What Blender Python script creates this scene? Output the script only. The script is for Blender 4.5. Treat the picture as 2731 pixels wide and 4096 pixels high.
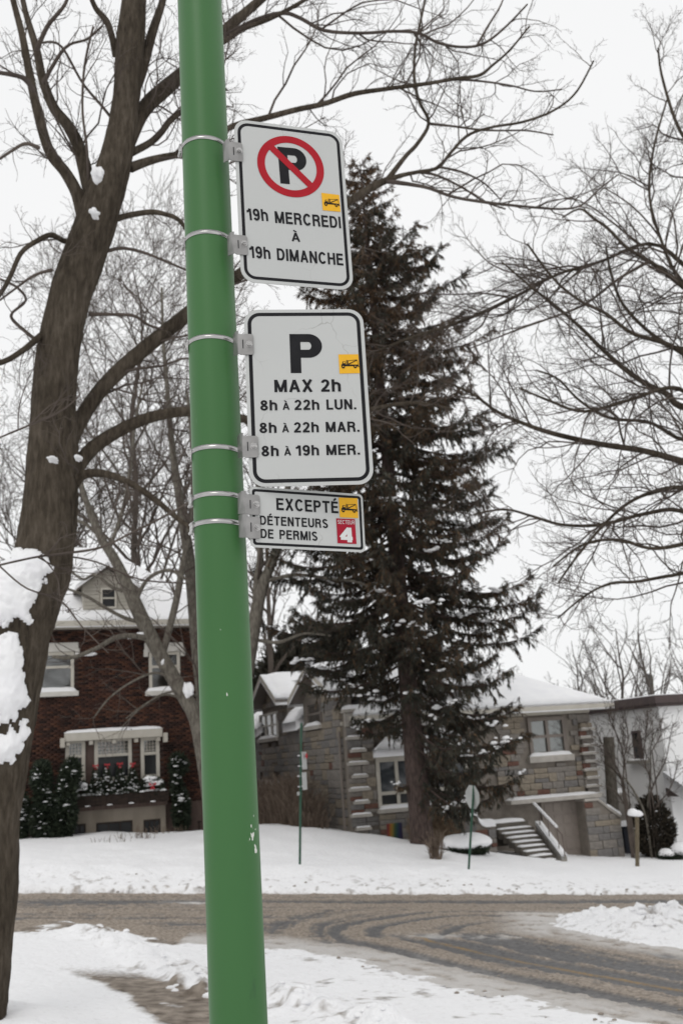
import bpy, bmesh, math, random
import numpy as np
from mathutils import Vector, Matrix

for o in list(bpy.data.objects):
    bpy.data.objects.remove(o, do_unlink=True)
scene = bpy.context.scene
COL = scene.collection
rad = math.radians

# ------------------------------------------------------------------ camera
FPX, W0, H0 = 4000.0, 2731.0, 4096.0          # focal length in photo pixels
PITCH, ROLL = rad(13.9), rad(3.8)
CAM = np.array([0.0, 0.0, 1.65])
cF = np.array([0, math.cos(PITCH), math.sin(PITCH)])
_u = np.array([0, -math.sin(PITCH), math.cos(PITCH)])
_r = np.array([1.0, 0, 0])
cR = math.cos(ROLL) * _r - math.sin(ROLL) * _u
cU = math.sin(ROLL) * _r + math.cos(ROLL) * _u
cd = bpy.data.cameras.new('camera')
cam = bpy.data.objects.new('camera', cd)
COL.objects.link(cam)
cam.matrix_world = Matrix(((cR[0], cU[0], -cF[0], CAM[0]), (cR[1], cU[1], -cF[1], CAM[1]),
                           (cR[2], cU[2], -cF[2], CAM[2]), (0, 0, 0, 1)))
cd.sensor_fit = 'VERTICAL'
cd.sensor_height = 36.0
cd.lens = 36.0 * FPX / H0
cd.clip_start, cd.clip_end = 0.05, 3000
cd.dof.use_dof = True
cd.dof.focus_distance = 2.42
cd.dof.aperture_fstop = 7.0
scene.camera = cam

# ------------------------------------------------------------------ sky, sun, exposure
SUN_EL, SUN_AZ = rad(48), rad(195)
world = bpy.data.worlds.new('World')
scene.world = world
world.use_nodes = True
nt = world.node_tree
nt.nodes.clear()
out = nt.nodes.new('ShaderNodeOutputWorld')
bg = nt.nodes.new('ShaderNodeBackground')
sky = nt.nodes.new('ShaderNodeTexSky')
sky.sky_type = 'NISHITA'
sky.sun_disc = False
sky.sun_elevation = SUN_EL
sky.sun_rotation = SUN_AZ
sky.air_density = 1.0
sky.dust_density = 3.0
mx = nt.nodes.new('ShaderNodeMixRGB')           # closed cloud cover over the clear sky
mx.inputs[0].default_value = 0.965
tc = nt.nodes.new('ShaderNodeTexCoord')
ns = nt.nodes.new('ShaderNodeTexNoise')
ns.inputs['Scale'].default_value = 1.6
ns.inputs['Detail'].default_value = 3
cr = nt.nodes.new('ShaderNodeValToRGB')
cr.color_ramp.elements[0].position = 0.25
cr.color_ramp.elements[1].position = 0.8
cr.color_ramp.elements[0].color = (8.7, 8.75, 8.8, 1)
cr.color_ramp.elements[1].color = (9.3, 9.3, 9.3, 1)
nt.links.new(tc.outputs['Generated'], ns.inputs['Vector'])
nt.links.new(ns.outputs['Fac'], cr.inputs[0])
nt.links.new(sky.outputs[0], mx.inputs[1])
nt.links.new(cr.outputs[0], mx.inputs[2])
nt.links.new(mx.outputs[0], bg.inputs[0])
bg.inputs[1].default_value = 0.1055
nt.links.new(bg.outputs[0], out.inputs[0])
sl = bpy.data.lights.new('sun', 'SUN')
sl.energy = 0.5
sl.angle = rad(25)
sl.color = (1.0, 0.97, 0.93)
sun = bpy.data.objects.new('sun', sl)
COL.objects.link(sun)
_sd = Vector((math.sin(SUN_AZ) * math.cos(SUN_EL), math.cos(SUN_AZ) * math.cos(SUN_EL), math.sin(SUN_EL)))
sun.rotation_euler = _sd.to_track_quat('Z', 'Y').to_euler()
sun.location = (-3, -9, 12)
scene.render.engine = 'CYCLES'
scene.view_settings.view_transform = 'Standard'
scene.view_settings.look = 'None'
scene.view_settings.exposure = 0.0
scene.view_settings.gamma = 1.0
scene.view_settings.use_curve_mapping = False
scene.render.resolution_x, scene.render.resolution_y = 682, 1024

# ------------------------------------------------------------------ pixel helpers (a pixel is a direction)
SV = 2731.0 / 1568.0
def ray(x, y):
    d = cF * FPX + cR * (x - W0 / 2) - cU * (y - H0 / 2)
    return d / np.linalg.norm(d)
def atY(x, y, Y):                               # point on the pixel's ray at world distance Y
    d = ray(x, y)
    return CAM + d * (Y / d[1])
def vat(x, y, Y):
    return atY(x * SV, y * SV, Y)
def project(P):
    q = np.asarray(P) - CAM
    z = q @ cF
    return W0 / 2 + FPX * (q @ cR) / z, H0 / 2 - FPX * (q @ cU) / z

# ------------------------------------------------------------------ noise
def _h(ix, iy, s):
    n = (ix.astype(np.int64) * 374761393 + iy.astype(np.int64) * 668265263 + s * 2147483) & 0x7fffffff
    n = ((n ^ (n >> 13)) * 1274126177) & 0x7fffffff
    n = n ^ (n >> 16)
    return (n & 0xffff) / 65535.0
def vnoise(x, y, s=0):
    x = np.asarray(x, float); y = np.asarray(y, float)
    ix, iy = np.floor(x), np.floor(y)
    fx, fy = x - ix, y - iy
    fx = fx * fx * (3 - 2 * fx); fy = fy * fy * (3 - 2 * fy)
    a, b = _h(ix, iy, s), _h(ix + 1, iy, s)
    c, d = _h(ix, iy + 1, s), _h(ix + 1, iy + 1, s)
    return (a + (b - a) * fx) * (1 - fy) + (c + (d - c) * fx) * fy
def fbm(x, y, s=0, o=4):
    t, a, n = 0, 1.0, 0
    x = np.asarray(x, float); y = np.asarray(y, float)
    for i in range(o):
        t = t + a * vnoise(x * 2 ** i + 13.7 * i, y * 2 ** i - 7.1 * i, s + i)
        n += a; a *= 0.5
    return t / n
def sstep(a, b, x):
    t = np.clip((x - a) / (b - a), 0, 1)
    return t * t * (3 - 2 * t)

# ------------------------------------------------------------------ materials
def mat(name, col, rough=0.8, col2=None, nscale=6.0, stretch=(1, 1, 1), bump=0.0, bscale=None, bdist=0.02,
        metal=0.0, spec=None, detail=5, lo=0.35, hi=0.65, coat=0.0):
    m = bpy.data.materials.new(name)
    m.use_nodes = True
    n, l = m.node_tree.nodes, m.node_tree.links
    b = n['Principled BSDF']
    b.inputs['Roughness'].default_value = rough
    b.inputs['Metallic'].default_value = metal
    if spec is not None:
        b.inputs['Specular IOR Level'].default_value = spec
    if coat:
        b.inputs['Coat Weight'].default_value = coat
        b.inputs['Coat Roughness'].default_value = 0.25
    b.inputs['Base Color'].default_value = (*col, 1)
    if col2 is not None or bump:
        t = n.new('ShaderNodeTexCoord'); mp = n.new('ShaderNodeMapping')
        mp.inputs['Scale'].default_value = stretch
        l.new(t.outputs['Object'], mp.inputs[0])
    if col2 is not None:
        x = n.new('ShaderNodeTexNoise')
        x.inputs['Scale'].default_value = nscale
        x.inputs['Detail'].default_value = detail
        l.new(mp.outputs[0], x.inputs['Vector'])
        r = n.new('ShaderNodeValToRGB')
        r.color_ramp.elements[0].position = lo
        r.color_ramp.elements[1].position = hi
        r.color_ramp.elements[0].color = (*col, 1)
        r.color_ramp.elements[1].color = (*col2, 1)
        l.new(x.outputs['Fac'], r.inputs[0])
        l.new(r.outputs[0], b.inputs['Base Color'])
    if bump:
        y = n.new('ShaderNodeTexNoise')
        y.inputs['Scale'].default_value = bscale or nscale * 3
        y.inputs['Detail'].default_value = 6
        l.new(mp.outputs[0], y.inputs['Vector'])
        bp = n.new('ShaderNodeBump')
        bp.inputs['Strength'].default_value = bump
        bp.inputs['Distance'].default_value = bdist
        l.new(y.outputs['Fac'], bp.inputs['Height'])
        l.new(bp.outputs[0], b.inputs['Normal'])
    return m

M = {}
M['snow'] = mat('snow', (0.84, 0.84, 0.855), 0.75, (0.88, 0.88, 0.885), 3.0, bump=0.35, bscale=14, bdist=0.03, spec=0.2)
def bark_mat(name, dark, mid, pale):
    m = bpy.data.materials.new(name); m.use_nodes = True
    n, l = m.node_tree.nodes, m.node_tree.links
    b = n['Principled BSDF']; b.inputs['Roughness'].default_value = .95; b.inputs['Specular IOR Level'].default_value = .1
    t = n.new('ShaderNodeTexCoord')
    def noise(sc, st, d):
        mp = n.new('ShaderNodeMapping'); mp.inputs['Scale'].default_value = st; l.new(t.outputs['Object'], mp.inputs[0])
        q = n.new('ShaderNodeTexNoise'); q.inputs['Scale'].default_value = sc; q.inputs['Detail'].default_value = d; q.inputs['Roughness'].default_value = .65
        l.new(mp.outputs[0], q.inputs['Vector']); return q.outputs['Fac']
    fis = noise(24, (1, 1, .22), 6); mot = noise(2.2, (1, 1, .6), 5); fine = noise(60, (1, 1, .6), 4)
    ad = n.new('ShaderNodeMath'); ad.operation = 'MULTIPLY_ADD'; ad.inputs[1].default_value = .62; l.new(fis, ad.inputs[0])
    mu = n.new('ShaderNodeMath'); mu.operation = 'MULTIPLY_ADD'; mu.inputs[1].default_value = .45; mu.inputs[2].default_value = -.06; l.new(mot, mu.inputs[0]); l.new(mu.outputs[0], ad.inputs[2])
    r = n.new('ShaderNodeValToRGB'); e = r.color_ramp.elements
    e[0].position = .30; e[1].position = .68; e[0].color = (*dark, 1); e[1].color = (*pale, 1)
    q = e.new(.47); q.color = (*mid, 1)
    l.new(ad.outputs[0], r.inputs[0]); l.new(r.outputs[0], b.inputs['Base Color'])
    h = n.new('ShaderNodeMath'); h.operation = 'MULTIPLY_ADD'; h.inputs[1].default_value = .35; l.new(fine, h.inputs[0]); l.new(fis, h.inputs[2])
    bp = n.new('ShaderNodeBump'); bp.inputs['Strength'].default_value = 1.0; bp.inputs['Distance'].default_value = .045
    l.new(h.outputs[0], bp.inputs['Height']); l.new(bp.outputs[0], b.inputs['Normal'])
    return m
M['bark'] = bark_mat('bark', (.030, .024, .018), (.075, .061, .046), (.150, .125, .098))
M['bark_moss'] = mat('mossy_bark', (0.06, 0.05, 0.035), 0.92, (0.11, 0.10, 0.06), 5.0, (4, 4, 0.8), bump=0.9, bscale=9, bdist=0.03, spec=0.15)
M['bark_grey'] = mat('grey_bark', (0.085, 0.075, 0.062), 0.92, (0.17, 0.155, 0.13), 6.0, (3, 3, 1), bump=0.6, bscale=12, bdist=0.02, spec=0.15)
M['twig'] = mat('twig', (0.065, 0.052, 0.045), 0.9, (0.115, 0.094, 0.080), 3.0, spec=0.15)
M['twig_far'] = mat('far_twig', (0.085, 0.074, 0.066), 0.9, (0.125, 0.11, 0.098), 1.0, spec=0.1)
M['bark_spruce'] = mat('spruce_bark', (0.050, 0.038, 0.034), 0.95, (0.095, 0.070, 0.062), 6.0, (3, 3, 1), bump=0.8, bscale=12, bdist=0.02, spec=0.1)
M['needle'] = mat('needles', (0.024, 0.025, 0.019), 0.75, (0.062, 0.056, 0.041), 1.3, spec=0.2)
M['needle_brown'] = mat('brown_needles', (0.062, 0.041, 0.027), 0.85, (0.125, 0.080, 0.048), 2.0, spec=0.15)
M['needle_light'] = mat('grey_green_needles', (0.042, 0.046, 0.039), 0.8, (0.075, 0.076, 0.060), 2.0, spec=0.2)
M['leaf'] = mat('evergreen_leaves', (0.014, 0.022, 0.013), 0.7, (0.034, 0.045, 0.026), 5.0, spec=0.3)
M['hedge'] = mat('bare_hedge_twigs', (0.13, 0.098, 0.076), 0.9, (0.21, 0.165, 0.13), 4.0, spec=0.1)
M['hedge_tan'] = mat('tan_hedge_twigs', (0.14, 0.10, 0.068), 0.9, (0.22, 0.165, 0.115), 4.0, spec=0.1)
M['cream'] = mat('cream_painted_wood', (0.46, 0.43, 0.37), 0.6, (0.52, 0.49, 0.43), 3.0)
M['offwhite'] = mat('off_white_stone', (0.52, 0.50, 0.46), 0.8, (0.60, 0.58, 0.54), 4.0)
M['mortar'] = mat('dark_mortar', (0.075, 0.05, 0.042), 0.95, (0.10, 0.07, 0.06), 4.0, bump=0.3)
M['glass'] = mat('window_glass', (0.045, 0.05, 0.055), 0.08, spec=0.6)
M['glass_dark'] = mat('dark_window_glass', (0.02, 0.021, 0.022), 0.12, spec=0.25)
M['blind'] = mat('pale_curtain', (0.62, 0.66, 0.66), 0.8, (0.46, 0.50, 0.51), 2.0)
M['siding'] = mat('grey_siding', (0.36, 0.34, 0.29), 0.7, (0.42, 0.39, 0.34), 2.0)
M['stucco_cream'] = mat('stained_cream_stucco', (0.20, 0.17, 0.135), 0.9, (0.27, 0.235, 0.19), 1.4, (2, 2, 0.5), bump=0.2)
M['wood_dark'] = mat('dark_stained_wood', (0.022, 0.017, 0.015), 0.6, (0.04, 0.028, 0.022), 5, (1, 1, 4), spec=0.1)
M['board_brown'] = mat('brown_boards', (0.085, 0.055, 0.045), 0.8, (0.12, 0.085, 0.07), 3, (4, 4, 0.5))
M['red'] = mat('red_ribbon', (0.45, 0.02, 0.03), 0.5)
M['stone_mortar'] = mat('stone_mortar', (0.185, 0.162, 0.138), 0.95, (0.235, 0.208, 0.178), 5, bump=0.4)
M['stone_a'] = mat('grey_stone', (0.18, 0.163, 0.146), 0.9, (0.25, 0.228, 0.203), 3.0, bump=0.5, bscale=9)
M['stone_b'] = mat('tan_stone', (0.215, 0.183, 0.142), 0.9, (0.29, 0.25, 0.195), 3.0, bump=0.5, bscale=9)
M['stone_c'] = mat('red_stone', (0.115, 0.055, 0.04), 0.9, (0.165, 0.085, 0.065), 3.0, bump=0.5, bscale=9)
M['stone_d'] = mat('blue_grey_stone', (0.145, 0.136, 0.13), 0.9, (0.20, 0.19, 0.18), 3.0, bump=0.5, bscale=9)
M['ledge'] = mat('ledge_stone', (0.36, 0.335, 0.30), 0.85, (0.44, 0.41, 0.37), 4.0)
M['taupe'] = mat('taupe_paint', (0.17, 0.145, 0.125), 0.6, (0.20, 0.17, 0.148), 2.0)
M['garage'] = mat('garage_door_paint', (0.225, 0.19, 0.165), 0.6, (0.255, 0.22, 0.19), 2.0)
M['rail'] = mat('brown_rail_paint', (0.13, 0.10, 0.085), 0.5)
M['concrete'] = mat('old_concrete', (0.24, 0.225, 0.20), 0.9, (0.31, 0.29, 0.26), 4.0, bump=0.3)
M['step_dark'] = mat('wet_step_stone', (0.10, 0.09, 0.075), 0.9, (0.14, 0.125, 0.105), 4.0, bump=0.3)
M['stucco_white'] = mat('white_stucco', (0.82, 0.82, 0.815), 0.95, (0.86, 0.86, 0.855), 1.2, bump=0.35, bscale=20, bdist=0.01)
M['cornice'] = mat('brown_cornice', (0.055, 0.037, 0.035), 0.6, (0.075, 0.05, 0.047), 3)
M['roof_dark'] = mat('dark_shingles', (0.06, 0.06, 0.062), 0.9, (0.09, 0.09, 0.09), 8)
M['metal_pipe'] = mat('galvanized_pipe', (0.55, 0.55, 0.56), 0.35, (0.45, 0.45, 0.46), 4, metal=0.8)
M['far_green'] = mat('far_sign_green', (0.010, 0.060, 0.032), 0.5)
M['sign_back'] = mat('bare_aluminium', (0.36, 0.37, 0.36), 0.5, (0.42, 0.43, 0.42), 3, metal=0.3)
M['bin'] = mat('dark_blue_plastic', (0.012, 0.016, 0.028), 0.45)
M['post_wood'] = mat('weathered_post', (0.10, 0.08, 0.05), 0.9, (0.16, 0.13, 0.085), 8, (4, 4, 1), bump=0.5)
M['brick_red'] = mat('chimney_brick', (0.20, 0.085, 0.06), 0.9, (0.26, 0.12, 0.085), 9, bump=0.3)
M['stain'] = M['concrete']

# ------------------------------------------------------------------ mesh helpers
def link(o, parent=None):
    COL.objects.link(o)
    if parent is not None:
        o.parent = parent
    return o
def tag(o, label=None, cat=None, group=None, kind=None):
    if label: o['label'] = label
    if cat: o['category'] = cat
    if group: o['group'] = group
    if kind: o['kind'] = kind
    return o
def empty(name, loc, rz=0.0, label=None, cat=None, group=None):
    o = bpy.data.objects.new(name, None)
    o.empty_display_size = 0.2
    o.location = tuple(float(c) for c in loc)
    o.rotation_euler = (0, 0, rz)
    link(o)
    return tag(o, label, cat, group)
def np_mesh(name, V, faces, smooth=False):
    """V (n,3); faces: list of (m,k) int arrays"""
    me = bpy.data.meshes.new(name)
    V = np.asarray(V, np.float32).reshape(-1, 3)
    faces = [np.asarray(f, np.int32) for f in faces if len(f)]
    me.vertices.add(len(V))
    me.vertices.foreach_set('co', V.ravel())
    nl = sum(f.size for f in faces); nf = sum(len(f) for f in faces)
    me.loops.add(nl)
    me.polygons.add(nf)
    me.loops.foreach_set('vertex_index', np.concatenate([f.ravel() for f in faces]))
    tot = np.concatenate([np.full(len(f), f.shape[1], np.int32) for f in faces])
    st = np.concatenate([[0], np.cumsum(tot)[:-1]]).astype(np.int32)
    me.polygons.foreach_set('loop_start', st)
    me.polygons.foreach_set('loop_total', tot)
    if smooth:
        me.polygons.foreach_set('use_smooth', np.ones(nf, bool))
    me.update(calc_edges=True)
    me.validate()
    return me
def obj(name, me, m=None, parent=None, loc=None, rz=None):
    o = bpy.data.objects.new(name, me)
    if m is not None and not me.materials:
        me.materials.append(m if not isinstance(m, str) else M[m])
    if loc is not None: o.location = tuple(float(c) for c in loc)
    if rz is not None: o.rotation_euler = (0, 0, rz)
    return link(o, parent)
class MB:
    """collects simple shapes into one mesh"""
    def __init__(s): s.v = []; s.f = []
    def poly(s, pts, faces):
        n = len(s.v)
        s.v += [tuple(map(float, p)) for p in pts]
        s.f += [tuple(i + n for i in f) for f in faces]
        return s
    def box(s, x0, x1, y0, y1, z0, z1):
        p = [(x0, y0, z0), (x1, y0, z0), (x1, y1, z0), (x0, y1, z0), (x0, y0, z1), (x1, y0, z1), (x1, y1, z1), (x0, y1, z1)]
        return s.poly(p, [(0, 3, 2, 1), (4, 5, 6, 7), (0, 1, 5, 4), (1, 2, 6, 5), (2, 3, 7, 6), (3, 0, 4, 7)])
    def prism(s, pts, vec):
        n = len(pts)
        q = [np.asarray(p, float) for p in pts]
        w = [p + np.asarray(vec, float) for p in q]
        f = [tuple(range(n))[::-1], tuple(range(n, 2 * n))]
        f += [(i, (i + 1) % n, n + (i + 1) % n, n + i) for i in range(n)]
        return s.poly(q + w, f)
    def tube(s, pts, rr, k=8, cap=True):
        V, F = tubes(np.array([pts], float), np.array([rr], float), k)
        n = len(s.v)
        s.poly(V, [tuple(f) for f in F])
        if cap:
            K = len(pts)
            s.f.append(tuple(n + i for i in range(k))[::-1])
            s.f.append(tuple(n + (K - 1) * k + i for i in range(k)))
        return s
    def build(s, name, m, parent=None, bevel=0.0, smooth=False, **kw):
        me = bpy.data.meshes.new(name)
        me.from_pydata(s.v, [], s.f)
        bm = bmesh.new(); bm.from_mesh(me)
        bmesh.ops.recalc_face_normals(bm, faces=bm.faces)
        if bevel:
            bmesh.ops.bevel(bm, geom=list(bm.edges), offset=bevel, segments=1, affect='EDGES', clamp_overlap=True)
        bm.to_mesh(me); bm.free()
        if smooth:
            for p in me.polygons: p.use_smooth = True
        return obj(name, me, m, parent, **kw)
def tubes(P, R, k=3):
    """P (N,K,3) polylines, R (N,K) radii -> verts, quads"""
    N, K, _ = P.shape
    T = np.empty_like(P)
    T[:, 1:-1] = P[:, 2:] - P[:, :-2]
    T[:, 0] = P[:, 1] - P[:, 0]
    T[:, -1] = P[:, -1] - P[:, -2]
    T /= np.linalg.norm(T, axis=2, keepdims=True) + 1e-9
    mean = P[:, -1] - P[:, 0]
    ref = np.where((np.abs(mean[:, 2]) > 0.8 * np.linalg.norm(mean, axis=1))[:, None], np.array([[1.0, 0.13, 0]]), np.array([[0.02, 0.05, 1.0]]))
    ref = np.repeat(ref[:, None, :], K, 1)
    A = np.cross(T, ref); A /= np.linalg.norm(A, axis=2, keepdims=True) + 1e-9
    B = np.cross(T, A)
    a = np.arange(k) * 2 * math.pi / k
    V = P[:, :, None, :] + R[:, :, None, None] * (np.cos(a)[None, None, :, None] * A[:, :, None, :] + np.sin(a)[None, None, :, None] * B[:, :, None, :])
    idx = np.arange(N * K * k).reshape(N, K, k)
    nx = np.roll(idx, -1, axis=2)
    F = np.stack([idx[:, :-1], nx[:, :-1], nx[:, 1:], idx[:, 1:]], axis=-1).reshape(-1, 4)
    return V.reshape(-1, 3), F
def blob_mesh(name, sub=2, amp=0.25, seed=0, flat=None, freq=1.6):
    bm = bmesh.new()
    bmesh.ops.create_icosphere(bm, subdivisions=sub, radius=1.0)
    V = np.array([v.co[:] for v in bm.verts])
    d = fbm(V[:, 0] * freq + 5 + seed * 3.1 + V[:, 2] * 0.9, V[:, 1] * freq + 9 - V[:, 2] * 1.3, seed, 3) - 0.5
    V = V * (1 + amp * 2 * d)[:, None]
    if flat is not None:
        V[:, 2] = np.where(V[:, 2] < 0, V[:, 2] * flat, V[:, 2])
    for v, c in zip(bm.verts, V): v.co = c
    me = bpy.data.meshes.new(name)
    bm.to_mesh(me); bm.free()
    for p in me.polygons: p.use_smooth = True
    return me
BL = [blob_mesh('snow_lump', 2, 0.28, i, 0.45) for i in range(6)]
def lumps(name, items, m, parent, seed=0):
    """many lumps joined into one mesh; items (x,y,z,sx,sy,sz)"""
    rng = np.random.default_rng(seed)
    VV, FF, n = [], [], 0
    for it in items:
        b = BL[rng.integers(len(BL))]
        V = np.empty(len(b.vertices) * 3, np.float32); b.vertices.foreach_get('co', V); V = V.reshape(-1, 3)
        F = np.empty(len(b.polygons) * 3, np.int32); b.loops.foreach_get('vertex_index', F); F = F.reshape(-1, 3)
        a = rng.uniform(0, 6.28)
        c, s_ = math.cos(a), math.sin(a)
        V = np.stack([V[:, 0] * c - V[:, 1] * s_, V[:, 0] * s_ + V[:, 1] * c, V[:, 2]], 1)
        VV.append(V * np.array(it[3:6]) + np.array(it[:3])); FF.append(F + n); n += len(V)
    return tag(obj(name, np_mesh(name, np.concatenate(VV), [np.concatenate(FF)], True), m, parent), kind='stuff')

# ------------------------------------------------------------------ terrain: a street on a hillside, falling to the right
TH = rad(16)
tx, ty = math.cos(TH), math.sin(TH)
P0 = np.array([-0.5, 21.0])
A0 = P0[0] * tx + P0[1] * ty
BF = -P0[0] * ty + P0[1] * tx                    # far kerb of the cross street
BN = 12.6
SLOPE = 0.098
def ab(x, y):
    return x * tx + y * ty, -x * ty + y * tx
def zbase(x, y):
    x = np.asarray(x, float); y = np.asarray(y, float)
    a, b = ab(x, y)
    ac = A0 + 26 * np.tanh((a - A0) / 26)
    z = CAM[2] - 2.6 - SLOPE * (ac - A0) + 0.034 * np.clip(BN - b, 0, 30)
    w = np.interp(a, [0, 4, 7, 9, 10, 13, 15.5, 20], [.25, .45, .55, .60, .50, .17, .04, 0])
    f = np.interp(b - BF, [.2, 1.7, 2.8, 5.5, 10, 19, 60], [0, .42, .55, 1, .95, 1.1, 2.0])
    mound = .30 * np.exp(-((x + 2.6) / 2.2) ** 2 - ((y - 31) / 4.5) ** 2)
    return z + w * f + mound + .012 * np.clip(b - 45, 0, 60)
def G(px, py, dz=0.0):                           # pixel -> point on the bare ground
    d = ray(px, py)
    lo, hi = 1.0, 200.0
    for s in np.arange(2, 160, 0.25):
        p = CAM + d * s
        if p[2] < zbase(p[0], p[1]) + dz:
            hi = s; lo = s - 0.25; break
    for _ in range(20):
        m_ = (lo + hi) / 2
        p = CAM + d * m_
        if p[2] < zbase(p[0], p[1]) + dz: hi = m_
        else: lo = m_
    return CAM + d * hi
def street(s, off=0.0):
    return P0 + np.array([tx, ty]) * s + np.array([-ty, tx]) * off
g2 = lambda x, y: G(x, y)[:2]
r_bot = [g2(2135, 3732), g2(2268, 3748), g2(2492, 3790), g2(2731, 3820)]
l_bot = [g2(2640, 4085), g2(2360, 4030), g2(2070, 3968), g2(1790, 3896), g2(1540, 3832), g2(1331, 3802), g2(1070, 3770),
         g2(830, 3768), g2(640, 3752), g2(450, 3700), g2(250, 3684), g2(60, 3712)]
dsd = (r_bot[3] - r_bot[1]); dsd = dsd / np.linalg.norm(dsd)
ROADP = np.array([street(-70), street(70), street(70, -7.4), g2(2108, 3664) + np.array([2.5, 0.1]), g2(2108, 3664)] + r_bot +
                 [r_bot[3] + dsd * 30, l_bot[0] + dsd * 30] + l_bot + [l_bot[-1] - np.array([tx, ty]) * 60])
def seg_dist(x, y, A, B):
    d = B - A
    t = np.clip(((x - A[0]) * d[0] + (y - A[1]) * d[1]) / (d @ d + 1e-9), 0, 1)
    return np.hypot(x - A[0] - t * d[0], y - A[1] - t * d[1])
def road_sd(x, y):                               # > 0 off the road
    dmin = np.full(x.shape, 1e9); inside = np.zeros(x.shape, bool)
    n = len(ROADP)
    for i in range(n):
        A, B = ROADP[i], ROADP[(i + 1) % n]
        dmin = np.minimum(dmin, seg_dist(x, y, A, B))
        c = ((A[1] > y) != (B[1] > y)) & (x < (B[0] - A[0]) * (y - A[1]) / (B[1] - A[1] + 1e-12) + A[0])
        inside ^= c
    return np.where(inside, -dmin, dmin)
def path_dist(x, y, pts):
    d = np.full(x.shape, 1e9)
    for A, B in zip(pts[:-1], pts[1:]):
        d = np.minimum(d, seg_dist(x, y, np.asarray(A), np.asarray(B)))
    return d
def axis(lo, f0, f1, hi, step, g=1.16):
    c = list(np.arange(f0, f1, step))
    s, v = step, c[-1]
    while v < hi: s *= g; v += s; c.append(v)
    s, v, l = step, c[0], []
    while v > lo: s *= g; v -= s; l.append(v)
    return np.array(l[::-1] + c)
def grid_mesh(name, X, Y, Z, keep=None):
    ny, nx = X.shape
    idx = np.arange(nx * ny).reshape(ny, nx)
    F = np.stack([idx[:-1, :-1], idx[:-1, 1:], idx[1:, 1:], idx[1:, :-1]], -1)
    F = F[keep[:-1, :-1]] if keep is not None else F.reshape(-1, 4)
    V = np.stack([X, Y, Z], -1).reshape(-1, 3)
    if keep is not None:
        used, inv = np.unique(F, return_inverse=True)
        return np_mesh(name, V[used], [inv.reshape(-1, 4)], True), used
    return np_mesh(name, V, [F], True), None
def set_attr(me, name, vals):
    at = me.attributes.new(name, 'FLOAT', 'POINT')
    at.data.foreach_set('value', np.asarray(vals, np.float32).ravel())

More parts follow.
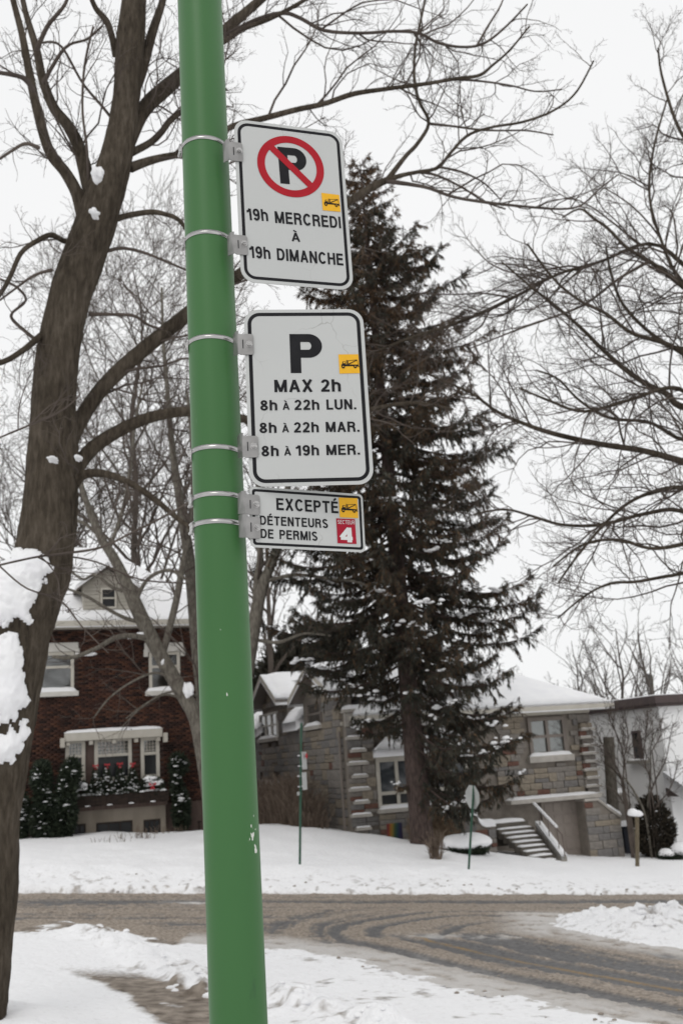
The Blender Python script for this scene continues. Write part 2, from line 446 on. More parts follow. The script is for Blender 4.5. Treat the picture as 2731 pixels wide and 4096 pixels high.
PILE = [g2(2170, 3700) + np.array([0.25, 0.35]), g2(2492, 3784) + np.array([0.55, 1.4]), g2(2731, 3815) + np.array([0.8, 2.2]), g2(2731, 3815) + np.array([6, 1.6])]
RIDGE = [g2(330, 3745), g2(520, 3800), g2(660, 3880), g2(830, 3985), g2(1080, 4010), g2(1500, 4120), g2(1900, 4300)]
WALK = [g2(300, 3850), g2(440, 3905), g2(560, 3940), g2(700, 4010), g2(840, 4085), g2(1000, 4200), g2(1300, 4500)]
TREE_XY = np.array([-3.27, 8.6])
def snow_z(X, Y, full=False):
    sd = road_sd(X, Y)
    a, b = ab(X, Y)
    far = b > BF - 2.5
    n1 = fbm(X * 1.3, Y * 1.3, 3, 4) - 0.5
    n2 = fbm(X * 4.5, Y * 4.5, 8, 4) - 0.5
    n3 = fbm(X * 0.35, Y * 0.35, 21, 3) - 0.5
    edge = sd + 0.30 * n1 * np.where(far, 0.4, 1.8) + 0.16 * n2
    on = sstep(-0.05, np.where(far, 0.22, 0.5), edge)
    lump = np.abs(n2) * 2 * np.abs(n1 + 0.2)
    bank = np.where(far, np.interp(a, [0, 4, 8, 14], [0.20, 0.14, 0.06, 0.05]), 0.0) * np.exp(-((sd - 1.3) / 0.9) ** 2) * (0.65 + 1.4 * np.clip(n3 + 0.3, 0, 1))
    thick = np.where(far, 0.10, 0.035) + bank + 0.10 * n1 * np.where(far, 1, 0.3) + 0.34 * n3 * sstep(1, 4, sd) * far * np.interp(a, [2, 9], [1, .35])
    rough = np.exp(-(np.maximum(sd, 0) / np.where(far, 2.2, 1.0)) ** 2)
    thick = thick + 0.09 * lump * rough * np.where(far, 1, .4) + 0.03 * n2
    dp = path_dist(X, Y, PILE)
    thick = thick + (0.33 + 0.3 * n1 + 0.6 * np.abs(n2)) * np.exp(-(dp / 0.8) ** 2) * sstep(0.0, 2.6, X - PILE[0][0] + 0.6)
    dr = path_dist(X, Y, RIDGE)
    thick = thick + np.interp(X, [-6, -2.5], [.3, 1]) * (0.08 + 0.32 * n2 + 0.14 * n1) * np.exp(-(dr / 0.30) ** 2)
    dw = path_dist(X, Y, WALK)
    wk = np.exp(-(dw / 0.36) ** 2)
    thick = thick - 0.10 * wk + 0.05 * n2 * wk
    dt = np.hypot(X - TREE_XY[0], Y - TREE_XY[1])
    thick = thick + 0.12 * np.exp(-((dt - 0.55) / 0.35) ** 2)
    z = zbase(X, Y) - 0.10 + on * (0.10 + np.maximum(thick, 0.02))
    if not full:
        return z
    # sanded, trodden snow: sand and road dirt thrown up on the banks
    n4 = fbm(X * 9, Y * 9, 40, 3)
    n5 = fbm(X * 2.2 + 7, Y * 2.2, 44, 4)
    dirt = 0.95 * sstep(np.where(far, 0.16, 0.45), 0.0, edge) * np.where(far, 0.6, 1.0)
    dirt = np.maximum(dirt, 0.55 * sstep(0.62, 0.72, n4) * np.exp(-(np.maximum(sd, 0) / 0.9) ** 2))
    dirt = np.maximum(dirt, np.clip(1.3 * sstep(0.46, 0.24, dw + 0.35 * (n5 - 0.5)) , 0, 1) * sstep(0.22, 0.40, n5 + 0.1) * sstep(3.2, 3.6, Y) * sstep(12.5, 11, Y))
    dirt = np.maximum(dirt, 0.55 * sstep(0.60, 0.70, n4 * 0.5 + n5 * 0.5) * np.exp(-(dr / 0.6) ** 2))
    dirt = np.maximum(dirt, 0.8 * sstep(0.52, 0.62, n5) * (np.abs(sd - 0.25) < 0.5) * (~far) * (X < -1.5))
    dirt = np.maximum(dirt, 0.5 * sstep(0.60, 0.66, n4) * sstep(0.50, 0.62, n5) * (~far) * (sd < 3.0) * (X > -0.8))
    return z, dirt, sd
xs = axis(-420, -9.5, 10.5, 420, 0.06)
ys = axis(-40, 3.2, 25.5, 600, 0.055, 1.12)
X, Y = np.meshgrid(xs, ys)
Z, DIRT, SDg = snow_z(X, Y, True)
me, _ = grid_mesh('ground', X, Y, Z)
set_attr(me, 'dirt', DIRT)
def snow_ground_mat():
    m = bpy.data.materials.new('ground_snow'); m.use_nodes = True
    n, l = m.node_tree.nodes, m.node_tree.links
    b = n['Principled BSDF']; b.inputs['Roughness'].default_value = 0.75
    b.inputs['Specular IOR Level'].default_value = 0.2
    at = n.new('ShaderNodeAttribute'); at.attribute_name = 'dirt'
    tcn = n.new('ShaderNodeTexCoord')
    no = n.new('ShaderNodeTexNoise'); no.inputs['Scale'].default_value = 18; no.inputs['Detail'].default_value = 6
    l.new(tcn.outputs['Object'], no.inputs['Vector'])
    ma = n.new('ShaderNodeMath'); ma.operation = 'MULTIPLY_ADD'; ma.inputs[1].default_value = 0.9; ma.inputs[2].default_value = -0.45
    l.new(no.outputs['Fac'], ma.inputs[0])
    ad = n.new('ShaderNodeMath'); ad.operation = 'ADD'; ad.use_clamp = True
    l.new(at.outputs['Fac'], ad.inputs[0]); l.new(ma.outputs[0], ad.inputs[1])
    mu = n.new('ShaderNodeMath'); mu.operation = 'MULTIPLY'; mu.use_clamp = True; mu.inputs[1].default_value = 1.0
    sq = n.new('ShaderNodeMapRange'); sq.inputs[1].default_value = 0.08; sq.inputs[2].default_value = 0.75
    l.new(ad.outputs[0], sq.inputs[0])
    l.new(sq.outputs[0], mu.inputs[0])
    mix = n.new('ShaderNodeMixRGB')
    mix.inputs[1].default_value = (0.87, 0.87, 0.88, 1)
    r = n.new('ShaderNodeValToRGB')
    r.color_ramp.elements[0].color = (0.10, 0.08, 0.062, 1); r.color_ramp.elements[1].color = (0.36, 0.31, 0.26, 1)
    r.color_ramp.elements[0].position = 0.3; r.color_ramp.elements[1].position = 0.72
    n2 = n.new('ShaderNodeTexNoise'); n2.inputs['Scale'].default_value = 7; n2.inputs['Detail'].default_value = 5
    l.new(tcn.outputs['Object'], n2.inputs['Vector']); l.new(n2.outputs['Fac'], r.inputs[0])
    l.new(r.outputs[0], mix.inputs[2]); l.new(mu.outputs[0], mix.inputs[0])
    l.new(mix.outputs[0], b.inputs['Base Color'])
    n3 = n.new('ShaderNodeTexNoise'); n3.inputs['Scale'].default_value = 11; n3.inputs['Detail'].default_value = 8
    l.new(tcn.outputs['Object'], n3.inputs['Vector'])
    bp = n.new('ShaderNodeBump'); bp.inputs['Strength'].default_value = 0.55; bp.inputs['Distance'].default_value = 0.06
    l.new(n3.outputs['Fac'], bp.inputs['Height']); l.new(bp.outputs[0], b.inputs['Normal'])
    return m
ground = obj('ground', me, snow_ground_mat())
tag(ground, 'snow covered hillside ground with sanded snowbanks along the road', kind='structure')
def gz(x, y):
    return float(snow_z(np.array([[float(x)]]), np.array([[float(y)]]))[0, 0])

# road: asphalt under brown sanded slush, swept into tyre tracks
xr = axis(-75, -9.5, 10.5, 75, 0.05, 1.2)
yr = axis(-30, 7.5, 24.5, 60, 0.055, 1.2)
Xr, Yr = np.meshgrid(xr, yr)
sdr = road_sd(Xr, Yr)
a_, b_ = ab(Xr, Yr)
yl0, yl1 = g2(1662, 3752), g2(2731, 3965)
dl = (yl1 - yl0) / np.linalg.norm(yl1 - yl0)
al = (Xr - yl0[0]) * dl[0] + (Yr - yl0[1]) * dl[1]         # along the side street
ac = -(Xr - yl0[0]) * dl[1] + (Yr - yl0[1]) * dl[0]        # across it
side = sstep(-1.5, 1.5, al)
turn_c = g2(2330, 3770)                                     # cars turn round the right hand snow pile
rr_ = np.hypot(Xr - turn_c[0], (Yr - turn_c[1]))
def streaks(d, s0):
    w1 = fbm(Xr * 0.8, Yr * 0.8, s0, 2) * 0.25
    return fbm((d + w1) * 5.5, d * 0 + s0 * 1.7 + (Xr + Yr) * 0.05, s0, 3)
tr_turn = streaks(rr_, 61)
tr_side = streaks(ac, 67)
tr_far = streaks(b_, 71)
inter = sstep(BF - 1.6, BF - 2.8, b_)
wt = inter * (1 - side) * sstep(6.0, 3.0, rr_)
slush = (1 - side) * ((1 - wt) * tr_far + wt * (.5 + 1.7 * (tr_turn - .52))) + side * tr_side
cl = fbm(Xr * 6, Yr * 6, 81, 3)
sl_amt = (slush - .5) * 1.25 + .5 + (cl - .5) * 0.30 + 0.07 * (1 - side) - 0.09 * side
clean_lane = np.exp(-((b_ - (BF - 1.45)) / 0.33) ** 2) * sstep(3.5, 0.5, a_)
sl_amt = sl_amt - 0.22 * clean_lane
sl_amt = sl_amt + 0.22 * np.exp(-((ac + 0.0) / 0.5) ** 2) * sstep(0.3, -0.6, al) * 0 + 0.35 * sstep(-0.55, 0.0, sdr)
SL = sstep(0.42, 0.58, sl_amt)
dust = 0.8 * np.exp(-(((ac + 1.55 + 0.12 * (cl - .5))) / 0.10) ** 2) * sstep(0.6, 1.6, al) * (0.6 + 0.5 * cl)
dust = np.maximum(dust, 0.75 * np.exp(-((ac + 2.55) / 0.35) ** 2) * sstep(1.0, 2.5, al) * sstep(0.35, 0.6, cl))
bar_d = seg_dist(Xr, Yr, g2(1620, 3748), g2(2180, 3752))
dust = np.maximum(dust, 0.62 * np.exp(-(bar_d / 0.16) ** 2) * sstep(0.25, 0.55, cl))
dust = np.maximum(dust, 0.9 * np.exp(-(np.hypot((Xr - g2(790, 3614)[0]) / 0.45, (Yr - g2(790, 3614)[1]) / 0.22)) ** 2))
wob = 0.05 * (fbm(al * 1.5, al * 0, 91, 2) - 0.5)
yel = np.exp(-((ac + wob) / 0.052) ** 4) * sstep(0.0, 0.35, al) * np.clip(1.7 * fbm(al * 4, ac * 30, 95, 3) - .25, 0, .85)
near_e = (b_ < BF - 2.5) & (Xr > -2.5)
dust = np.maximum(dust, near_e * .85 * sstep(-.75, .1, sdr) * sstep(.30, .62, cl * .6 + slush * .5))
keep = (sdr < 0.7)
Zr = zbase(Xr, Yr) + 0.03 * SL * (0.2 + cl) + 0.03 * (slush - 0.5) + .02 * np.clip(fbm(Xr * 14, Yr * 14, 55, 2) - .55, 0, 1) * SL * 3
me, used = grid_mesh('road', Xr, Yr, Zr, keep)
for nm, arr in (('slush', SL), ('dust', dust), ('yellow', np.clip(yel, 0, 1))):
    set_attr(me, nm, arr.reshape(-1)[used])
def road_mat():
    m = bpy.data.materials.new('slushy_asphalt'); m.use_nodes = True
    n, l = m.node_tree.nodes, m.node_tree.links
    b = n['Principled BSDF']; b.inputs['Roughness'].default_value = 0.62
    b.inputs['Specular IOR Level'].default_value = 0.3
    tcn = n.new('ShaderNodeTexCoord')
    def noise(sc, d=5):
        q = n.new('ShaderNodeTexNoise'); q.inputs['Scale'].default_value = sc; q.inputs['Detail'].default_value = d
        l.new(tcn.outputs['Object'], q.inputs['Vector']); return q.outputs['Fac']
    def ramp(f, c0, c1, p0=0.35, p1=0.65):
        q = n.new('ShaderNodeValToRGB'); e = q.color_ramp.elements
        e[0].color = (*c0, 1); e[1].color = (*c1, 1); e[0].position = p0; e[1].position = p1
        l.new(f, q.inputs[0]); return q.outputs[0]
    asph = ramp(noise(14, 7), (0.092, 0.090, 0.092), (0.165, 0.161, 0.158))
    slu = ramp(noise(22, 9), (0.175, 0.142, 0.112), (0.42, 0.36, 0.30), .33, .68)
    def attr(nm):
        q = n.new('ShaderNodeAttribute'); q.attribute_name = nm; return q.outputs['Fac']
    def mix(f, c0, c1):
        q = n.new('ShaderNodeMixRGB'); l.new(f, q.inputs[0])
        for i, c in ((1, c0), (2, c1)):
            if isinstance(c, tuple): q.inputs[i].default_value = (*c, 1)
            else: l.new(c, q.inputs[i])
        return q.outputs[0]
    c = mix(attr('slush'), asph, slu)
    c = mix(attr('yellow'), c, (0.34, 0.21, 0.06))
    c = mix(attr('dust'), c, (0.62, 0.60, 0.58))
    l.new(c, b.inputs['Base Color'])
    bp = n.new('ShaderNodeBump'); bp.inputs['Strength'].default_value = 0.9; bp.inputs['Distance'].default_value = 0.05
    l.new(noise(16, 7), bp.inputs['Height']); l.new(bp.outputs[0], b.inputs['Normal'])
    return m
road = obj('road', me, road_mat())
tag(road, 'asphalt street junction under brown slush with a yellow centre line', kind='structure')
# clods of dirty snow thrown on the far kerb and along the near bank
rng = np.random.default_rng(5)
items = []
for i in range(70):
    s_ = rng.uniform(-8, 9); o_ = abs(rng.normal(0.15, 0.35)) - 0.25
    q = street(s_, o_)
    r = rng.uniform(0.008, 0.026)
    items.append((q[0], q[1], max(gz(*q), float(zbase(*q))) + r * 0.2, r * 1.3, r, r * 0.8))
for i in range(170):
    k = rng.integers(0, len(l_bot) - 1); t_ = rng.random()
    q = l_bot[k] * (1 - t_) + l_bot[k + 1] * t_ + rng.normal(0, 0.35, 2)
    r = rng.uniform(0.007, 0.022)
    items.append((q[0], q[1], max(gz(*q), float(zbase(*q))) + r * 0.2, r * 1.3, r, r * 0.8))
M['clod'] = mat('dirty_snow_clod', (0.16, 0.13, 0.10), 0.9, (0.42, 0.38, 0.34), 3.0)
tag(lumps('dirty_snow_clods', items, 'clod', None, 3), 'small clods of dirty frozen slush scattered along the road edges', kind='stuff')
items = []
for i in range(80):
    k = rng.integers(0, len(RIDGE) - 1); t_ = rng.random()
    q = RIDGE[k] * (1 - t_) + RIDGE[k + 1] * t_ + rng.normal(0, 0.16, 2)
    r = rng.uniform(0.015, 0.05)
    items.append((q[0], q[1], gz(*q) - r * 0.1, r * 1.2, r, r * 0.8))
for i in range(160):
    k = rng.integers(0, len(PILE) - 1); t_ = rng.random()
    q = np.asarray(PILE[k]) * (1 - t_) + np.asarray(PILE[k + 1]) * t_ + rng.normal(0, 0.45, 2)
    r = rng.uniform(0.02, 0.08)
    items.append((q[0], q[1], gz(*q) - r * 0.15, r * 1.2, r, r * 0.8))
tag(lumps('snow_clods', items, 'snow', None, 4), 'lumps of ploughed snow heaped on the snowbanks', kind='stuff')

# ------------------------------------------------------------------ facades
class Facade:
    """vertical plane; local x runs along it to the right, local y away from the street, local z up"""
    def __init__(s, px, py, Y, ang):
        p = atY(px, py, Y)
        s.o = np.array([p[0], p[1], 0.0]); s.ang = ang
        s.d = np.array([math.cos(ang), math.sin(ang), 0]); s.n = np.array([-math.sin(ang), math.cos(ang), 0])
    def uz(s, px, py, off=0.0):
        d = ray(px, py)
        t = ((s.o + s.n * off - CAM) @ s.n) / (d @ s.n)
        p = CAM + d * t
        return float((p - s.o) @ s.d), float(p[2])
    def rect(s, x0, y0, x1, y1, off=0.0):
        """pixel rectangle -> u0,u1,z0,z1"""
        c = [s.uz(x, y, off) for x, y in ((x0, y0), (x1, y0), (x0, y1), (x1, y1))]
        return ((c[0][0] + c[2][0]) / 2, (c[1][0] + c[3][0]) / 2, (c[2][1] + c[3][1]) / 2, (c[0][1] + c[1][1]) / 2)
    def world(s, u, y, z):
        return s.o + s.d * u + s.n * y + np.array([0, 0, z])
def B(name, x0, x1, y0, y1, z0, z1, m, parent, bevel=0.0):
    return MB().box(min(x0, x1), max(x0, x1), min(y0, y1), max(y0, y1), min(z0, z1), max(z0, z1)).build(name, m, parent, bevel)
def snow_slab(name, x0, x1, y0, y1, z0, t, parent, seed=0, nx=14, ny=5):
    """a rounded, slightly uneven ledge of snow"""
    u = np.linspace(0, 1, nx); v = np.linspace(0, 1, ny)
    U, V_ = np.meshgrid(u, v)
    prof = np.sqrt(np.clip(1 - np.abs(2 * U - 1) ** 8, 0, 1)) * np.sqrt(np.clip(1 - np.abs(2 * V_ - 1) ** 6, 0, 1))
    Xs = x0 + (x1 - x0) * U; Ys = y0 + (y1 - y0) * V_
    Zs = z0 + t * prof * (0.75 + 0.5 * fbm(Xs * 3 + seed, Ys * 5, seed, 3))
    me_, _ = grid_mesh(name, Xs, Ys, Zs)
    return obj(name, me_, 'snow', parent)
def quad_sheet(name, c, t, parent, m='snow', nu=18, nv=14, amp=0.05, seed=0, edge_round=0.12):
    """thick snow sheet over four corners c = (p00,p10,p11,p01), with its skirt"""
    c = [np.asarray(q, float) for q in c]
    U, V_ = np.meshgrid(np.linspace(0, 1, nu), np.linspace(0, 1, nv))
    P = (c[0][None, None] * ((1 - U) * (1 - V_))[..., None] + c[1] * (U * (1 - V_))[..., None] + c[2] * (U * V_)[..., None] + c[3] * ((1 - U) * V_)[..., None])
    e = np.minimum(np.minimum(U, 1 - U), np.minimum(V_, 1 - V_))
    h = t * sstep(-0.02, edge_round, e) ** 0.5 + amp * (fbm(P[..., 0] * 0.9 + seed, P[..., 1] * 0.9 + P[..., 2], seed, 3) - 0.5) * sstep(0, 0.15, e)
    P[..., 2] += h
    V = P.reshape(-1, 3)
    idx = np.arange(nu * nv).reshape(nv, nu)
    F = np.stack([idx[:-1, :-1], idx[:-1, 1:], idx[1:, 1:], idx[1:, :-1]], -1).reshape(-1, 4)
    ring = list(idx[0]) + list(idx[1:, -1]) + list(idx[-1, :-1][::-1]) + list(idx[1:-1, 0][::-1])
    Vb = V[ring] - np.array([0, 0, t + 0.02])
    n = len(V); k = len(ring)
    Fs = np.array([(ring[i], ring[(i + 1) % k], n + (i + 1) % k, n + i) for i in range(k)])
    return obj(name, np_mesh(name, np.concatenate([V, Vb]), [F, Fs], True), m, parent)
def window(parent, r, y, name='window', frame='cream', fw=0.07, glass='glass', rails=(), muls=(), blind=None, depth=0.08, proud=0.03):
    """frame with bars as one part, panes as sub-parts"""
    u0, u1, z0, z1 = r
    mb = MB()
    ya, yb = y - proud, y + depth
    mb.box(u0, u0 + fw, ya, yb, z0, z1); mb.box(u1 - fw, u1, ya, yb, z0, z1)
    mb.box(u0 + fw, u1 - fw, ya + .003, yb, z0, z0 + fw); mb.box(u0 + fw, u1 - fw, ya + .003, yb, z1 - fw, z1)
    us = [u0 + fw] + [u0 + (u1 - u0) * q for q in muls] + [u1 - fw]
    zs = [z0 + fw] + [z0 + (z1 - z0) * q for q in rails] + [z1 - fw]
    bw = fw * 0.42
    for q in us[1:-1]: mb.box(q - bw, q + bw, ya + .012, yb - .01, z0 + fw, z1 - fw)
    for q in zs[1:-1]: mb.box(u0 + fw, u1 - fw, ya + .017, yb - .013, q - bw, q + bw)
    w = mb.build(name, frame, parent)
    if blind is not None:
        B('curtain', u0 + fw * .5, u1 - fw * .5, y + depth + .10, y + depth + .12, z0 + (z1 - z0) * blind, z1 - fw * .5, 'blind', w)
    for i in range(len(us) - 1):
        for j in range(len(zs) - 1):
            g = glass[j % len(glass)] if isinstance(glass, (list, tuple)) else glass
            B('pane', us[i] + .004, us[i + 1] - .004, y + depth * .35, y + depth * .35 + .012, zs[j] + .004, zs[j + 1] - .004, g, w)
    return w
def inpoly(p, poly):
    x, y = p; c = False
    for (x0, y0), (x1, y1) in zip(poly, poly[1:] + poly[:1]):
        if (y0 > y) != (y1 > y) and x < (x1 - x0) * (y - y0) / (y1 - y0) + x0: c = not c
    return c

# transparent pane for lit-by-day curtains behind glass
def clear_glass():
    m = bpy.data.materials.new('clear_window_glass'); m.use_nodes = True
    n, l = m.node_tree.nodes, m.node_tree.links
    n.clear()
    o = n.new('ShaderNodeOutputMaterial'); t = n.new('ShaderNodeBsdfTransparent'); g = n.new('ShaderNodeBsdfGlossy')
    g.inputs['Roughness'].default_value = 0.06
    fr = n.new('ShaderNodeFresnel'); fr.inputs[0].default_value = 1.6
    mxs = n.new('ShaderNodeMixShader')
    ad = n.new('ShaderNodeMath'); ad.operation = 'ADD'; ad.inputs[1].default_value = 0.10
    l.new(fr.outputs[0], ad.inputs[0]); l.new(ad.outputs[0], mxs.inputs[0])
    t.inputs[0].default_value = (0.86, 0.9, 0.9, 1)
    l.new(t.outputs[0], mxs.inputs[1]); l.new(g.outputs[0], mxs.inputs[2]); l.new(mxs.outputs[0], o.inputs[0])
    return m
M['clear'] = clear_glass()

# ================================================================== red brick house (left)
F1 = Facade(450, 3000, 33.0, rad(20))
uL, uR = F1.uz(-330, 3000)[0], F1.uz(880, 3000)[0]
zE = F1.uz(450, 2514)[1]
zGr = min(float(zbase(*F1.world(uL, 0, 0)[:2])), float(zbase(*F1.world(uR, 0, 0)[:2]))) - 0.6
bh = empty('brick_house', F1.o + np.array([0, 0, 0]), F1.ang, 'dark red brick house with gabled roof dormer, behind the bare yard tree', 'house')
lh = lambda z: z
fz = F1.uz(450, 3226)[1]
wall = B('wall', uL, uR, 0.06, 9.0, zGr, zE, 'mortar', bh)
rw1 = F1.rect(140, 2609, 297, 2767); rw2 = F1.rect(597, 2607, 721, 2762)
rs1 = F1.rect(263, 2960, 342, 3125); rsc = F1.rect(379, 2952, 528, 3122); rs2 = F1.rect(564, 2948, 639, 3112)
def slot(r, g=0.02): return (r[0] - g, r[1] + g, r[2] - g, r[3] + g)
holes = [slot(q) for q in (rw1, rw2, rs1, rsc, rs2)]
# bricks: courses of real bricks
def brick_wall(u0, u1, z0, z1, holes, seed):
    rng = np.random.default_rng(seed)
    bw, bh_, mj = 0.205, 0.062, 0.011
    boxes = []
    nz = int((z1 - z0) / (bh_ + mj))
    for j in range(nz):
        z = z0 + j * (bh_ + mj)
        x = u0 - (0.11 if j % 2 else 0.0)
        while x < u1:
            a, b = max(x, u0), min(x + bw, u1)
            ok = b - a > 0.03
            if ok:
                for h in holes:
                    if a < h[1] and b > h[0] and z < h[3] and z + bh_ > h[2]:
                        ok = False; break
            if ok: boxes.append((a, b, z, z + bh_, rng.normal(0, 0.003)))
            x += bw + mj
    Bx = np.array(boxes)
    a, b, c, d, e = Bx.T
    y0, y1 = 0.0 + e, np.full_like(e, 0.062)
    V = np.stack([np.stack(q, -1) for q in ((a, y0, c), (b, y0, c), (b, y0, d), (a, y0, d), (a, y1, c), (b, y1, c), (b, y1, d), (a, y1, d))], 1)
    f = np.array([(0, 1, 2, 3), (0, 4, 5, 1), (1, 5, 6, 2), (2, 6, 7, 3), (3, 7, 4, 0)])
    F = (np.arange(len(Bx))[:, None, None] * 8 + f[None]).reshape(-1, 4)
    me_ = np_mesh('bricks', V.reshape(-1, 3), [F])
    tone = np.repeat(rng.random(len(Bx)), 8)
    set_attr(me_, 'tone', tone)
    return me_
def brick_mat():
    m = bpy.data.materials.new('dark_red_brick'); m.use_nodes = True
    n, l = m.node_tree.nodes, m.node_tree.links
    b = n['Principled BSDF']; b.inputs['Roughness'].default_value = 0.9
    b.inputs['Specular IOR Level'].default_value = 0.2
    at = n.new('ShaderNodeAttribute'); at.attribute_name = 'tone'
    r = n.new('ShaderNodeValToRGB'); e = r.color_ramp.elements
    e[0].color = (0.026, 0.017, 0.015, 1); e[1].color = (0.095, 0.045, 0.029, 1)
    q = e.new(0.5); q.color = (0.062, 0.031, 0.024, 1)
    l.new(at.outputs['Fac'], r.inputs[0])
    tcn = n.new('ShaderNodeTexCoord')
    no = n.new('ShaderNodeTexNoise'); no.inputs['Scale'].default_value = 0.8; no.inputs['Detail'].default_value = 3
    l.new(tcn.outputs['Object'], no.inputs['Vector'])
    mp = n.new('ShaderNodeMapRange'); mp.inputs[1].default_value = 0.3; mp.inputs[2].default_value = 0.7; mp.inputs[3].default_value = 0.68; mp.inputs[4].default_value = 1.25
    l.new(no.outputs['Fac'], mp.inputs[0])
    mu = n.new('ShaderNodeVectorMath'); mu.operation = 'SCALE'
    l.new(r.outputs[0], mu.inputs[0]); l.new(mp.outputs[0], mu.inputs['Scale'])
    l.new(mu.outputs[0], b.inputs['Base Color'])
    return m
tag(obj('bricks', brick_wall(uL, uR, fz, zE - 0.02, holes, 2), brick_mat(), bh), kind='stuff')
# upper windows
for r, seed in ((rw1, 1), (rw2, 2)):
    window(bh, r, 0.02, fw=0.10, glass='clear', rails=(0.62,), blind=0.03)
    w_ = r[1] - r[0]
    li = B('lintel', r[0] - 0.14, r[1] + 0.14, -0.06, 0.05, r[3] + 0.004, r[3] + 0.30, 'offwhite', bh, 0.012)
    for sx in (r[0] - 0.17, r[1] + 0.03):
        B('bracket', sx, sx + 0.14, -0.10, 0.05, r[3] - 0.16, r[3] + 0.10, 'offwhite', li, 0.015)
    si = B('sill', r[0] - 0.14, r[1] + 0.14, -0.12, 0.04, r[2] - 0.16, r[2] - 0.004, 'offwhite', bh, 0.01)
    snow_slab('snow_cap', r[0] - 0.12, r[1] + 0.10, -0.115, 0.02, r[2] - 0.01, 0.14, si, seed)
# bay window group
hd = F1.rect(258, 2922, 648, 2958)
hdp = B('window_header', hd[0], hd[1], -0.20, 0.05, hd[2], hd[3], 'cream', bh, 0.02)
for q in np.linspace(hd[0] + 0.05, hd[1] - 0.2, 5):
    B('corbel', q, q + 0.13, -0.15, 0.04, hd[2] - 0.13, hd[2] - 0.003, 'cream', hdp, 0.01)
snow_slab('snow_cap', hd[0] - 0.03, hd[1] + 0.03, -0.21, 0.04, hd[3] - 0.02, 0.10, hdp, 5, 30)
for q in (hd[0] - 0.13, hd[1] + 0.02):
    br = B('end_bracket', q, q + 0.14, -0.24, 0.04, hd[2] - 0.18, hd[2] + 0.12, 'cream', hdp, 0.015)
for r in (rs1, rsc, rs2):
    zm = 0.60
    w = window(bh, r, 0.02, fw=0.11, glass=['glass_dark', 'clear'], rails=(zm,), blind=zm)
    z0 = r[2] + (r[3] - r[2]) * zm
    nb = 8 if r is rsc else 4
    mb = MB()
    for i in range(1, nb):
        q = r[0] + .11 + (r[1] - r[0] - .22) * i / nb
        mb.box(q - .009, q + .009, 0.02, 0.045, z0 + .03, r[3] - .11)
    for i in range(1, 4):
        q = z0 + (r[3] - .11 - z0) * i / 4
        mb.box(r[0] + .11, r[1] - .11, 0.022, 0.043, q - .009, q + .009)
    mb.build('lattice', 'cream', w)
# foundation under the bay, brown boards beside it
rf = F1.rect(255, 3228, 660, 3420)
fb = [F1.rect(270, 3296, 342, 3400), F1.rect(383, 3285, 528, 3395), F1.rect(571, 3276, 639, 3385)]
fo = B('foundation', rf[0], rf[1], -0.22, 0.058, zGr, rf[3], 'stucco_cream', bh)
for r in fb:
    w = B('basement_window', r[0], r[1], -0.228, -0.20, r[2], r[3], 'wood_dark', bh)
    for i in range(3):
        a = r[0] + .03 + (r[1] - r[0] - .06) * i / 3
        B('pane', a + .02, a + (r[1] - r[0] - .06) / 3 - .02, -0.236, -0.222, r[2] + .05, r[3] - .05, 'glass_dark', w)
for i in range(26):
    a = rf[1] + 0.02 + i * 0.085
    if a > uR - .08: break
    B('plank', a, a + 0.078, -0.02, 0.05, zGr, fz - 0.01 - 0.01 * (i % 3), 'board_brown', bh)
for i in range(20):
    a = rf[0] - 0.10 - i * 0.085
    B('plank', a, a + 0.078, -0.02, 0.05, zGr, fz - 0.01 - 0.01 * (i % 3), 'board_brown', bh)
# eave, gutter, roof with deep snow
B('soffit', uL - 0.4, uR + 0.4, -0.45, 9.4, zE, zE + 0.10, 'cream', bh)
MB().prism([(uL - .45, -0.60, zE + .02), (uL - .45, -0.45, zE + .0), (uL - .45, -0.45, zE + .19), (uL - .45, -0.62, zE + .19)], (uR - uL + .9, 0, 0)).build('gutter', 'cream', bh)
rt = 4.45; rh = zE + 0.10 + 3.55
ro = MB().poly([(uL - .5, -.55, zE + .104), (uR + .5, -.55, zE + .104), (uR + .5, 9.5, zE + .104), (uL - .5, 9.5, zE + .104),
           (uL + 3.2, rt, rh), (uR - 3.2, rt, rh)], [(0, 1, 5, 4), (1, 2, 5), (2, 3, 4, 5), (3, 0, 4), (3, 2, 1, 0)]).build('roof', 'roof_dark', bh)
quad_sheet('roof_snow', [(uL - .5, -.58, zE + .10), (uR + .5, -.58, zE + .10), (uR - 3.2, rt, rh), (uL + 3.2, rt, rh)], 0.17, ro, nu=40, nv=24, amp=0.10, edge_round=0.05)
# dormer with clapboards
slope = (rh - zE - .1) / (rt + .55)
dz = lambda y: zE + .10 + slope * (y + .55)
yd = min(np.arange(-0.3, 3.0, 0.02), key=lambda y: abs(dz(y) + .17 - F1.uz(430, 2443, y)[1]))
rd = F1.rect(334, 2330, 531, 2443, yd)
ap = F1.uz(430, 2268, yd)
dm = MB().poly([(rd[0], yd + .03, rd[2] - .5), (rd[1], yd + .03, rd[2] - .5), (rd[1], yd + .03, rd[3]), (ap[0], yd + .03, ap[1] - .08), (rd[0], yd + .03, rd[3]),
            (rd[0], yd + 3.4, rd[2] - .5), (rd[1], yd + 3.4, rd[2] - .5), (rd[1], yd + 3.4, rd[3]), (ap[0], yd + 3.4, ap[1] - .08), (rd[0], yd + 3.4, rd[3])],
           [(0, 1, 2, 3, 4), (9, 8, 7, 6, 5), (0, 5, 6, 1), (1, 6, 7, 2), (2, 7, 8, 3), (3, 8, 9, 4), (4, 9, 5, 0)]).build('dormer', 'siding', bh)
rdw = F1.rect(403, 2352, 467, 2434, yd)
zb_ = rd[2] - 0.05
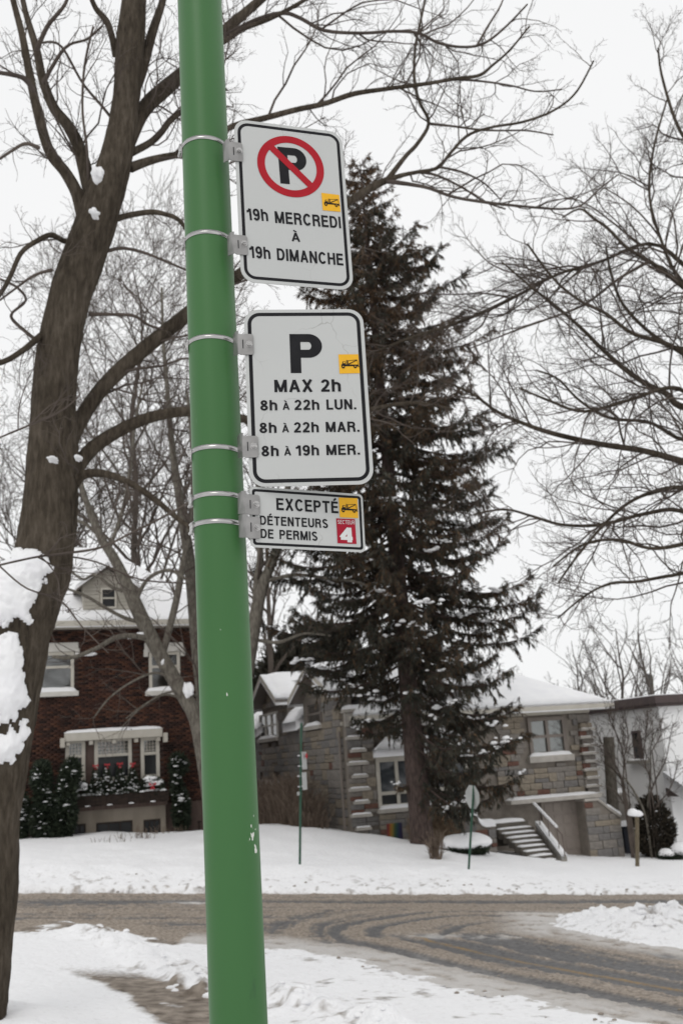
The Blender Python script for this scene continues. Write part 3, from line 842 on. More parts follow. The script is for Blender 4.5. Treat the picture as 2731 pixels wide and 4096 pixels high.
while zb_ < ap[1] - .2:
    hw0, hw1 = rd[0], rd[1]
    if zb_ + .11 > rd[3]:
        k = (zb_ + .11 - rd[3]) / max(ap[1] - .08 - rd[3], .01)
        hw0, hw1 = rd[0] + (ap[0] - rd[0]) * k, rd[1] - (rd[1] - ap[0]) * k
    if hw1 - hw0 > 0.15:
        spans = [(hw0, hw1)]
        if zb_ < rdw[3] + .06 and zb_ + .11 > rdw[2] - .06: spans = [(hw0, rdw[0] - .03), (rdw[1] + .03, hw1)]
        for (a, b) in spans:
            MB().prism([(a, yd - .012, zb_), (a, yd + .03, zb_), (a, yd + .03, zb_ + .118), (a, yd + .012, zb_ + .118)], (b - a, 0, 0)).build('clapboard', 'siding', dm)
    zb_ += 0.12
window(bh, rdw, yd - .02, fw=0.06, glass='glass_dark', rails=(0.5,), blind=0.55)
e0 = F1.uz(303, 2362, yd); hwid = ap[0] - e0[0]
for sg in (-1, 1):
    x_e = ap[0] + sg * hwid
    MB().prism([(x_e, yd - .30, e0[1]), (ap[0], yd - .30, ap[1]), (ap[0], yd - .30, ap[1] + .10), (x_e - sg * .0, yd - .30, e0[1] + .10)], (0, 3.9, 0)).build('dormer_roof', 'taupe', dm)
    B('rake_board', 0, 0.01, 0, .01, 0, .01, 'offwhite', dm) if False else None
    quad_sheet('dormer_snow', [(x_e, yd - .32, e0[1] + .10), (ap[0], yd - .32, ap[1] + .10), (ap[0], yd + 3.5, ap[1] + .10), (x_e, yd + 3.5, e0[1] + .10)], 0.10, dm, nu=12, nv=12, amp=.05, seed=3)

# window box with its trees (things standing in it)
wb = F1.rect(275, 3172, 663, 3216)
wy0, wy1 = -0.62, -0.235
b0 = F1.world((wb[0] + wb[1]) / 2, 0, wb[2])
box = empty('window_box', b0, F1.ang, 'long dark wooden window box under the bay window of the brick house', 'planter')
hw = (wb[1] - wb[0]) / 2; hh = wb[3] - wb[2]
B('front_board', -hw, hw, wy0, wy0 + .03, 0, hh, 'wood_dark', box)
B('back_board', -hw, hw, wy1 - .03, wy1, 0, hh, 'wood_dark', box)
B('soil', -hw + .03, hw - .03, wy0 + .03, wy1 - .03, 0.02, hh - .03, 'wood_dark', box)
for s_ in (-1, 1):
    B('end_board', s_ * hw, s_ * (hw - .03) , wy0 + .031, wy1 - .031, 0, hh - .002, 'wood_dark', box)
for i in range(9):
    q = -hw + .12 + (2 * hw - .36) * i / 8
    B('slat', q, q + .12, wy0 - .03, wy0 - .002, 0.03, hh - .02, 'wood_dark', box)
    snow_slab('snow_cap', q - .02, q + .15, wy0 - .06, wy0 + .0, 0.005 if i % 2 else hh - .01, .03, box, i, 8, 4)
B('support_board', -hw, hw, wy1 - .12, 0.0, -0.13, -.003, 'board_brown', box)
snow_slab('snow_cap', -hw + .02, -hw + 1.0, wy0 + .0, wy1, hh - .01, .06, box, 21)
snow_slab('snow_cap', hw - 1.0, hw - .02, wy0 + .0, wy1, hh - .01, .06, box, 22)
def leaf_cloud(n, shape, rng, l0, l1, w0, w1, hang=0.0):
    """n little diamond leaves; shape(rng,n) -> points (n,3) and outward dirs"""
    P, D = shape(rng, n)
    D = D + rng.normal(0, 0.55, (n, 3)); D[:, 2] -= hang
    D /= np.linalg.norm(D, axis=1, keepdims=True) + 1e-9
    S = np.cross(D, rng.normal(0, 1, (n, 3))); S /= np.linalg.norm(S, axis=1, keepdims=True) + 1e-9
    L = rng.uniform(l0, l1, (n, 1)); Wd = rng.uniform(w0, w1, (n, 1))
    V = np.stack([P, P + D * L * .45 + S * Wd, P + D * L, P + D * L * .45 - S * Wd], 1).reshape(-1, 3)
    F = np.arange(n * 4).reshape(-1, 4)
    return V, F
def cone_shape(h, r):
    def f(rng, n):
        z = h * (1 - np.sqrt(rng.random(n)))
        rad_ = r * (1 - z / h) * (0.72 + 0.28 * np.sqrt(rng.random(n))) * (0.85 + .3 * (np.sin(z / h * 26) * .5 + .5))
        a = rng.uniform(0, 6.283, n)
        return np.stack([rad_ * np.cos(a), rad_ * np.sin(a), z], 1), np.stack([np.cos(a), np.sin(a), np.full(n, .35)], 1)
    return f
def ball_shape(sx, sy, sz, z0=0.0, inner=0.55):
    def f(rng, n):
        D = rng.normal(0, 1, (n, 3)); D /= np.linalg.norm(D, axis=1, keepdims=True)
        r = inner + (1 - inner) * rng.random((n, 1)) ** .6
        k = 0.82 + 0.36 * fbm(D[:, 0] * 2.2 + D[:, 2] * 1.5 + 4, D[:, 1] * 2.2 - D[:, 2] + 8, int(sx * 100) % 17, 3)[:, None]
        P = D * r * k * np.array([sx, sy, sz]); P[:, 2] += z0
        return P, D
    return f
words4 = ['leftmost', 'second', 'third', 'rightmost']
for i, px in enumerate((383, 430, 481, 532)):
    u_, _ = F1.uz(px, 3150, (wy0 + wy1) / 2)
    zt = F1.uz(px, (3066, 3062, 3058, 3058)[i], (wy0 + wy1) / 2)[1]
    base = F1.world(u_, (wy0 + wy1) / 2, wb[3] - 0.03)
    h = zt - base[2]
    rng = np.random.default_rng(30 + i)
    t_ = empty('miniature_fir', base, F1.ang, 'small snowy fir with a red bow, %s of four in the window box%s' % (words4[i], ' from left' if 0 < i < 3 else ''), 'shrub', 'small firs in the window box')
    MB().tube([(0, 0, -.0), (0, 0, h * .5), (0, 0, h)], [.022, .016, .006], 6).build('trunk', 'bark', t_)
    V, F = leaf_cloud(1500, cone_shape(h, .22), rng, .06, .12, .010, .022)
    obj('foliage', np_mesh('foliage', V, [F]), 'leaf', t_)
    it = []
    for k in range(36):
        z = h * (1 - math.sqrt(rng.random())) * .95; a = rng.uniform(3.3, 6.1) if k % 4 else rng.uniform(0, 6.28); r = .215 * (1 - z / h) + .01
        q = rng.uniform(.02, .052)
        it.append((r * math.cos(a), r * math.sin(a), z + .02, q, q, q * .6))
    lumps('snow_cap', it, 'snow', t_, i)
    bo = MB()
    for s_ in (-1, 1):
        bo.poly([(0, -.03, h + .02), (s_ * .085, -.05, h + .07), (s_ * .09, -.03, h - .01), (s_ * .05, .03, h + .03)], [(0, 1, 2), (0, 2, 3), (0, 3, 1), (1, 3, 2)])
        bo.poly([(0, -.04, h + .01), (s_ * .05, -.06, h - .09), (s_ * .015, -.06, h - .10), (s_ * .02, -.03, h - .02)], [(0, 1, 2), (0, 2, 3), (0, 3, 1), (1, 3, 2)])
    bo.box(-.022, .022, -.055, -.01, h - .0, h + .045)
    bo.build('bow', 'red', t_)
for i, (x0, x1, yt, yb2, lab) in enumerate(((280, 352, 3118, 3168, 'low evergreen sprig buried in snow at the left end of the window box'),
                                            (562, 655, 3104, 3152, 'snow topped evergreen sprig with a red bow at the right end of the window box'))):
    r = F1.rect(x0, yt, x1, yb2, (wy0 + wy1) / 2)
    base = F1.world((r[0] + r[1]) / 2, (wy0 + wy1) / 2, wb[3] - .02)
    rng = np.random.default_rng(50 + i)
    sx = (r[1] - r[0]) / 2; sz = max(r[3] - base[2], .2)
    t_ = empty('planter_shrub', base, F1.ang, lab, 'shrub', 'snowy sprigs in the window box')
    V, F = leaf_cloud(900, ball_shape(sx * 1.05, .2, sz * .75, sz * .25), rng, .08, .15, .012, .02)
    obj('foliage', np_mesh('foliage', V, [F]), 'leaf', t_)
    it = [(rng.uniform(-sx, sx) * .8, rng.uniform(-.12, .05), sz * rng.uniform(.35, .85), rng.uniform(.07, .16), .12, rng.uniform(.05, .1)) for k in range(16)]
    lumps('snow_cap', it, 'snow', t_, 60 + i)
    if i == 1:
        bo = MB()
        q = F1.uz(605, 3138, (wy0 + wy1) / 2)
        bx, bz = q[0] - (r[0] + r[1]) / 2, q[1] - base[2]
        for s_ in (-1, 1):
            bo.poly([(bx, -.27, bz), (bx + s_ * .11, -.30, bz + .07), (bx + s_ * .11, -.28, bz - .03), (bx + s_ * .06, -.22, bz + .02)], [(0, 1, 2), (0, 2, 3), (0, 3, 1), (1, 3, 2)])
            bo.poly([(bx, -.28, bz), (bx + s_ * .08, -.30, bz - .14), (bx + s_ * .02, -.30, bz - .15), (bx, -.25, bz - .03)], [(0, 1, 2), (0, 2, 3), (0, 3, 1), (1, 3, 2)])
        bo.build('bow', 'red', t_)
# evergreen shrubs against the brick wall
def evergreen(name, base, sx, sy, h, n, label, seed, snow=30, m='leaf', leaf=(.10, .22, .02, .04), cat='shrub', group=None, shapes=None, rz=0):
    rng = np.random.default_rng(seed)
    t_ = empty(name, base, rz, label, cat, group)
    mb = MB()
    for k in range(4):
        a = rng.uniform(0, 6.28)
        mb.tube([(0.05 * math.cos(a), .05 * math.sin(a), -.15), (sx * .25 * math.cos(a), sy * .25 * math.sin(a), h * .4), (sx * .3 * math.cos(a), sy * .3 * math.sin(a), h * .85)], [.03, .02, .008], 5)
    mb.build('stem', 'bark', t_)
    VV, FF, nn, it = [], [], 0, []
    shapes = shapes or [(0, 0, h * .5, sx, sy, h * .5)]
    tot = sum(s[3] * s[5] for s in shapes)
    for (cx, cy, cz, ax, ay, az) in shapes:
        k = int(n * ax * az / tot)
        V, F = leaf_cloud(k, ball_shape(ax, ay, az), rng, *leaf)
        VV.append(V + np.array([cx, cy, cz])); FF.append(F + nn); nn += len(V)
        for q in range(int(snow * ax * az / tot)):
            D = rng.normal(0, 1, 3); D[2] = D[2] * .6 + .45; D[1] = -abs(D[1]); D /= np.linalg.norm(D)
            r = rng.uniform(.025, .085)
            it.append((cx + D[0] * ax * .95, cy + D[1] * ay * .95, cz + D[2] * az * .95, r * 1.3, r, r * .6))
    obj('foliage', np_mesh('foliage', np.concatenate(VV), [np.concatenate(FF)]), m, t_)
    if it: lumps('snow_cap', it, 'snow', t_, seed)
    return t_
def facade_shrub(px0, px1, pyt, pyb, label, seed, off, shapes=None, n=5200):
    u0, z0 = F1.uz(px0, pyb, off); u1, _ = F1.uz(px1, pyb, off); _, zt = F1.uz((px0 + px1) / 2, pyt, off)
    p = F1.world((u0 + u1) / 2, off, 0); zg = gz(p[0], p[1])
    h = zt - zg; sx = (u1 - u0) / 2
    sh = shapes(sx, h) if shapes else None
    return evergreen('evergreen_shrub', (p[0], p[1], zg), sx, .4, h, n, label, seed, 46, shapes=sh, rz=F1.ang)
facade_shrub(130, 200, 3052, 3365, 'tall dark evergreen shrub by the brick wall, nearer the big snowy trunk', 71, -0.9,
             lambda s, h: [(0, 0, h * .80, s, .35, h * .22), (.05, 0, h * .5, s * .9, .35, h * .28), (.1, 0, h * .22, s * 1.5, .45, h * .26)])
facade_shrub(225, 312, 3044, 3350, 'tall dark evergreen shrub reaching the left pane of the bay window', 72, -0.95,
             lambda s, h: [(s * .35, 0, h * .84, s * .75, .35, h * .17), (0, 0, h * .6, s * .8, .35, h * .25), (-.1, 0, h * .28, s * 1.1, .45, h * .3)])
facade_shrub(692, 752, 3022, 3335, 'thin dark climbing shrub on the brick wall right of the bay window', 73, -0.35,
             lambda s, h: [(0, 0, h * .88, s, .2, h * .13), (-.1, 0, h * .62, s * .55, .2, h * .22), (.05, 0, h * .3, s * .9, .25, h * .3)], 3000)
facade_shrub(40, 110, 3160, 3385, 'low dark evergreen shrub at the foot of the brick wall beside the big trunk', 74, -0.7, None, 3200)
# a small garden lamp by the boards
q = F1.uz(797, 3290, -.6); p = F1.world(q[0], -.6, 0); zg = gz(p[0], p[1])
gl = empty('garden_lamp', (p[0], p[1], zg - .05), 0, 'short black garden lamp standing by the brown boards of the brick house', 'lamp')
MB().tube([(0, 0, 0), (0, 0, .34)], [.035, .035], 8).build('stem', 'wood_dark', gl)
MB().tube([(0, 0, .34), (0, 0, .37), (0, 0, .40)], [.07, .07, .02], 8).build('lamp_hood', 'wood_dark', gl)

# ================================================================== stone house (centre and right)
KA = rad(20)
FF_ = Facade(1380, 3180, 31.5, KA)                                 # front
FS = Facade(1380, 3180, 31.5, KA + math.pi / 2)                    # left side wall; its local x runs back from the corner
sh = empty('stone_house', FF_.o, KA, 'grey stone house with red accent stones, gabled side and garage, behind the spruce', 'house')
K3 = FF_.o
def side_xy(u):                                                    # side wall u -> house local (x,y)
    return (0.0, u)
sz = lambda px, py: FS.uz(px, py)
zgr = -3.2
uEnd = sz(960, 3000)[0]
zSE = sz(1145, 2908)[1]                                            # side eave
def gable(pa, pl, pr):                                             # apex, left eave, right eave on the side wall
    return FS.uz(*pa, .40), FS.uz(*pl, .40), FS.uz(*pr, .40)
G1 = gable((1045, 2716), (1012, 2790), (1110, 2832))
G2 = gable((1223, 2683), (1172, 2797), (1318, 2770))
def sym(Gx):
    A, L, R = Gx
    w = (abs(L[0] - A[0]) + abs(R[0] - A[0])) / 2
    z = (L[1] + R[1]) / 2
    return A[0], A[1], w, z
g1u, g1z, g1w, g1e = sym(G1)
g2u, g2z, g2w, g2e = sym(G2)
uR_ = FF_.uz(2372, 3000)[0]                                        # right end of the front
zFE = FF_.uz(2230, 2842)[1]                                        # front eave
dep = max(uEnd, 10.5)
core = MB()
# core of mortar: side block, front block
wall_poly = [(0.0, zgr), (dep, zgr), (dep, zSE), (g1u + g1w, zSE), (g1u + g1w, g1e), (g1u, g1z), (g1u - g1w, g1e), (g1u - g1w, zSE),
             (g2u + g2w, zSE), (g2u + g2w, g2e), (g2u, g2z), (g2u - g2w, g2e), (g2u - g2w, zSE), (0.0, zSE)]
sw = MB().prism([(0.05, u, z) for u, z in wall_poly], (0.35, 0, 0)).build('side_wall', 'stone_mortar', sh)
fw_ = MB().box(0.05, uR_ - .02, 0.05, 9.0, zgr, zFE).build('front_wall', 'stone_mortar', sh)
# stones
SM = [bpy.data.meshes.new('stone') for _ in range(1)]
stone_mats = ['stone_a', 'stone_b', 'stone_c', 'stone_d']
stone_mesh = {}
rngS = np.random.default_rng(11)
for k, mm in enumerate(stone_mats):
    for v in range(3):
        mb = MB().box(-.5, .5, -.5, .5, -.5, .5)
        me_ = bpy.data.meshes.new('stone'); me_.from_pydata(mb.v, [], mb.f)
        bm = bmesh.new(); bm.from_mesh(me_)
        bmesh.ops.bevel(bm, geom=list(bm.edges), offset=0.06, segments=1, affect='EDGES')
        for q in bm.verts:
            q.co += Vector(rngS.uniform(-.025, .025, 3))
        bm.to_mesh(me_); bm.free()
        me_.materials.append(M[mm])
        stone_mesh[(mm, v)] = me_
def lay_stones(rect, holes, poly, place, rng, parent, rows=(0.17, 0.30), wid=(0.22, 0.62), red=0.06, limit=None):
    """random ashlar; place(u,z,w,h,prot)->(loc,scale)"""
    u0, u1, z0, z1 = rect
    z = z0; out_ = []
    while z < z1 - .05:
        h = min(rng.uniform(*rows), z1 - z)
        u = u0
        while u < u1 - .04:
            w = min(rng.uniform(*wid), u1 - u)
            if u1 - u - w < .12: w = u1 - u
            parts = [(z, h)] if h < .24 or rng.random() < .6 else [(z, h * .45), (z + h * .45, h * .55)]
            for (zz, hh) in parts:
                ok = True
                for H in holes:
                    if u + .02 < H[1] and u + w - .02 > H[0] and zz + .02 < H[3] and zz + hh - .02 > H[2]:
                        ok = False; break
                if ok and poly:
                    for (cu, cz) in ((u + .04, zz + hh - .03), (u + w - .04, zz + hh - .03), (u + w / 2, zz + hh / 2)):
                        if not inpoly((cu, cz), poly): ok = False; break
                if ok: out_.append((u + w / 2, zz + hh / 2, w - .016, hh - .014))
            u += w
        z += h
    for (u, zz, w, h) in out_:
        r = rng.random()
        mm = 'stone_c' if r < red * 1.3 and w < .46 else ('stone_b' if r < red + .27 else ('stone_d' if r < red + .5 else 'stone_a'))
        loc, scl = place(u, zz, w, h, rng.uniform(.0, .025))
        o = bpy.data.objects.new('stone', stone_mesh[(mm, int(rng.integers(3)))])
        o.location = loc; o.scale = scl
        link(o, parent)
    return len(out_)
pl_side = lambda u, z, w, h, p: ((0.03 - p, u, z), (0.10, w, h))
pl_front = lambda u, z, w, h, p: ((u, 0.03 - p, z), (w, 0.10, h))
# side wall windows
sw1 = [sorted((sz(1038, 2900)[0], sz(1108, 2900)[0])), (sz(1072, 2954)[1], sz(1072, 2853)[1])]
sw2 = [sorted((sz(1226, 2850)[0], sz(1282, 2850)[0])), (sz(1254, 2903)[1], sz(1254, 2808)[1])]
sw3 = [sorted((sz(1048, 3180)[0], sz(1122, 3180)[0])), (sz(1085, 3262)[1], sz(1085, 3118)[1])]
hol = [(q[0][0] - .05, q[0][1] + .05, q[1][0] - .12, q[1][1] + .05) for q in (sw1, sw2, sw3)]
zlow = sz(1385, 3385)[1]
ns = lay_stones((0.02, dep, zlow - .1, max(g1z, g2z)), hol, wall_poly, pl_side, np.random.default_rng(3), sw, rows=(.20, .36), wid=(.34, .95))
print('side stones', ns, 'gables', g1u, g1w, g1z, g1e, g2u, g2w, g2z, g2e, 'eave', zSE)
def side_window(q, rails, muls, parent, fr='offwhite', bl=0.05):
    """window in the side wall: built flat, then turned onto it"""
    (a, b), (z0, z1) = q
    e = window(parent, (a, b, z0, z1), 0.02, fw=.07, frame=fr, glass='clear' if bl is not None else 'glass_dark', rails=rails, muls=muls, blind=bl)
    e.rotation_euler = (0, 0, math.pi / 2); e.scale = (1, -1, 1)
    return e
for q, ra, mu_, fr in ((sw1, (.5,), (.34, .67), 'offwhite'), (sw2, (.5,), (), 'taupe'), (sw3, (.6,), (.34, .67), 'taupe')):
    side_window(q, ra, mu_, sh, fr, None if q is sw3 else .05)
    B('sill', -.12, .04, q[0][0] - .12, q[0][1] + .12, q[1][0] - .13, q[1][0] - .003, 'ledge', sw)
    snow_slab('snow_cap', -.13, .02, q[0][0] - .10, q[0][1] + .10, q[1][0] - .01, .12, sw, 4)
# gable dormer roofs with ridges running into the house
for k, (gu, g_z, gw, ge) in enumerate(((g1u, g1z, g1w, g1e), (g2u, g2z, g2w, g2e))):
    ov = .22
    for s_ in (-1, 1):
        ue = gu + s_ * (gw + ov); zz = ge - ov * (g_z - ge) / gw
        rf_ = MB().prism([(-.42, ue, zz), (-.42, gu, g_z), (-.42, gu, g_z + .11), (-.42, ue, zz + .11)], (5.4, 0, 0)).build('gable_roof', 'taupe', sh)
        B('rake', 0, .001, 0, .001, 0, .001, 'cream', rf_) if False else None
        MB().prism([(-.45, ue, zz - .02), (-.45, gu, g_z - .02), (-.45, gu, g_z + .13), (-.45, ue, zz + .13)], (.026, 0, 0)).build('rake_board', 'cream', rf_)
        cs = [(-.44, ue, zz + .11), (4.9, ue, zz + .11), (4.9, gu, g_z + .11), (-.44, gu, g_z + .11)]
        if s_ > 0: cs = [cs[1], cs[0], cs[3], cs[2]]
        quad_sheet('roof_snow', cs, .24, rf_, nu=20, nv=10, amp=.10, seed=7 + k)
# main roof over the side, between the gables
zRid = zSE + 2.6
mr = MB().poly([(.45, 1.0, zSE), (.45, dep, zSE), (3.6, dep, zRid), (3.6, 4.2, zRid), (7.6, dep, zSE), (7.6, 1.0, zSE)],
               [(0, 1, 2, 3), (3, 2, 4, 5), (0, 3, 5), (1, 4, 2), (0, 5, 4, 1)]).build('main_roof', 'roof_dark', sh)
quad_sheet('roof_snow', [(0.9, dep, zSE + .45), (0.9, 1.2, zSE + .45), (3.6, 4.2, zRid), (3.6, dep, zRid)], .2, mr, nu=12, nv=12, amp=.1, seed=3)
for a, b in ((0.35, g2u - g2w - .22), (g2u + g2w + .1, g1u - g1w - .15), (g1u + g1w + .1, dep)):
    if b - a < .3: continue
    quad_sheet('roof_snow', [(-.20, b, zSE + .05), (-.20, a, zSE + .05), (2.4, a, zSE + 1.82), (2.4, b, zSE + 1.82)], .30, mr, nu=12, nv=12, amp=.14, seed=int(a * 7))
MB().tube([(1.6, g1u + .1, g1z - .2), (1.6, g1u + .1, g1z + .55)], [.12, .12], 10).tube([(1.6, g1u + .1, g1z + .55), (1.6, g1u + .1, g1z + .60)], [.17, .17], 10).tube([(1.6, g1u + .1, g1z + .68), (1.6, g1u + .1, g1z + .78)], [.21, .05], 10).build('chimney_pipe', 'metal_pipe', sh)
for px in (1213,):
    u_ = sz(px, 3000)[0]
    MB().tube([(-.07, u_, zSE - .15), (-.07, u_, zgr + .3)], [.05, .05], 8).build('downspout', 'taupe', sh)
MB().tube([(-.05, .06, zFE - .3), (-.05, .06, zgr + .3)], [.05, .05], 8).build('downspout', 'taupe', sh)
# front: quoin pilaster at the left corner, bay, right hand part with window and garage
q0, q1 = FF_.uz(1384, 3100)[0], FF_.uz(1490, 3100)[0]
zcap = FF_.uz(1430, 2850)[1]
pil = B('pilaster', q0, q1, -.22, .06, zgr, zcap, 'stone_mortar', sh)
cap = B('coping', q0 - .06, q1 + .06, -.30, .06, zcap + .003, zcap + .10, 'ledge', pil)
snow_slab('snow_cap', q0 - .05, q1 + .05, -.29, .05, zcap + .09, .14, pil, 2)
B('cream_band', q0 - .02, q1 + .02, -.26, -.19, zcap - .42, zcap - .02, 'ledge', pil)
pl_pil = lambda u, z, w, h, p: ((u, -.23 - p, z), (w, 0.10, h))
zz = zcap - .45; k = 0
while zz > zlow - .4:
    hgt = .27
    lay_stones((q0, q1, zz - hgt, zz), [], None, pl_pil, np.random.default_rng(200 + k), pil, rows=(hgt, hgt + .01), wid=(.3, .6), red=.20)
    if k % 1 == 0:
        a, b = (q0 - .03, q0 + (q1 - q0) * .72) if k % 2 == 0 else (q0 + (q1 - q0) * .1, q0 + (q1 - q0) * .66)
        le = B('ledge', a, b, -.40, -.2, zz - hgt - .10, zz - hgt - .01, 'ledge', pil)
        snow_slab('snow_cap', a + .01, b - .01, -.40, -.27, zz - hgt - .02, .05, pil, k)
    zz -= hgt + .11; k += 1
# bay
by0, by1 = FF_.uz(1488, 3100)[0] + .02, FF_.uz(1860, 3100)[0]
bzt, bzb = FF_.uz(1560, 3030)[1], FF_.uz(1560, 3232)[1]
bay = B('bay', by0, by1, -.30, .06, zgr, bzb - .12, 'stone_mortar', sh)
lay_stones((by0, by1, zlow - .5, bzb - .14), [], None, lambda u, z, w, h, p: ((u, -.31 - p, z), (w, .08, h)), np.random.default_rng(77), bay, red=.15)
si = B('sill', by0 - .05, by1 + .05, -.46, -.0, bzb - .115, bzb, 'ledge', bay)
snow_slab('snow_cap', by0, by1, -.45, -.10, bzb - .01, .13, bay, 8, 30)
w_ = window(sh, (by0 + .02, by1 - .02, bzb + .003, bzt - .003), -.24, fw=.12, frame='cream', glass=['glass_dark', 'glass'], rails=(.30,), muls=(.22, .40, .62, .80), depth=.12)
fc = B('fascia', by0 - .06, by1 + .06, -.42, .0, bzt, bzt + .22, 'cream', bay)
quad_sheet('canopy_snow', [(by0 - .15, -.55, bzt + .2), (by1 + .15, -.55, bzt + .2), (by1 - .8, .02, bzt + .95), (by0 + .95, .02, bzt + .95)], .20, bay, nu=24, nv=10, amp=.08, seed=4)
# upper front wall stones (behind the spruce and right of it)
wr = FF_.rect(2112, 2868, 2262, 3022)
zsl = FF_.uz(2290, 3190)[1]
gd = FF_.rect(2168, 3200, 2322, 3425)
qr0 = FF_.uz(2318, 3000)[0]
hol = [(wr[0] - .08, wr[1] + .08, wr[2] - .2, wr[3] + .05), (by0 - .2, by1 + .2, -9, bzt + .9), (qr0 + .02, uR_ + 1, -9, 99)]
lay_stones((q1 + .02, qr0, zsl + .05, zFE - .12), hol + [(q1, FF_.uz(1960, 3000)[0], -9, 99)], None, pl_front, np.random.default_rng(31), fw_, rows=(.16, .30), wid=(.22, .58), red=.10)
B('frieze', 0.0, uR_ + .0, -.03, .05, zFE - .115, zFE - .003, 'cream', fw_)
window(sh, wr, 0.0, fw=.12, frame='taupe', glass='clear', rails=(.5,), muls=(.5,), blind=.04, proud=.05)
fsill = B('sill', wr[0] - .12, wr[1] + .14, -.16, .05, wr[2] - .20, wr[2] - .004, 'ledge', fw_)
snow_slab('snow_cap', wr[0] - .10, wr[1] + .12, -.15, .02, wr[2] - .02, .13, fw_, 9)
# right quoins with snowy ledges
zz = FF_.uz(2350, 2890)[1]; k = 0
step_h = FF_.uz(2350, 2890)[1] - FF_.uz(2350, 2922)[1]
while zz > zsl + .2:
    a = qr0 + (.0 if k % 2 else .07)
    mm = 'stone_c' if k in (1, 3, 5) else ('stone_b' if k % 3 == 0 else 'stone_a')
    B('quoin', a, uR_ - .25 if mm == 'stone_c' else uR_, -.10, .06, zz - step_h + .085, zz - .005, mm, fw_, .012)
    if mm == 'stone_c': B('quoin', uR_ - .245, uR_, -.10, .06, zz - step_h + .085, zz - .005, 'stone_a', fw_, .012)
    le = B('ledge', a - .04, uR_ + .05, -.20, .06, zz - step_h + .002, zz - step_h + .082, 'ledge', fw_, .01)
    snow_slab('snow_cap', a - .03, uR_ + .04, -.20, -.09, zz - step_h + .080, .018, fw_, k, 10, 4)
    zz -= step_h; k += 1
lay_stones((qr0, uR_, FF_.uz(2350, 2888)[1], zFE - .12), [], None, pl_front, np.random.default_rng(37), fw_)
# eave, hip roof and its snow
B('soffit', .42, uR_ + .55, -.55, 9.4, zFE, zFE + .06, 'cream', sh)
B('gutter', .1, uR_ + .60, -.62, -.545, zFE - .0, zFE + .13, 'cream', sh)
zr = FF_.uz(2112, 2734, 2.6)[1]
quad_sheet('roof_snow', [(.42, 9.2, zFE + .08), (.30, -.58, zFE + .08), (3.0, 4.0, zFE + 2.22), (3.0, 4.3, zFE + 2.22)], .22, sh, nu=20, nv=14, amp=.1, seed=16, edge_round=.05)
rr0 = MB().poly([(.42, -.56, zFE + .062), (uR_ + .58, -.56, zFE + .062), (uR_ + .58, 9.4, zFE + .062), (.42, 9.4, zFE + .062), (3.0, 4.0, zFE + 2.2), (uR_ - 3.4, 4.0, zFE + 2.2)],
                [(0, 1, 5, 4), (1, 2, 5), (2, 3, 4, 5), (3, 0, 4), (3, 2, 1, 0)]).build('hip_roof', 'roof_dark', sh)
quad_sheet('roof_snow', [(.2, -.60, zFE + .10), (uR_ + .62, -.60, zFE + .10), (uR_ - 3.4, 4.0, zFE + 2.22), (3.0, 4.0, zFE + 2.22)], .22, rr0, nu=40, nv=20, amp=.22, seed=5, edge_round=.05)
quad_sheet('roof_snow', [(uR_ + .62, -.55, zFE + .10), (uR_ + .62, 9.4, zFE + .10), (uR_ - 3.39, 4.05, zFE + 2.22), (uR_ - 3.4, 3.95, zFE + 2.22)], .22, rr0, nu=20, nv=12, amp=.1, seed=6, edge_round=.05)
# terrace slab over the garage, garage door with raised panels
sb = FF_.rect(2172, 3182, 2402, 3198, -.55)
slab = B('terrace_slab', sb[0] - 1.2, sb[1], -.62, .03, sb[2], sb[3], 'ledge', sh, .01)
snow_slab('snow_cap', sb[0] - 1.2, sb[1] - .02, -.60, -.05, sb[3] - .01, .09, slab, 12, 24)
gar = B('garage_door', gd[0], gd[1], -.08, .04, zgr, gd[3], 'garage', sh)
nC, nR = 4, 5
for i in range(nC):
    for j in range(nR):
        a = gd[0] + .05 + (gd[1] - gd[0] - .1) * i / nC; b = gd[0] + .05 + (gd[1] - gd[0] - .1) * (i + 1) / nC
        zb0 = gd[2] - .25; z0 = zb0 + (gd[3] - zb0) * j / nR; z1 = zb0 + (gd[3] - zb0) * (j + 1) / nR
        B('panel', a + .04, b - .04, -.10, -.075, z0 + .05, z1 - .05, 'garage', gar, .01)
B('door_jamb', gd[1], gd[1] + .14, -.14, .04, zgr, gd[3] + .02, 'taupe', sh)
# pier with a swept coping right of the garage
p0 = FF_.uz(2345, 3300, -.62); p1 = FF_.uz(2482, 3300, -.62); pt = FF_.uz(2400, 3198, -.62)[1]; plow = FF_.uz(2482, 3268, -.62)[1]
pm = FF_.uz(2398, 3300, -.62)[0]
curve = [(p0[0], pt - .02)] + [(pm + (p1[0] - pm) * math.sin(t_), plow + (pt - .02 - plow) * (1 - math.sin(t_)) ** 1.0 * math.cos(t_) ** .6 if t_ < 1.55 else plow) for t_ in np.linspace(0, 1.57, 9)]
prof = [(p0[0], zgr)] + curve + [(p1[0], zgr)]
pier = MB().prism([(u, -.60, z) for u, z in prof], (0, .50, 0)).build('garage_pier', 'stone_mortar', sh)
lay_stones((p0[0], p1[0], FF_.uz(2400, 3420, -.62)[1] - .3, pt), [], [(u, z - .03) for u, z in prof], lambda u, z, w, h, p: ((u, -.60 - p, z), (w, .07, h)), np.random.default_rng(90), pier, red=.14)
for (a, b) in zip(curve[:-1], curve[1:]):
    pass
MB().prism([(u, -.68, z + .004) for u, z in curve] + [(u, -.68, z + .08) for u, z in curve[::-1]], (0, .64, 0)).build('coping', 'ledge', pier)
cs = np.array(curve[3:])
V = []; 
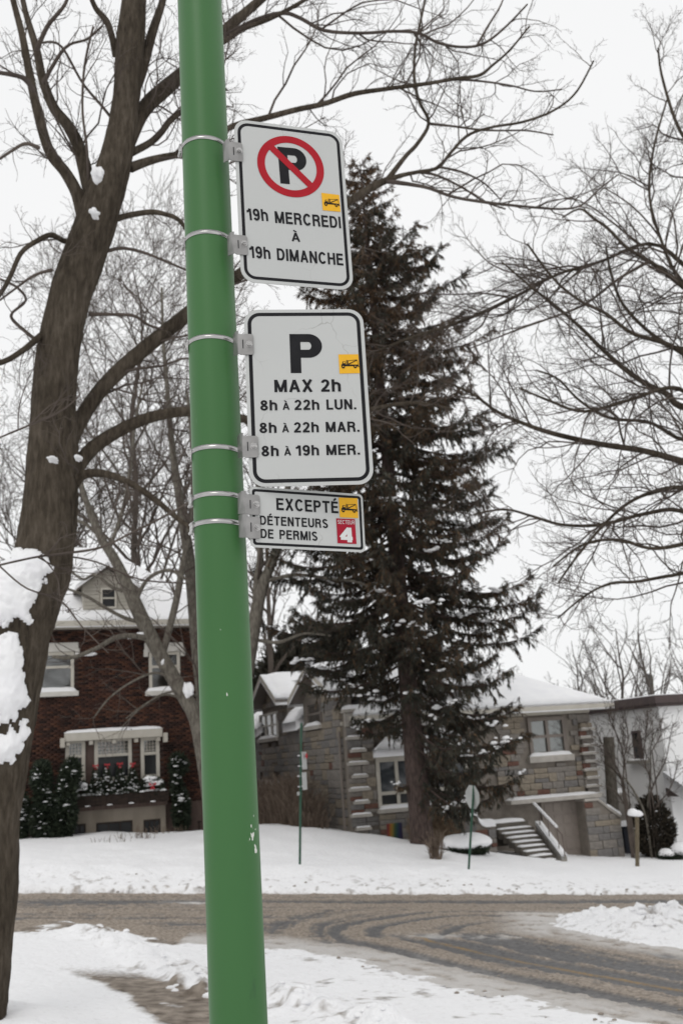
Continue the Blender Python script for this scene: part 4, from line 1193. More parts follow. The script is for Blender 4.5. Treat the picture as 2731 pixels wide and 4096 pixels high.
for (u, z) in cs:
    for (yy, dz_) in ((-.70, .07), (-.62, .18), (-.40, .21), (-.15, .18), (-.06, .07)):
        V.append((u + .02, yy, z + dz_ * (1.0 if u > cs[0][0] + .05 else .6)))
idx = np.arange(len(V)).reshape(-1, 5)
obj('snow_cap', np_mesh('snow_cap', V, [np.stack([idx[:-1, :-1], idx[:-1, 1:], idx[1:, 1:], idx[1:, :-1]], -1).reshape(-1, 4)], True), 'snow', pier)
# low gate pillar behind the pier
gp0 = FF_.rect(2452, 3180, 2492, 3330, .6)
gpw = FF_.world((gp0[0] + gp0[1]) / 2, .6, 0)
gate = empty('gate_pillar', (gpw[0], gpw[1], gz(gpw[0], gpw[1]) - .1), KA, 'slim stone pillar with a snow cap behind the curved garage pier', 'pillar')
hh = gp0[3] - gate.location[2]
B('shaft', -.16, .16, -.16, .16, 0, hh, 'stone_a', gate, .01)
B('cap', -.22, .22, -.22, .22, hh + .002, hh + .08, 'ledge', gate, .01)
snow_slab('snow_cap', -.22, .22, -.22, .22, hh + .075, .14, gate, 3, 8, 8)

# ------------------------------------------------------------------ front steps, rail, low walls
def wl(F, p):                                                      # world -> house local
    d = np.asarray(p) - F.o
    return float(d @ F.d), float(d @ F.n), float(p[2])
st = empty('front_steps', FF_.o, KA, 'snow covered stone steps with a brown handrail beside the garage', 'stairs')
nst = 8
bot = wl(FF_, atY(2210, 3440, 29.6)); top = wl(FF_, atY(2075, 3312, 31.7))
xr_b = wl(FF_, atY(2238, 3436, 29.6)); xr_t = wl(FF_, atY(2146, 3306, 31.7)); xl_t = wl(FF_, atY(1992, 3316, 31.7))
for i in range(nst):
    t_ = i / (nst - 1)
    y_ = bot[1] + (top[1] - bot[1]) * t_; z_ = bot[2] + (top[2] - bot[2]) * t_
    xr_i = xr_b[0] + (xr_t[0] - xr_b[0]) * t_; xl_i = xl_t[0] - .1
    run = (top[1] - bot[1]) / (nst - 1); rise = (top[2] - bot[2]) / (nst - 1)
    s_ = B('step', xl_i, xr_i, y_, y_ + run * 1.3, z_ - rise * 1.5, z_ + .0, 'step_dark', st)
    snow_slab('snow_cap', xl_i + .02, xr_i - .03, y_ + .0, y_ + run * 1.02, z_ - .015, .055, s_, 30 + i, 24, 6)
B('landing', xl_t[0] - .6, xr_t[0], top[1] + .33, -.62, top[2] - .5, top[2] + .16, 'step_dark', st)
snow_slab('snow_cap', xl_t[0] - .6, xr_t[0], top[1] + .33, -.65, top[2] + .14, .12, st, 44, 20)
# cheek wall under the rail
ck = MB().prism([(xr_b[0] + .03, bot[1] - .1, bot[2] - 1), (xr_b[0] + .03, bot[1] - .1, bot[2] + .08), (xr_t[0] + .06, top[1], top[2] + .12), (xr_t[0] + .06, top[1], top[2] - 1.4)], (.18, 0, 0)).build('cheek_wall', 'concrete', st)
quad_sheet('snow_cap', [(xr_b[0] + .03, bot[1] - .1, bot[2] + .09), (xr_b[0] + .24, bot[1] - .1, bot[2] + .09), (xr_t[0] + .27, top[1], top[2] + .13), (xr_t[0] + .06, top[1], top[2] + .13)], .09, ck, nu=5, nv=20, amp=.05)
ra = [wl(FF_, atY(2258, 3425, 29.5)), wl(FF_, atY(2246, 3338, 29.5)), wl(FF_, atY(2226, 3314, 29.9)), wl(FF_, atY(2135, 3219, 31.9))]
rl = MB().tube(ra, [.024] * 4, 8).build('handrail', 'rail', st)
MB().tube([np.array(ra[2]) + (0, 0, .045), np.array(ra[3]) + (0, 0, .045)], [.04, .045], 8).build('snow_cap', 'snow', rl)
for k in range(3):
    q = np.array(ra[2]) * (1 - k / 2.5) + np.array(ra[3]) * (k / 2.5)
    MB().tube([q, q - np.array([0, 0, .95])], [.014, .014], 6).build('rail_post', 'rail', st)
# curved retaining wall left of the steps
cw = wl(FF_, atY(1905, 3345, 30.2)); cw2 = wl(FF_, atY(1996, 3345, 30.2)); czt = wl(FF_, atY(1960, 3308, 30.2))[2]; czt2 = wl(FF_, atY(1905, 3262, 30.4))[2]
rw = empty('retaining_wall', FF_.o, KA, 'low stone retaining wall with thick snow, left of the front steps', 'wall')
cur = [(cw[0] - .5, czt2)] + [(cw[0] + .06 + (cw2[0] - cw[0]) * .45 * (1 - math.cos(t_)), czt + (czt2 - czt) * (1 - math.sin(t_))) for t_ in np.linspace(0, 1.57, 7)] + [(cw2[0], czt)]
MB().prism([(cw[0] - .5, cw[1], zgr)] .__class__([(cur[0][0], cw[1], zgr)] + [(u, cw[1], z) for u, z in cur] + [(cw2[0], cw[1], zgr)]), (0, .45, 0)).build('wall_core', 'stone_mortar', rw)
lay_stones((cur[0][0], cw2[0], czt - 1.0, czt2), [], [(cur[0][0], zgr)] + [(u, z - .02) for u, z in cur] + [(cw2[0], zgr)], lambda u, z, w, h, p: ((u, cw[1] - p, z), (w, .08, h)), np.random.default_rng(19), rw, red=.2)
V = []
for (u, z) in cur:
    for (yy, dz_) in ((-.08, .0), (-.05, .12), (.1, .20), (.4, .2), (.52, .0)):
        V.append((u, cw[1] + yy, z + dz_))
idx = np.arange(len(V)).reshape(-1, 5)
obj('snow_cap', np_mesh('snow_cap', V, [np.stack([idx[:-1, :-1], idx[:-1, 1:], idx[1:, 1:], idx[1:, :-1]], -1).reshape(-1, 4)], True), 'snow', rw)

# ================================================================== white stucco house (far right)
F3 = Facade(2655, 3000, 35.5, rad(20))
S3 = Facade(2655, 3000, 35.5, rad(110))
wh = empty('white_house', F3.o, rad(20), 'white stucco house with dark brown cornice at the right edge', 'house')
z3 = F3.uz(2690, 2812)[1]
L3 = 14.0
B('wall', 0, 10, 0, L3, zgr - .5, z3, 'stucco_white', wh)
B('cornice', -.35, 10.4, -.35, L3 + .3, z3 + .003, z3 + .27, 'cornice', wh)
B('fascia_board', -.27, 10.3, -.27, L3 + .2, z3 - .10, z3, 'cornice', wh)
quad_sheet('roof_snow', [(-.3, -.3, z3 + .26), (10.3, -.3, z3 + .26), (10.3, L3 + .2, z3 + .26), (-.3, L3 + .2, z3 + .26)], .12, wh, nu=24, nv=24, amp=.05, seed=9)
a0, a1 = S3.uz(2568, 2985)[0], S3.uz(2534, 2985)[0]
zw0, zw1 = S3.uz(2552, 3040)[1], S3.uz(2548, 2922)[1]
w_ = MB().box(-.05, .02, a0, a1, zw0, zw1).build('window', 'cornice', wh)
B('pane', -.056, -.04, a0 + .14, a1 - .1, zw0 + .08, zw1 - .55, 'glass', w_)
B('pane', -.056, -.04, a0 + .14, a1 - .1, zw1 - .45, zw1 - .08, 'glass_dark', w_)
si = B('sill', -.2, .0, a0 - .35, a1 + .3, zw0 - .12, zw0 - .003, 'concrete', wh)
snow_slab('snow_cap', -.2, -.01, a0 - .33, a1 + .28, zw0 - .02, .06, si, 3)
aw = F3.rect(2706, 3150, 2760, 3184, -.6)
awn = B('porch_roof', aw[0], aw[0] + 3.0, -1.0, 0, aw[2], aw[3], 'cornice', wh)
quad_sheet('snow_cap', [(aw[0] - .03, -1.04, aw[3]), (aw[0] + 3, -1.04, aw[3]), (aw[0] + 3, -.01, aw[3] + .5), (aw[0] - .03, -.01, aw[3] + .5)], .45, awn, nu=16, nv=10, amp=.1, edge_round=.3)

# ------------------------------------------------------------------ small things in the far gardens
def post(px, py_b, py_t, Y, r, name, m, label, cat, r2=None, k=8):
    b = atY(px, py_b, Y); zg = gz(b[0], b[1]) - .1
    t_ = atY(px, py_t, Y)
    e = empty(name, (b[0], b[1], zg), 0, label, cat)
    MB().tube([(0, 0, 0), (t_[0] - b[0], t_[1] - b[1], t_[2] - zg)], [r, r2 or r], k).build('shaft', m, e)
    return e, t_ - np.array([b[0], b[1], zg])
b = G(2545, 3462, .15)
e, t_ = post(2545, 3462, 3262, b[1], .055, 'wooden_post', 'post_wood', 'weathered wooden post with a cap of snow, in the front yard right of the garage', 'post', .06, 6)
lumps('snow_cap', [(t_[0] - .08, t_[1], t_[2] + .05, .17, .13, .15), (t_[0] + .04, t_[1], t_[2] + .02, .14, .12, .12)], 'snow', e, 1)['kind'] = 'stuff'
e, t_ = post(2432, 3195, 2948, 35.2, .20, 'tall_trunk_post', 'bark_grey', 'tall dark topped trunk standing against the white house', 'post', .19, 12)
# wheeled bin with snow on its lid
b = atY(2506, 3400, 35.6); zg = gz(b[0], b[1]) - .05
bn = empty('wheeled_bin', (b[0], b[1], zg), KA, 'dark blue wheeled bin with a snowy lid beside the stone pier', 'bin')
bt = atY(2506, 3308, 35.6)[2] - zg
MB().poly([(-.24, -.28, 0.05), (.24, -.28, .05), (.24, .28, .05), (-.24, .28, .05), (-.29, -.35, bt), (.29, -.35, bt), (.29, .35, bt), (-.29, .35, bt)], [(0, 3, 2, 1), (4, 5, 6, 7), (0, 1, 5, 4), (1, 2, 6, 5), (2, 3, 7, 6), (3, 0, 4, 7)]).build('body', 'bin', bn, .02)
B('lid', -.31, .31, -.39, .37, bt + .003, bt + .07, 'bin', bn, .02)
for s_ in (-1, 1):
    MB().tube([(s_ * .20, .30, .10), (s_ * .27, .30, .10)], [.10, .10], 12).build('wheel', 'wood_dark', bn)
snow_slab('snow_cap', -.40, .42, -.38, .36, bt + .06, .17, bn, 5, 12, 8)
# rainbow panel leaning by the bay
b = FF_.rect(1546, 3292, 1610, 3360, -1.0)
pw = FF_.world((b[0] + b[1]) / 2, -1.0, 0)
rb = empty('rainbow_panel', (pw[0], pw[1], gz(pw[0], pw[1])), KA + rad(6), 'square panel painted in rainbow stripes, standing below the bay window', 'panel')
def rainbow_mat():
    m = bpy.data.materials.new('rainbow_paint'); m.use_nodes = True
    n, l = m.node_tree.nodes, m.node_tree.links
    bs = n['Principled BSDF']; bs.inputs['Roughness'].default_value = .5
    tcn = n.new('ShaderNodeTexCoord'); sp = n.new('ShaderNodeSeparateXYZ')
    l.new(tcn.outputs['Generated'], sp.inputs[0])
    ma = n.new('ShaderNodeMath'); ma.operation = 'MULTIPLY_ADD'; ma.inputs[1].default_value = -.12
    l.new(sp.outputs['Z'], ma.inputs[0]); l.new(sp.outputs['X'], ma.inputs[2])
    ad = n.new('ShaderNodeMath'); ad.operation = 'ADD'; ad.inputs[1].default_value = .08; l.new(ma.outputs[0], ad.inputs[0])
    r = n.new('ShaderNodeValToRGB'); r.color_ramp.interpolation = 'LINEAR'
    cs_ = [(0, (.13, .02, .02)), (.12, (.22, .04, .03)), (.2, (.30, .11, .02)), (.34, (.25, .17, .03)), (.5, (.05, .085, .03)), (.66, (.018, .055, .06)), (.82, (.018, .022, .07)), (1, (.03, .02, .05))]
    e_ = r.color_ramp.elements
    e_[0].color = (*cs_[0][1], 1); e_[0].position = 0; e_[1].color = (*cs_[-1][1], 1)
    for p_, c in cs_[1:-1]:
        q = e_.new(p_); q.color = (*c, 1)
    l.new(ad.outputs[0], r.inputs[0]); l.new(r.outputs[0], bs.inputs['Base Color'])
    return m
hw = (b[1] - b[0]) / 2; zb0 = b[2] - rb.location[2]; zb1 = b[3] - rb.location[2]
B('board', -hw, hw, -.012, .012, zb0, zb1, rainbow_mat(), rb)
for s_ in (-1, 1):
    B('stake', s_ * hw * .8 - .02, s_ * hw * .8 + .02, .014, .05, -.15, zb1 - .05, 'post_wood', rb)

# sign poles on the far verge
b = G(1199, 3466, .12); zg = gz(b[0], b[1]) - .05
sp = empty('street_sign_pole', (b[0], b[1], zg), 0, 'thin green sign pole with white parking plates seen edge-on, before the stone house', 'sign pole')
tp = atY(1205, 2890, b[1]) - np.array([b[0], b[1], zg])
MB().tube([(0, 0, 0), tuple(tp * .997)], [.028, .027], 10).build('pole', 'far_green', sp)
M['plate'] = mat('white_plate', (0.46, 0.47, 0.46), .5)
for (y0, y1, off) in ((3008, 3078, .09), (3090, 3160, .10), (3166, 3180, -.02)):
    z1 = atY(1203, y0, b[1])[2] - zg; z0 = atY(1203, y1, b[1])[2] - zg
    xo = tp[0] * (z0 / tp[2])
    pz = MB().box(-.15, .15, -.004, .004, z0, z1).build('plate', 'plate', sp)
    pz.rotation_euler = (0, 0, rad(74)); pz.location = (xo + off, -.03, 0)
    if off > .05:
        for zz_ in (z0 + (z1 - z0) * .2, z0 + (z1 - z0) * .8):
            MB().box(-.06, .10, -.02, .02, zz_ - .015, zz_ + .015).build('clamp', 'metal_pipe', sp).location = (xo, 0, 0)
pm_ = MB().tube([(0, -.012, 0), (0, -.006, 0)], [.06, .06], 20).build('red_ring', 'red', sp)
pm_.rotation_euler = (0, 0, rad(74)); pm_.location = (tp[0] * .9 + .09, -.03, atY(1203, 3025, b[1])[2] - zg)
b = G(1872, 3490, .12); zg = gz(b[0], b[1]) - .05
ssn = empty('stop_sign', (b[0], b[1], zg), 0, 'octagonal sign seen from behind on a thin green pole, in front of the spruce', 'road sign')
tp = atY(1893, 3142, b[1]) - np.array([b[0], b[1], zg])
MB().tube([(0, -.05, 0), (tp[0], tp[1] - .05, tp[2])], [.026, .026], 10).build('pole', 'far_green', ssn)
cz = atY(1888, 3188, b[1]) - np.array([b[0], b[1], zg]); R8 = (atY(1888, 3141, b[1])[2] - atY(1888, 3235, b[1])[2]) / 2 / math.cos(rad(22.5))
oc = MB().prism([(R8 * math.cos(rad(22.5 + 45 * k)), 0, R8 * math.sin(rad(22.5 + 45 * k))) for k in range(8)], (0, .004, 0)).build('plate', 'sign_back', ssn)
oc.location = (cz[0], .01, cz[2]); oc.rotation_euler = (0, rad(4), rad(-60))

# ================================================================== bare trees
def resample(P, R, n):
    P = np.asarray(P, float); R = np.asarray(R, float)
    d = np.concatenate([[0], np.cumsum(np.linalg.norm(np.diff(P, axis=0), axis=1))])
    # smooth the polyline with Catmull-Rom
    t = np.linspace(0, len(P) - 1, n)
    i = np.clip(np.floor(t).astype(int), 0, len(P) - 2); f = (t - i)[:, None]
    g = lambda k: P[np.clip(k, 0, len(P) - 1)]
    p0, p1, p2, p3 = g(i - 1), g(i), g(i + 1), g(i + 2)
    Q = .5 * (2 * p1 + (p2 - p0) * f + (2 * p0 - 5 * p1 + 4 * p2 - p3) * f ** 2 + (3 * p1 - p0 - 3 * p2 + p3) * f ** 3)
    return Q, np.interp(t, np.arange(len(R)), R)
def limb_px(pts, Y0, Y1=None, n=None):
    """pts (x,y,w) in the 1568 px wide view; distance runs from Y0 to Y1"""
    Y1 = Y0 if Y1 is None else Y1
    P, R = [], []
    for k, (x, y, w) in enumerate(pts):
        Y_ = Y0 + (Y1 - Y0) * k / max(len(pts) - 1, 1)
        p = vat(x, y, Y_)
        P.append(p); R.append(w * SV / 2 * ((p - CAM) @ cF) / FPX)
    return resample(P, R, n or max(8, 4 * len(pts)))
def spawn(rng, P, R, per_m, lf, lmin, lmax, ang, up, K, wob, rf, tmin=.12, rmin=.0016, taper=.3, lexp=.6):
    """children of the polylines P (N,K0,3) with radii R"""
    N, K0, _ = P.shape
    seg = np.linalg.norm(np.diff(P, axis=1), axis=2)
    L = seg.sum(1)
    cnt = rng.poisson(np.maximum(per_m * L, .01))
    idx = np.repeat(np.arange(N), cnt)
    n = len(idx)
    if n == 0: return np.zeros((0, K, 3)), np.zeros((0, K))
    t = tmin + (1 - tmin) * rng.random(n) ** .9
    s = t * (K0 - 1); i = np.minimum(s.astype(int), K0 - 2); f = (s - i)[:, None]
    p = P[idx, i] * (1 - f) + P[idx, i + 1] * f
    r = R[idx, i] * (1 - f[:, 0]) + R[idx, i + 1] * f[:, 0]
    T = P[idx, i + 1] - P[idx, i]; T /= np.linalg.norm(T, axis=1, keepdims=True) + 1e-9
    q = rng.normal(0, 1, (n, 3)); q -= (q * T).sum(1, keepdims=True) * T; q /= np.linalg.norm(q, axis=1, keepdims=True) + 1e-9
    a = np.radians(rng.normal(ang, 11, n))[:, None]
    d = np.cos(a) * T + np.sin(a) * q; d[:, 2] += up * rng.random(n); d /= np.linalg.norm(d, axis=1, keepdims=True)
    ln = np.clip(lf * L[idx] ** lexp * (1.15 - .75 * t) * rng.uniform(.45, 1.3, n), lmin, lmax)
    C = np.empty((n, K, 3)); C[:, 0] = p
    curve = rng.normal(0, 1, (n, 3)) * wob * .35
    for k in range(1, K):
        C[:, k] = C[:, k - 1] + d * (ln / (K - 1))[:, None]
        d = d + rng.normal(0, wob, (n, 3)) + curve; d[:, 2] += up * .12
        d /= np.linalg.norm(d, axis=1, keepdims=True)
    r0 = np.minimum(r * .72, rf * ln + rmin)
    RR = np.maximum(r0[:, None] * np.linspace(1, taper, K)[None], rmin)
    return C, RR
def same_k(limbs, K=24):
    P, R = [], []
    for (p, r) in limbs:
        q, s = resample(p, r, K); P.append(q); R.append(s)
    return np.array(P), np.array(R)
def join_tubes(name, sets, m, parent):
    VV, FF, n = [], [], 0
    for (P, R, k) in sets:
        if len(P) == 0: continue
        V, F = tubes(P, R, k); VV.append(V); FF.append(F + n); n += len(V)
    o = obj(name, np_mesh(name, np.concatenate(VV), [np.concatenate(FF)], True), m, parent)
    return tag(o, kind='stuff')
def bark_tube(name, p, r, m, parent, k=14, rough=.06, seed=0, n=None):
    """a limb with uneven bark"""
    P, R = resample(p, r, n or len(p))
    V, F = tubes(P[None], R[None], k)
    K = len(P)
    V = V.reshape(K, k, 3)
    ii, jj = np.meshgrid(np.arange(K), np.arange(k), indexing='ij')
    a = jj * 2 * math.pi / k
    nz = fbm(np.cos(a) * 2.3 + ii * .12 + seed, np.sin(a) * 2.3 + ii * .05, seed, 4) - .5
    nz2 = fbm(np.cos(a) * 7 + ii * .25 + seed, np.sin(a) * 7 + ii * .1, seed + 5, 2) - .5
    c = P[:, None, :]
    if k >= 60:
        rg = np.abs(fbm(a * 7.5 + seed, ii * .085 + a, seed + 9, 3) - .5) * 2
        nz2 = nz2 + (rg - .35) * .9
    V = c + (V - c) * (1 + rough * 2.2 * nz + rough * nz2)[..., None]
    tip = np.concatenate([V.reshape(-1, 3), P[:1] - (P[1:2] - P[:1]) * .3, P[-1:]])
    j = np.arange(k); j2 = (j + 1) % k; N0 = K * k
    C = np.concatenate([np.stack([j2, j, np.full(k, N0)], 1), np.stack([(K - 1) * k + j, (K - 1) * k + j2, np.full(k, N0 + 1)], 1)])
    return obj(name, np_mesh(name, tip, [F, C], True), m, parent)
def make_tree(name, label, base_z_fix, trunk, limbs, m_bark, m_twig, seed, dens=1.0, lv=(5, 7, 9), lscale=1.0, up=.35, group=None, rmin=.0018, wob=.16, ang=45, trunk_k=22, tn=0):
    """trunk: list of (P,R) of which the first starts on the ground; limbs: list of (P,R)"""
    rng = np.random.default_rng(seed)
    b = trunk[0][0][0]
    e = empty(name, (0, 0, 0), 0, label, 'tree', group)
    e.location = tuple(float(c) for c in b)
    off = np.array(e.location)
    for i, (p, r) in enumerate(trunk):
        bark_tube('trunk', p - off, r, m_bark, e, trunk_k, .07, seed + i, n=max(40, len(p), tn))
    for i, (p, r) in enumerate(limbs):
        bark_tube('branch', p - off, r, m_bark if r[0] > .03 else m_twig, e, 10 if r[0] > .03 else 6, .05, seed + 20 + i)
    Pl, Rl = same_k(limbs)
    P1, R1 = spawn(rng, Pl, Rl, lv[0] * dens, .62 * lscale, .25 * lscale, 1.9 * lscale, ang, up, 9, wob, .0075, .10, rmin, .28)
    P2, R2 = spawn(rng, P1, R1, lv[1] * dens, .42 * lscale, .12 * lscale, .8 * lscale, ang, up * .6, 6, wob * 1.3, .0065, .15, rmin, .4)
    P3, R3 = spawn(rng, P2, R2, lv[2] * dens, .30 * lscale, .05 * lscale, .30 * lscale, ang, up * .4, 4, wob * 1.4, .006, .2, rmin, .6)
    join_tubes('twigs', [(P1 - off, R1, 5), (P2 - off, R2, 4), (P3 - off, R3, 3)], m_twig, e)
    print('TREE', name, len(P1), len(P2), len(P3))
    return e

# ---- big street maple on the left
YT = 8.6
tb = vat(-72, 2335, YT)
TREE_BASE = np.array([tb[0], tb[1], gz(tb[0], tb[1]) - .25])
tp_, tr_ = limb_px([(-72, 2335, 160), (-40, 2080, 150), (-30, 1900, 142), (-8, 1740, 142), (18, 1600, 145), (36, 1480, 148), (62, 1400, 146), (88, 1325, 138), (106, 1245, 130),
                    (116, 1150, 122), (122, 1060, 116), (124, 940, 100), (137, 800, 94), (163, 680, 94), (195, 585, 95), (220, 515, 92), (240, 450, 84), (262, 385, 74),
                    (282, 290, 64), (293, 190, 60), (300, 90, 64), (308, 0, 56), (316, -120, 46), (322, -260, 36)], YT, YT + .5, 110)
tp_ = np.concatenate([[np.array([tp_[0][0] - .05, tp_[0][1], TREE_BASE[2] - .1])], tp_]); tr_ = np.concatenate([[tr_[0] * 1.25], tr_])
ML = []
_ty = [project(q)[1] / SV for q in tp_]
def YTr(y): return float(np.interp(y, _ty[::-1], tp_[::-1, 1]))
def L_(pts, d0=0.0, d1=0.0):
    onT = abs(pts[0][0] - np.interp(pts[0][1], _ty[::-1], [project(q)[0] / SV for q in tp_[::-1]])) < 60
    y0 = YTr(pts[0][1]) + .06 if onT else YT + d0
    ML.append(limb_px(pts, y0, YT + d1 + (y0 - YT - d0) * .6))
L_([(195, 500, 40), (178, 445, 30), (150, 395, 27), (118, 355, 25), (97, 295, 23), (79, 222, 21), (63, 140, 18), (51, 77, 16), (31, 0, 14), (10, -90, 11)], 0, -.5)
L_([(222, 480, 40), (206, 430, 36), (195, 385, 34), (178, 328, 30), (154, 285, 26), (123, 246, 23), (98, 180, 21), (84, 110, 18), (60, 30, 14), (46, -40, 11)], .05, .5)
L_([(268, 130, 20), (259, 90, 16), (246, 50, 15), (220, 18, 12), (203, -25, 10)], 0, -.3)
L_([(304, 215, 30), (325, 165, 26), (350, 75, 21), (373, 5, 16), (392, -80, 12)], 0, .6)
L_([(290, 330, 40), (318, 270, 36), (345, 235, 37), (375, 208, 36), (412, 176, 33), (460, 135, 30), (515, 72, 26), (565, 28, 22), (615, -15, 18)], .1, 1.4)
L_([(470, 120, 16), (515, 95, 13), (560, 66, 11), (620, 43, 10), (690, 6, 9), (740, -30, 7)], .9, 1.5)
L_([(300, 352, 18), (345, 328, 16), (372, 302, 15), (388, 280, 14), (412, 260, 13), (450, 235, 11), (520, 205, 8)], .1, 1.2)
L_([(300, 385, 24), (335, 372, 20), (372, 362, 17), (425, 350, 15), (480, 318, 14), (540, 288, 14), (605, 272, 14), (680, 252, 13), (745, 238, 12), (810, 216, 12), (880, 205, 10), (980, 192, 9),
    (1050, 180, 8), (1100, 173, 8), (1130, 150, 6), (1170, 115, 5), (1215, 60, 4)], .1, 1.6)
L_([(1040, 182, 6), (1100, 186, 5), (1170, 196, 4), (1230, 210, 3.5), (1290, 205, 3)], 1.5, 1.9)
L_([(520, 80, 10), (590, 45, 10), (650, 30, 9), (690, 42, 9), (745, 70, 8), (830, 76, 7), (900, 72, 7), (960, 76, 7), (1005, 98, 7), (1060, 108, 6), (1110, 100, 6), (1160, 62, 5), (1210, 10, 4)], 1.2, 1.9)
L_([(1095, 104, 6), (1120, 60, 5), (1150, 10, 4), (1165, -40, 3)], 1.7, 2.1)
# long limb rising right behind the signs and its fan
L_([(140, 1085, 46), (158, 1025, 40), (182, 970, 37), (232, 895, 35), (300, 828, 35), (370, 770, 34), (430, 722, 32), (490, 672, 30), (548, 632, 28), (625, 578, 24), (700, 530, 21), (780, 478, 19), (850, 432, 17), (893, 412, 15)], .0, 1.6)
L_([(888, 415, 14), (930, 360, 10), (958, 330, 9), (984, 282, 8), (962, 232, 7), (951, 180, 7), (953, 110, 6), (965, 50, 6), (980, -20, 5)], 1.6, 1.9)
L_([(888, 414, 13), (925, 402, 10), (960, 395, 9), (1005, 385, 8), (1035, 350, 7), (1075, 310, 7), (1130, 292, 6), (1200, 280, 6), (1270, 254, 5), (1322, 212, 5), (1362, 140, 4)], 1.6, 2.0)
L_([(888, 416, 12), (945, 424, 9), (985, 432, 8), (1040, 452, 7), (1110, 464, 7), (1200, 474, 6), (1290, 480, 5), (1335, 470, 4), (1380, 430, 3.5), (1420, 400, 3)], 1.6, 1.9)
L_([(984, 284, 7), (1040, 290, 5), (1100, 298, 5), (1150, 300, 4), (1210, 300, 4), (1270, 310, 3)], 1.8, 2.1)
L_([(955, 395, 7), (1000, 402, 6), (1060, 430, 5), (1110, 462, 4), (1160, 480, 4)], 1.7, 2.0)
L_([(1010, 384, 6), (1060, 395, 5), (1110, 420, 4), (1150, 460, 3)], 1.7, 2.0)
# low limb right, arching
L_([(150, 1120, 44), (178, 1072, 36), (222, 1022, 32), (300, 976, 28), (370, 952, 25), (440, 945, 24), (510, 952, 21), (570, 964, 19), (640, 972, 16), (740, 966, 13), (850, 940, 10), (950, 925, 8), (1040, 940, 5)], -.1, .9)
L_([(160, 1130, 28), (190, 1092, 22), (240, 1088, 18), (300, 1110, 15), (360, 1150, 13), (420, 1200, 11), (480, 1230, 9), (560, 1250, 7)], -.1, -.7)
L_([(262, 505, 16), (290, 496, 14), (345, 487, 13), (380, 492, 11), (412, 506, 10), (440, 545, 8), (470, 570, 6)], .1, .4)
L_([(235, 580, 10), (280, 570, 8), (330, 580, 7), (380, 600, 6), (440, 625, 5)], .1, .6)
L_([(205, 722, 10), (260, 722, 8), (310, 726, 8), (345, 748, 6), (390, 760, 5)], .1, .7)
L_([(182, 548, 14), (150, 554, 13), (120, 540, 13), (92, 550, 12), (50, 580, 11), (22, 640, 11), (-10, 690, 9), (-60, 720, 7)], -.1, -.8)
L_([(145, 770, 20), (105, 765, 16), (60, 800, 14), (15, 828, 13), (-40, 845, 11)], -.1, -.6)
L_([(105, 800, 9), (70, 770, 8), (35, 740, 8), (28, 720, 7), (60, 690, 6), (40, 660, 6), (0, 640, 5)], -.2, -.4)
L_([(120, 620, 9), (80, 632, 7), (40, 660, 6), (0, 690, 5)], -.2, -.6)
L_([(92, 340, 9), (60, 330, 8), (30, 345, 7), (0, 365, 6)], -.2, -.4)
L_([(80, 210, 12), (55, 180, 11), (20, 170, 10), (-20, 165, 8)], -.3, -.5)
L_([(85, 115, 12), (110, 60, 10), (150, 10, 8), (165, -40, 6)], .4, .2)
L_([(100, 190, 10), (150, 110, 7), (200, 90, 6), (235, 60, 5)], .4, .7)
L_([(205, 440, 8), (200, 340, 7), (190, 250, 6), (195, 150, 6), (215, 60, 5)], -.3, -.6)
L_([(278, 300, 8), (240, 250, 7), (190, 190, 6), (140, 105, 6), (95, 98, 5)], -.3, -.6)
# small shoots across the trunk
L_([(0, 1005, 4), (60, 980, 5), (120, 955, 5), (160, 930, 4), (185, 905, 3)], -1.2, -.9)
L_([(-10, 1300, 5), (80, 1280, 5), (140, 1272, 6), (230, 1258, 6), (300, 1225, 5), (370, 1190, 5), (440, 1150, 4)], -1.0, -.6)
L_([(140, 1275, 5), (220, 1290, 4), (320, 1330, 4), (430, 1340, 3)], -.9, -.5)
L_([(0, 1300, 4), (60, 1350, 4), (140, 1380, 4), (190, 1440, 3), (250, 1500, 3)], -.9, -.5)
maple = make_tree('maple_tree', 'large bare street maple with snow plastered on its leaning trunk, at the left', 0, [(tp_, tr_)], ML, 'bark', 'twig', 1, dens=1.0, lv=(4.6, 8.0, 11.0), lscale=1.0, up=.30, rmin=.0016, wob=.2, trunk_k=90, tn=300)
maple['category'] = 'tree'
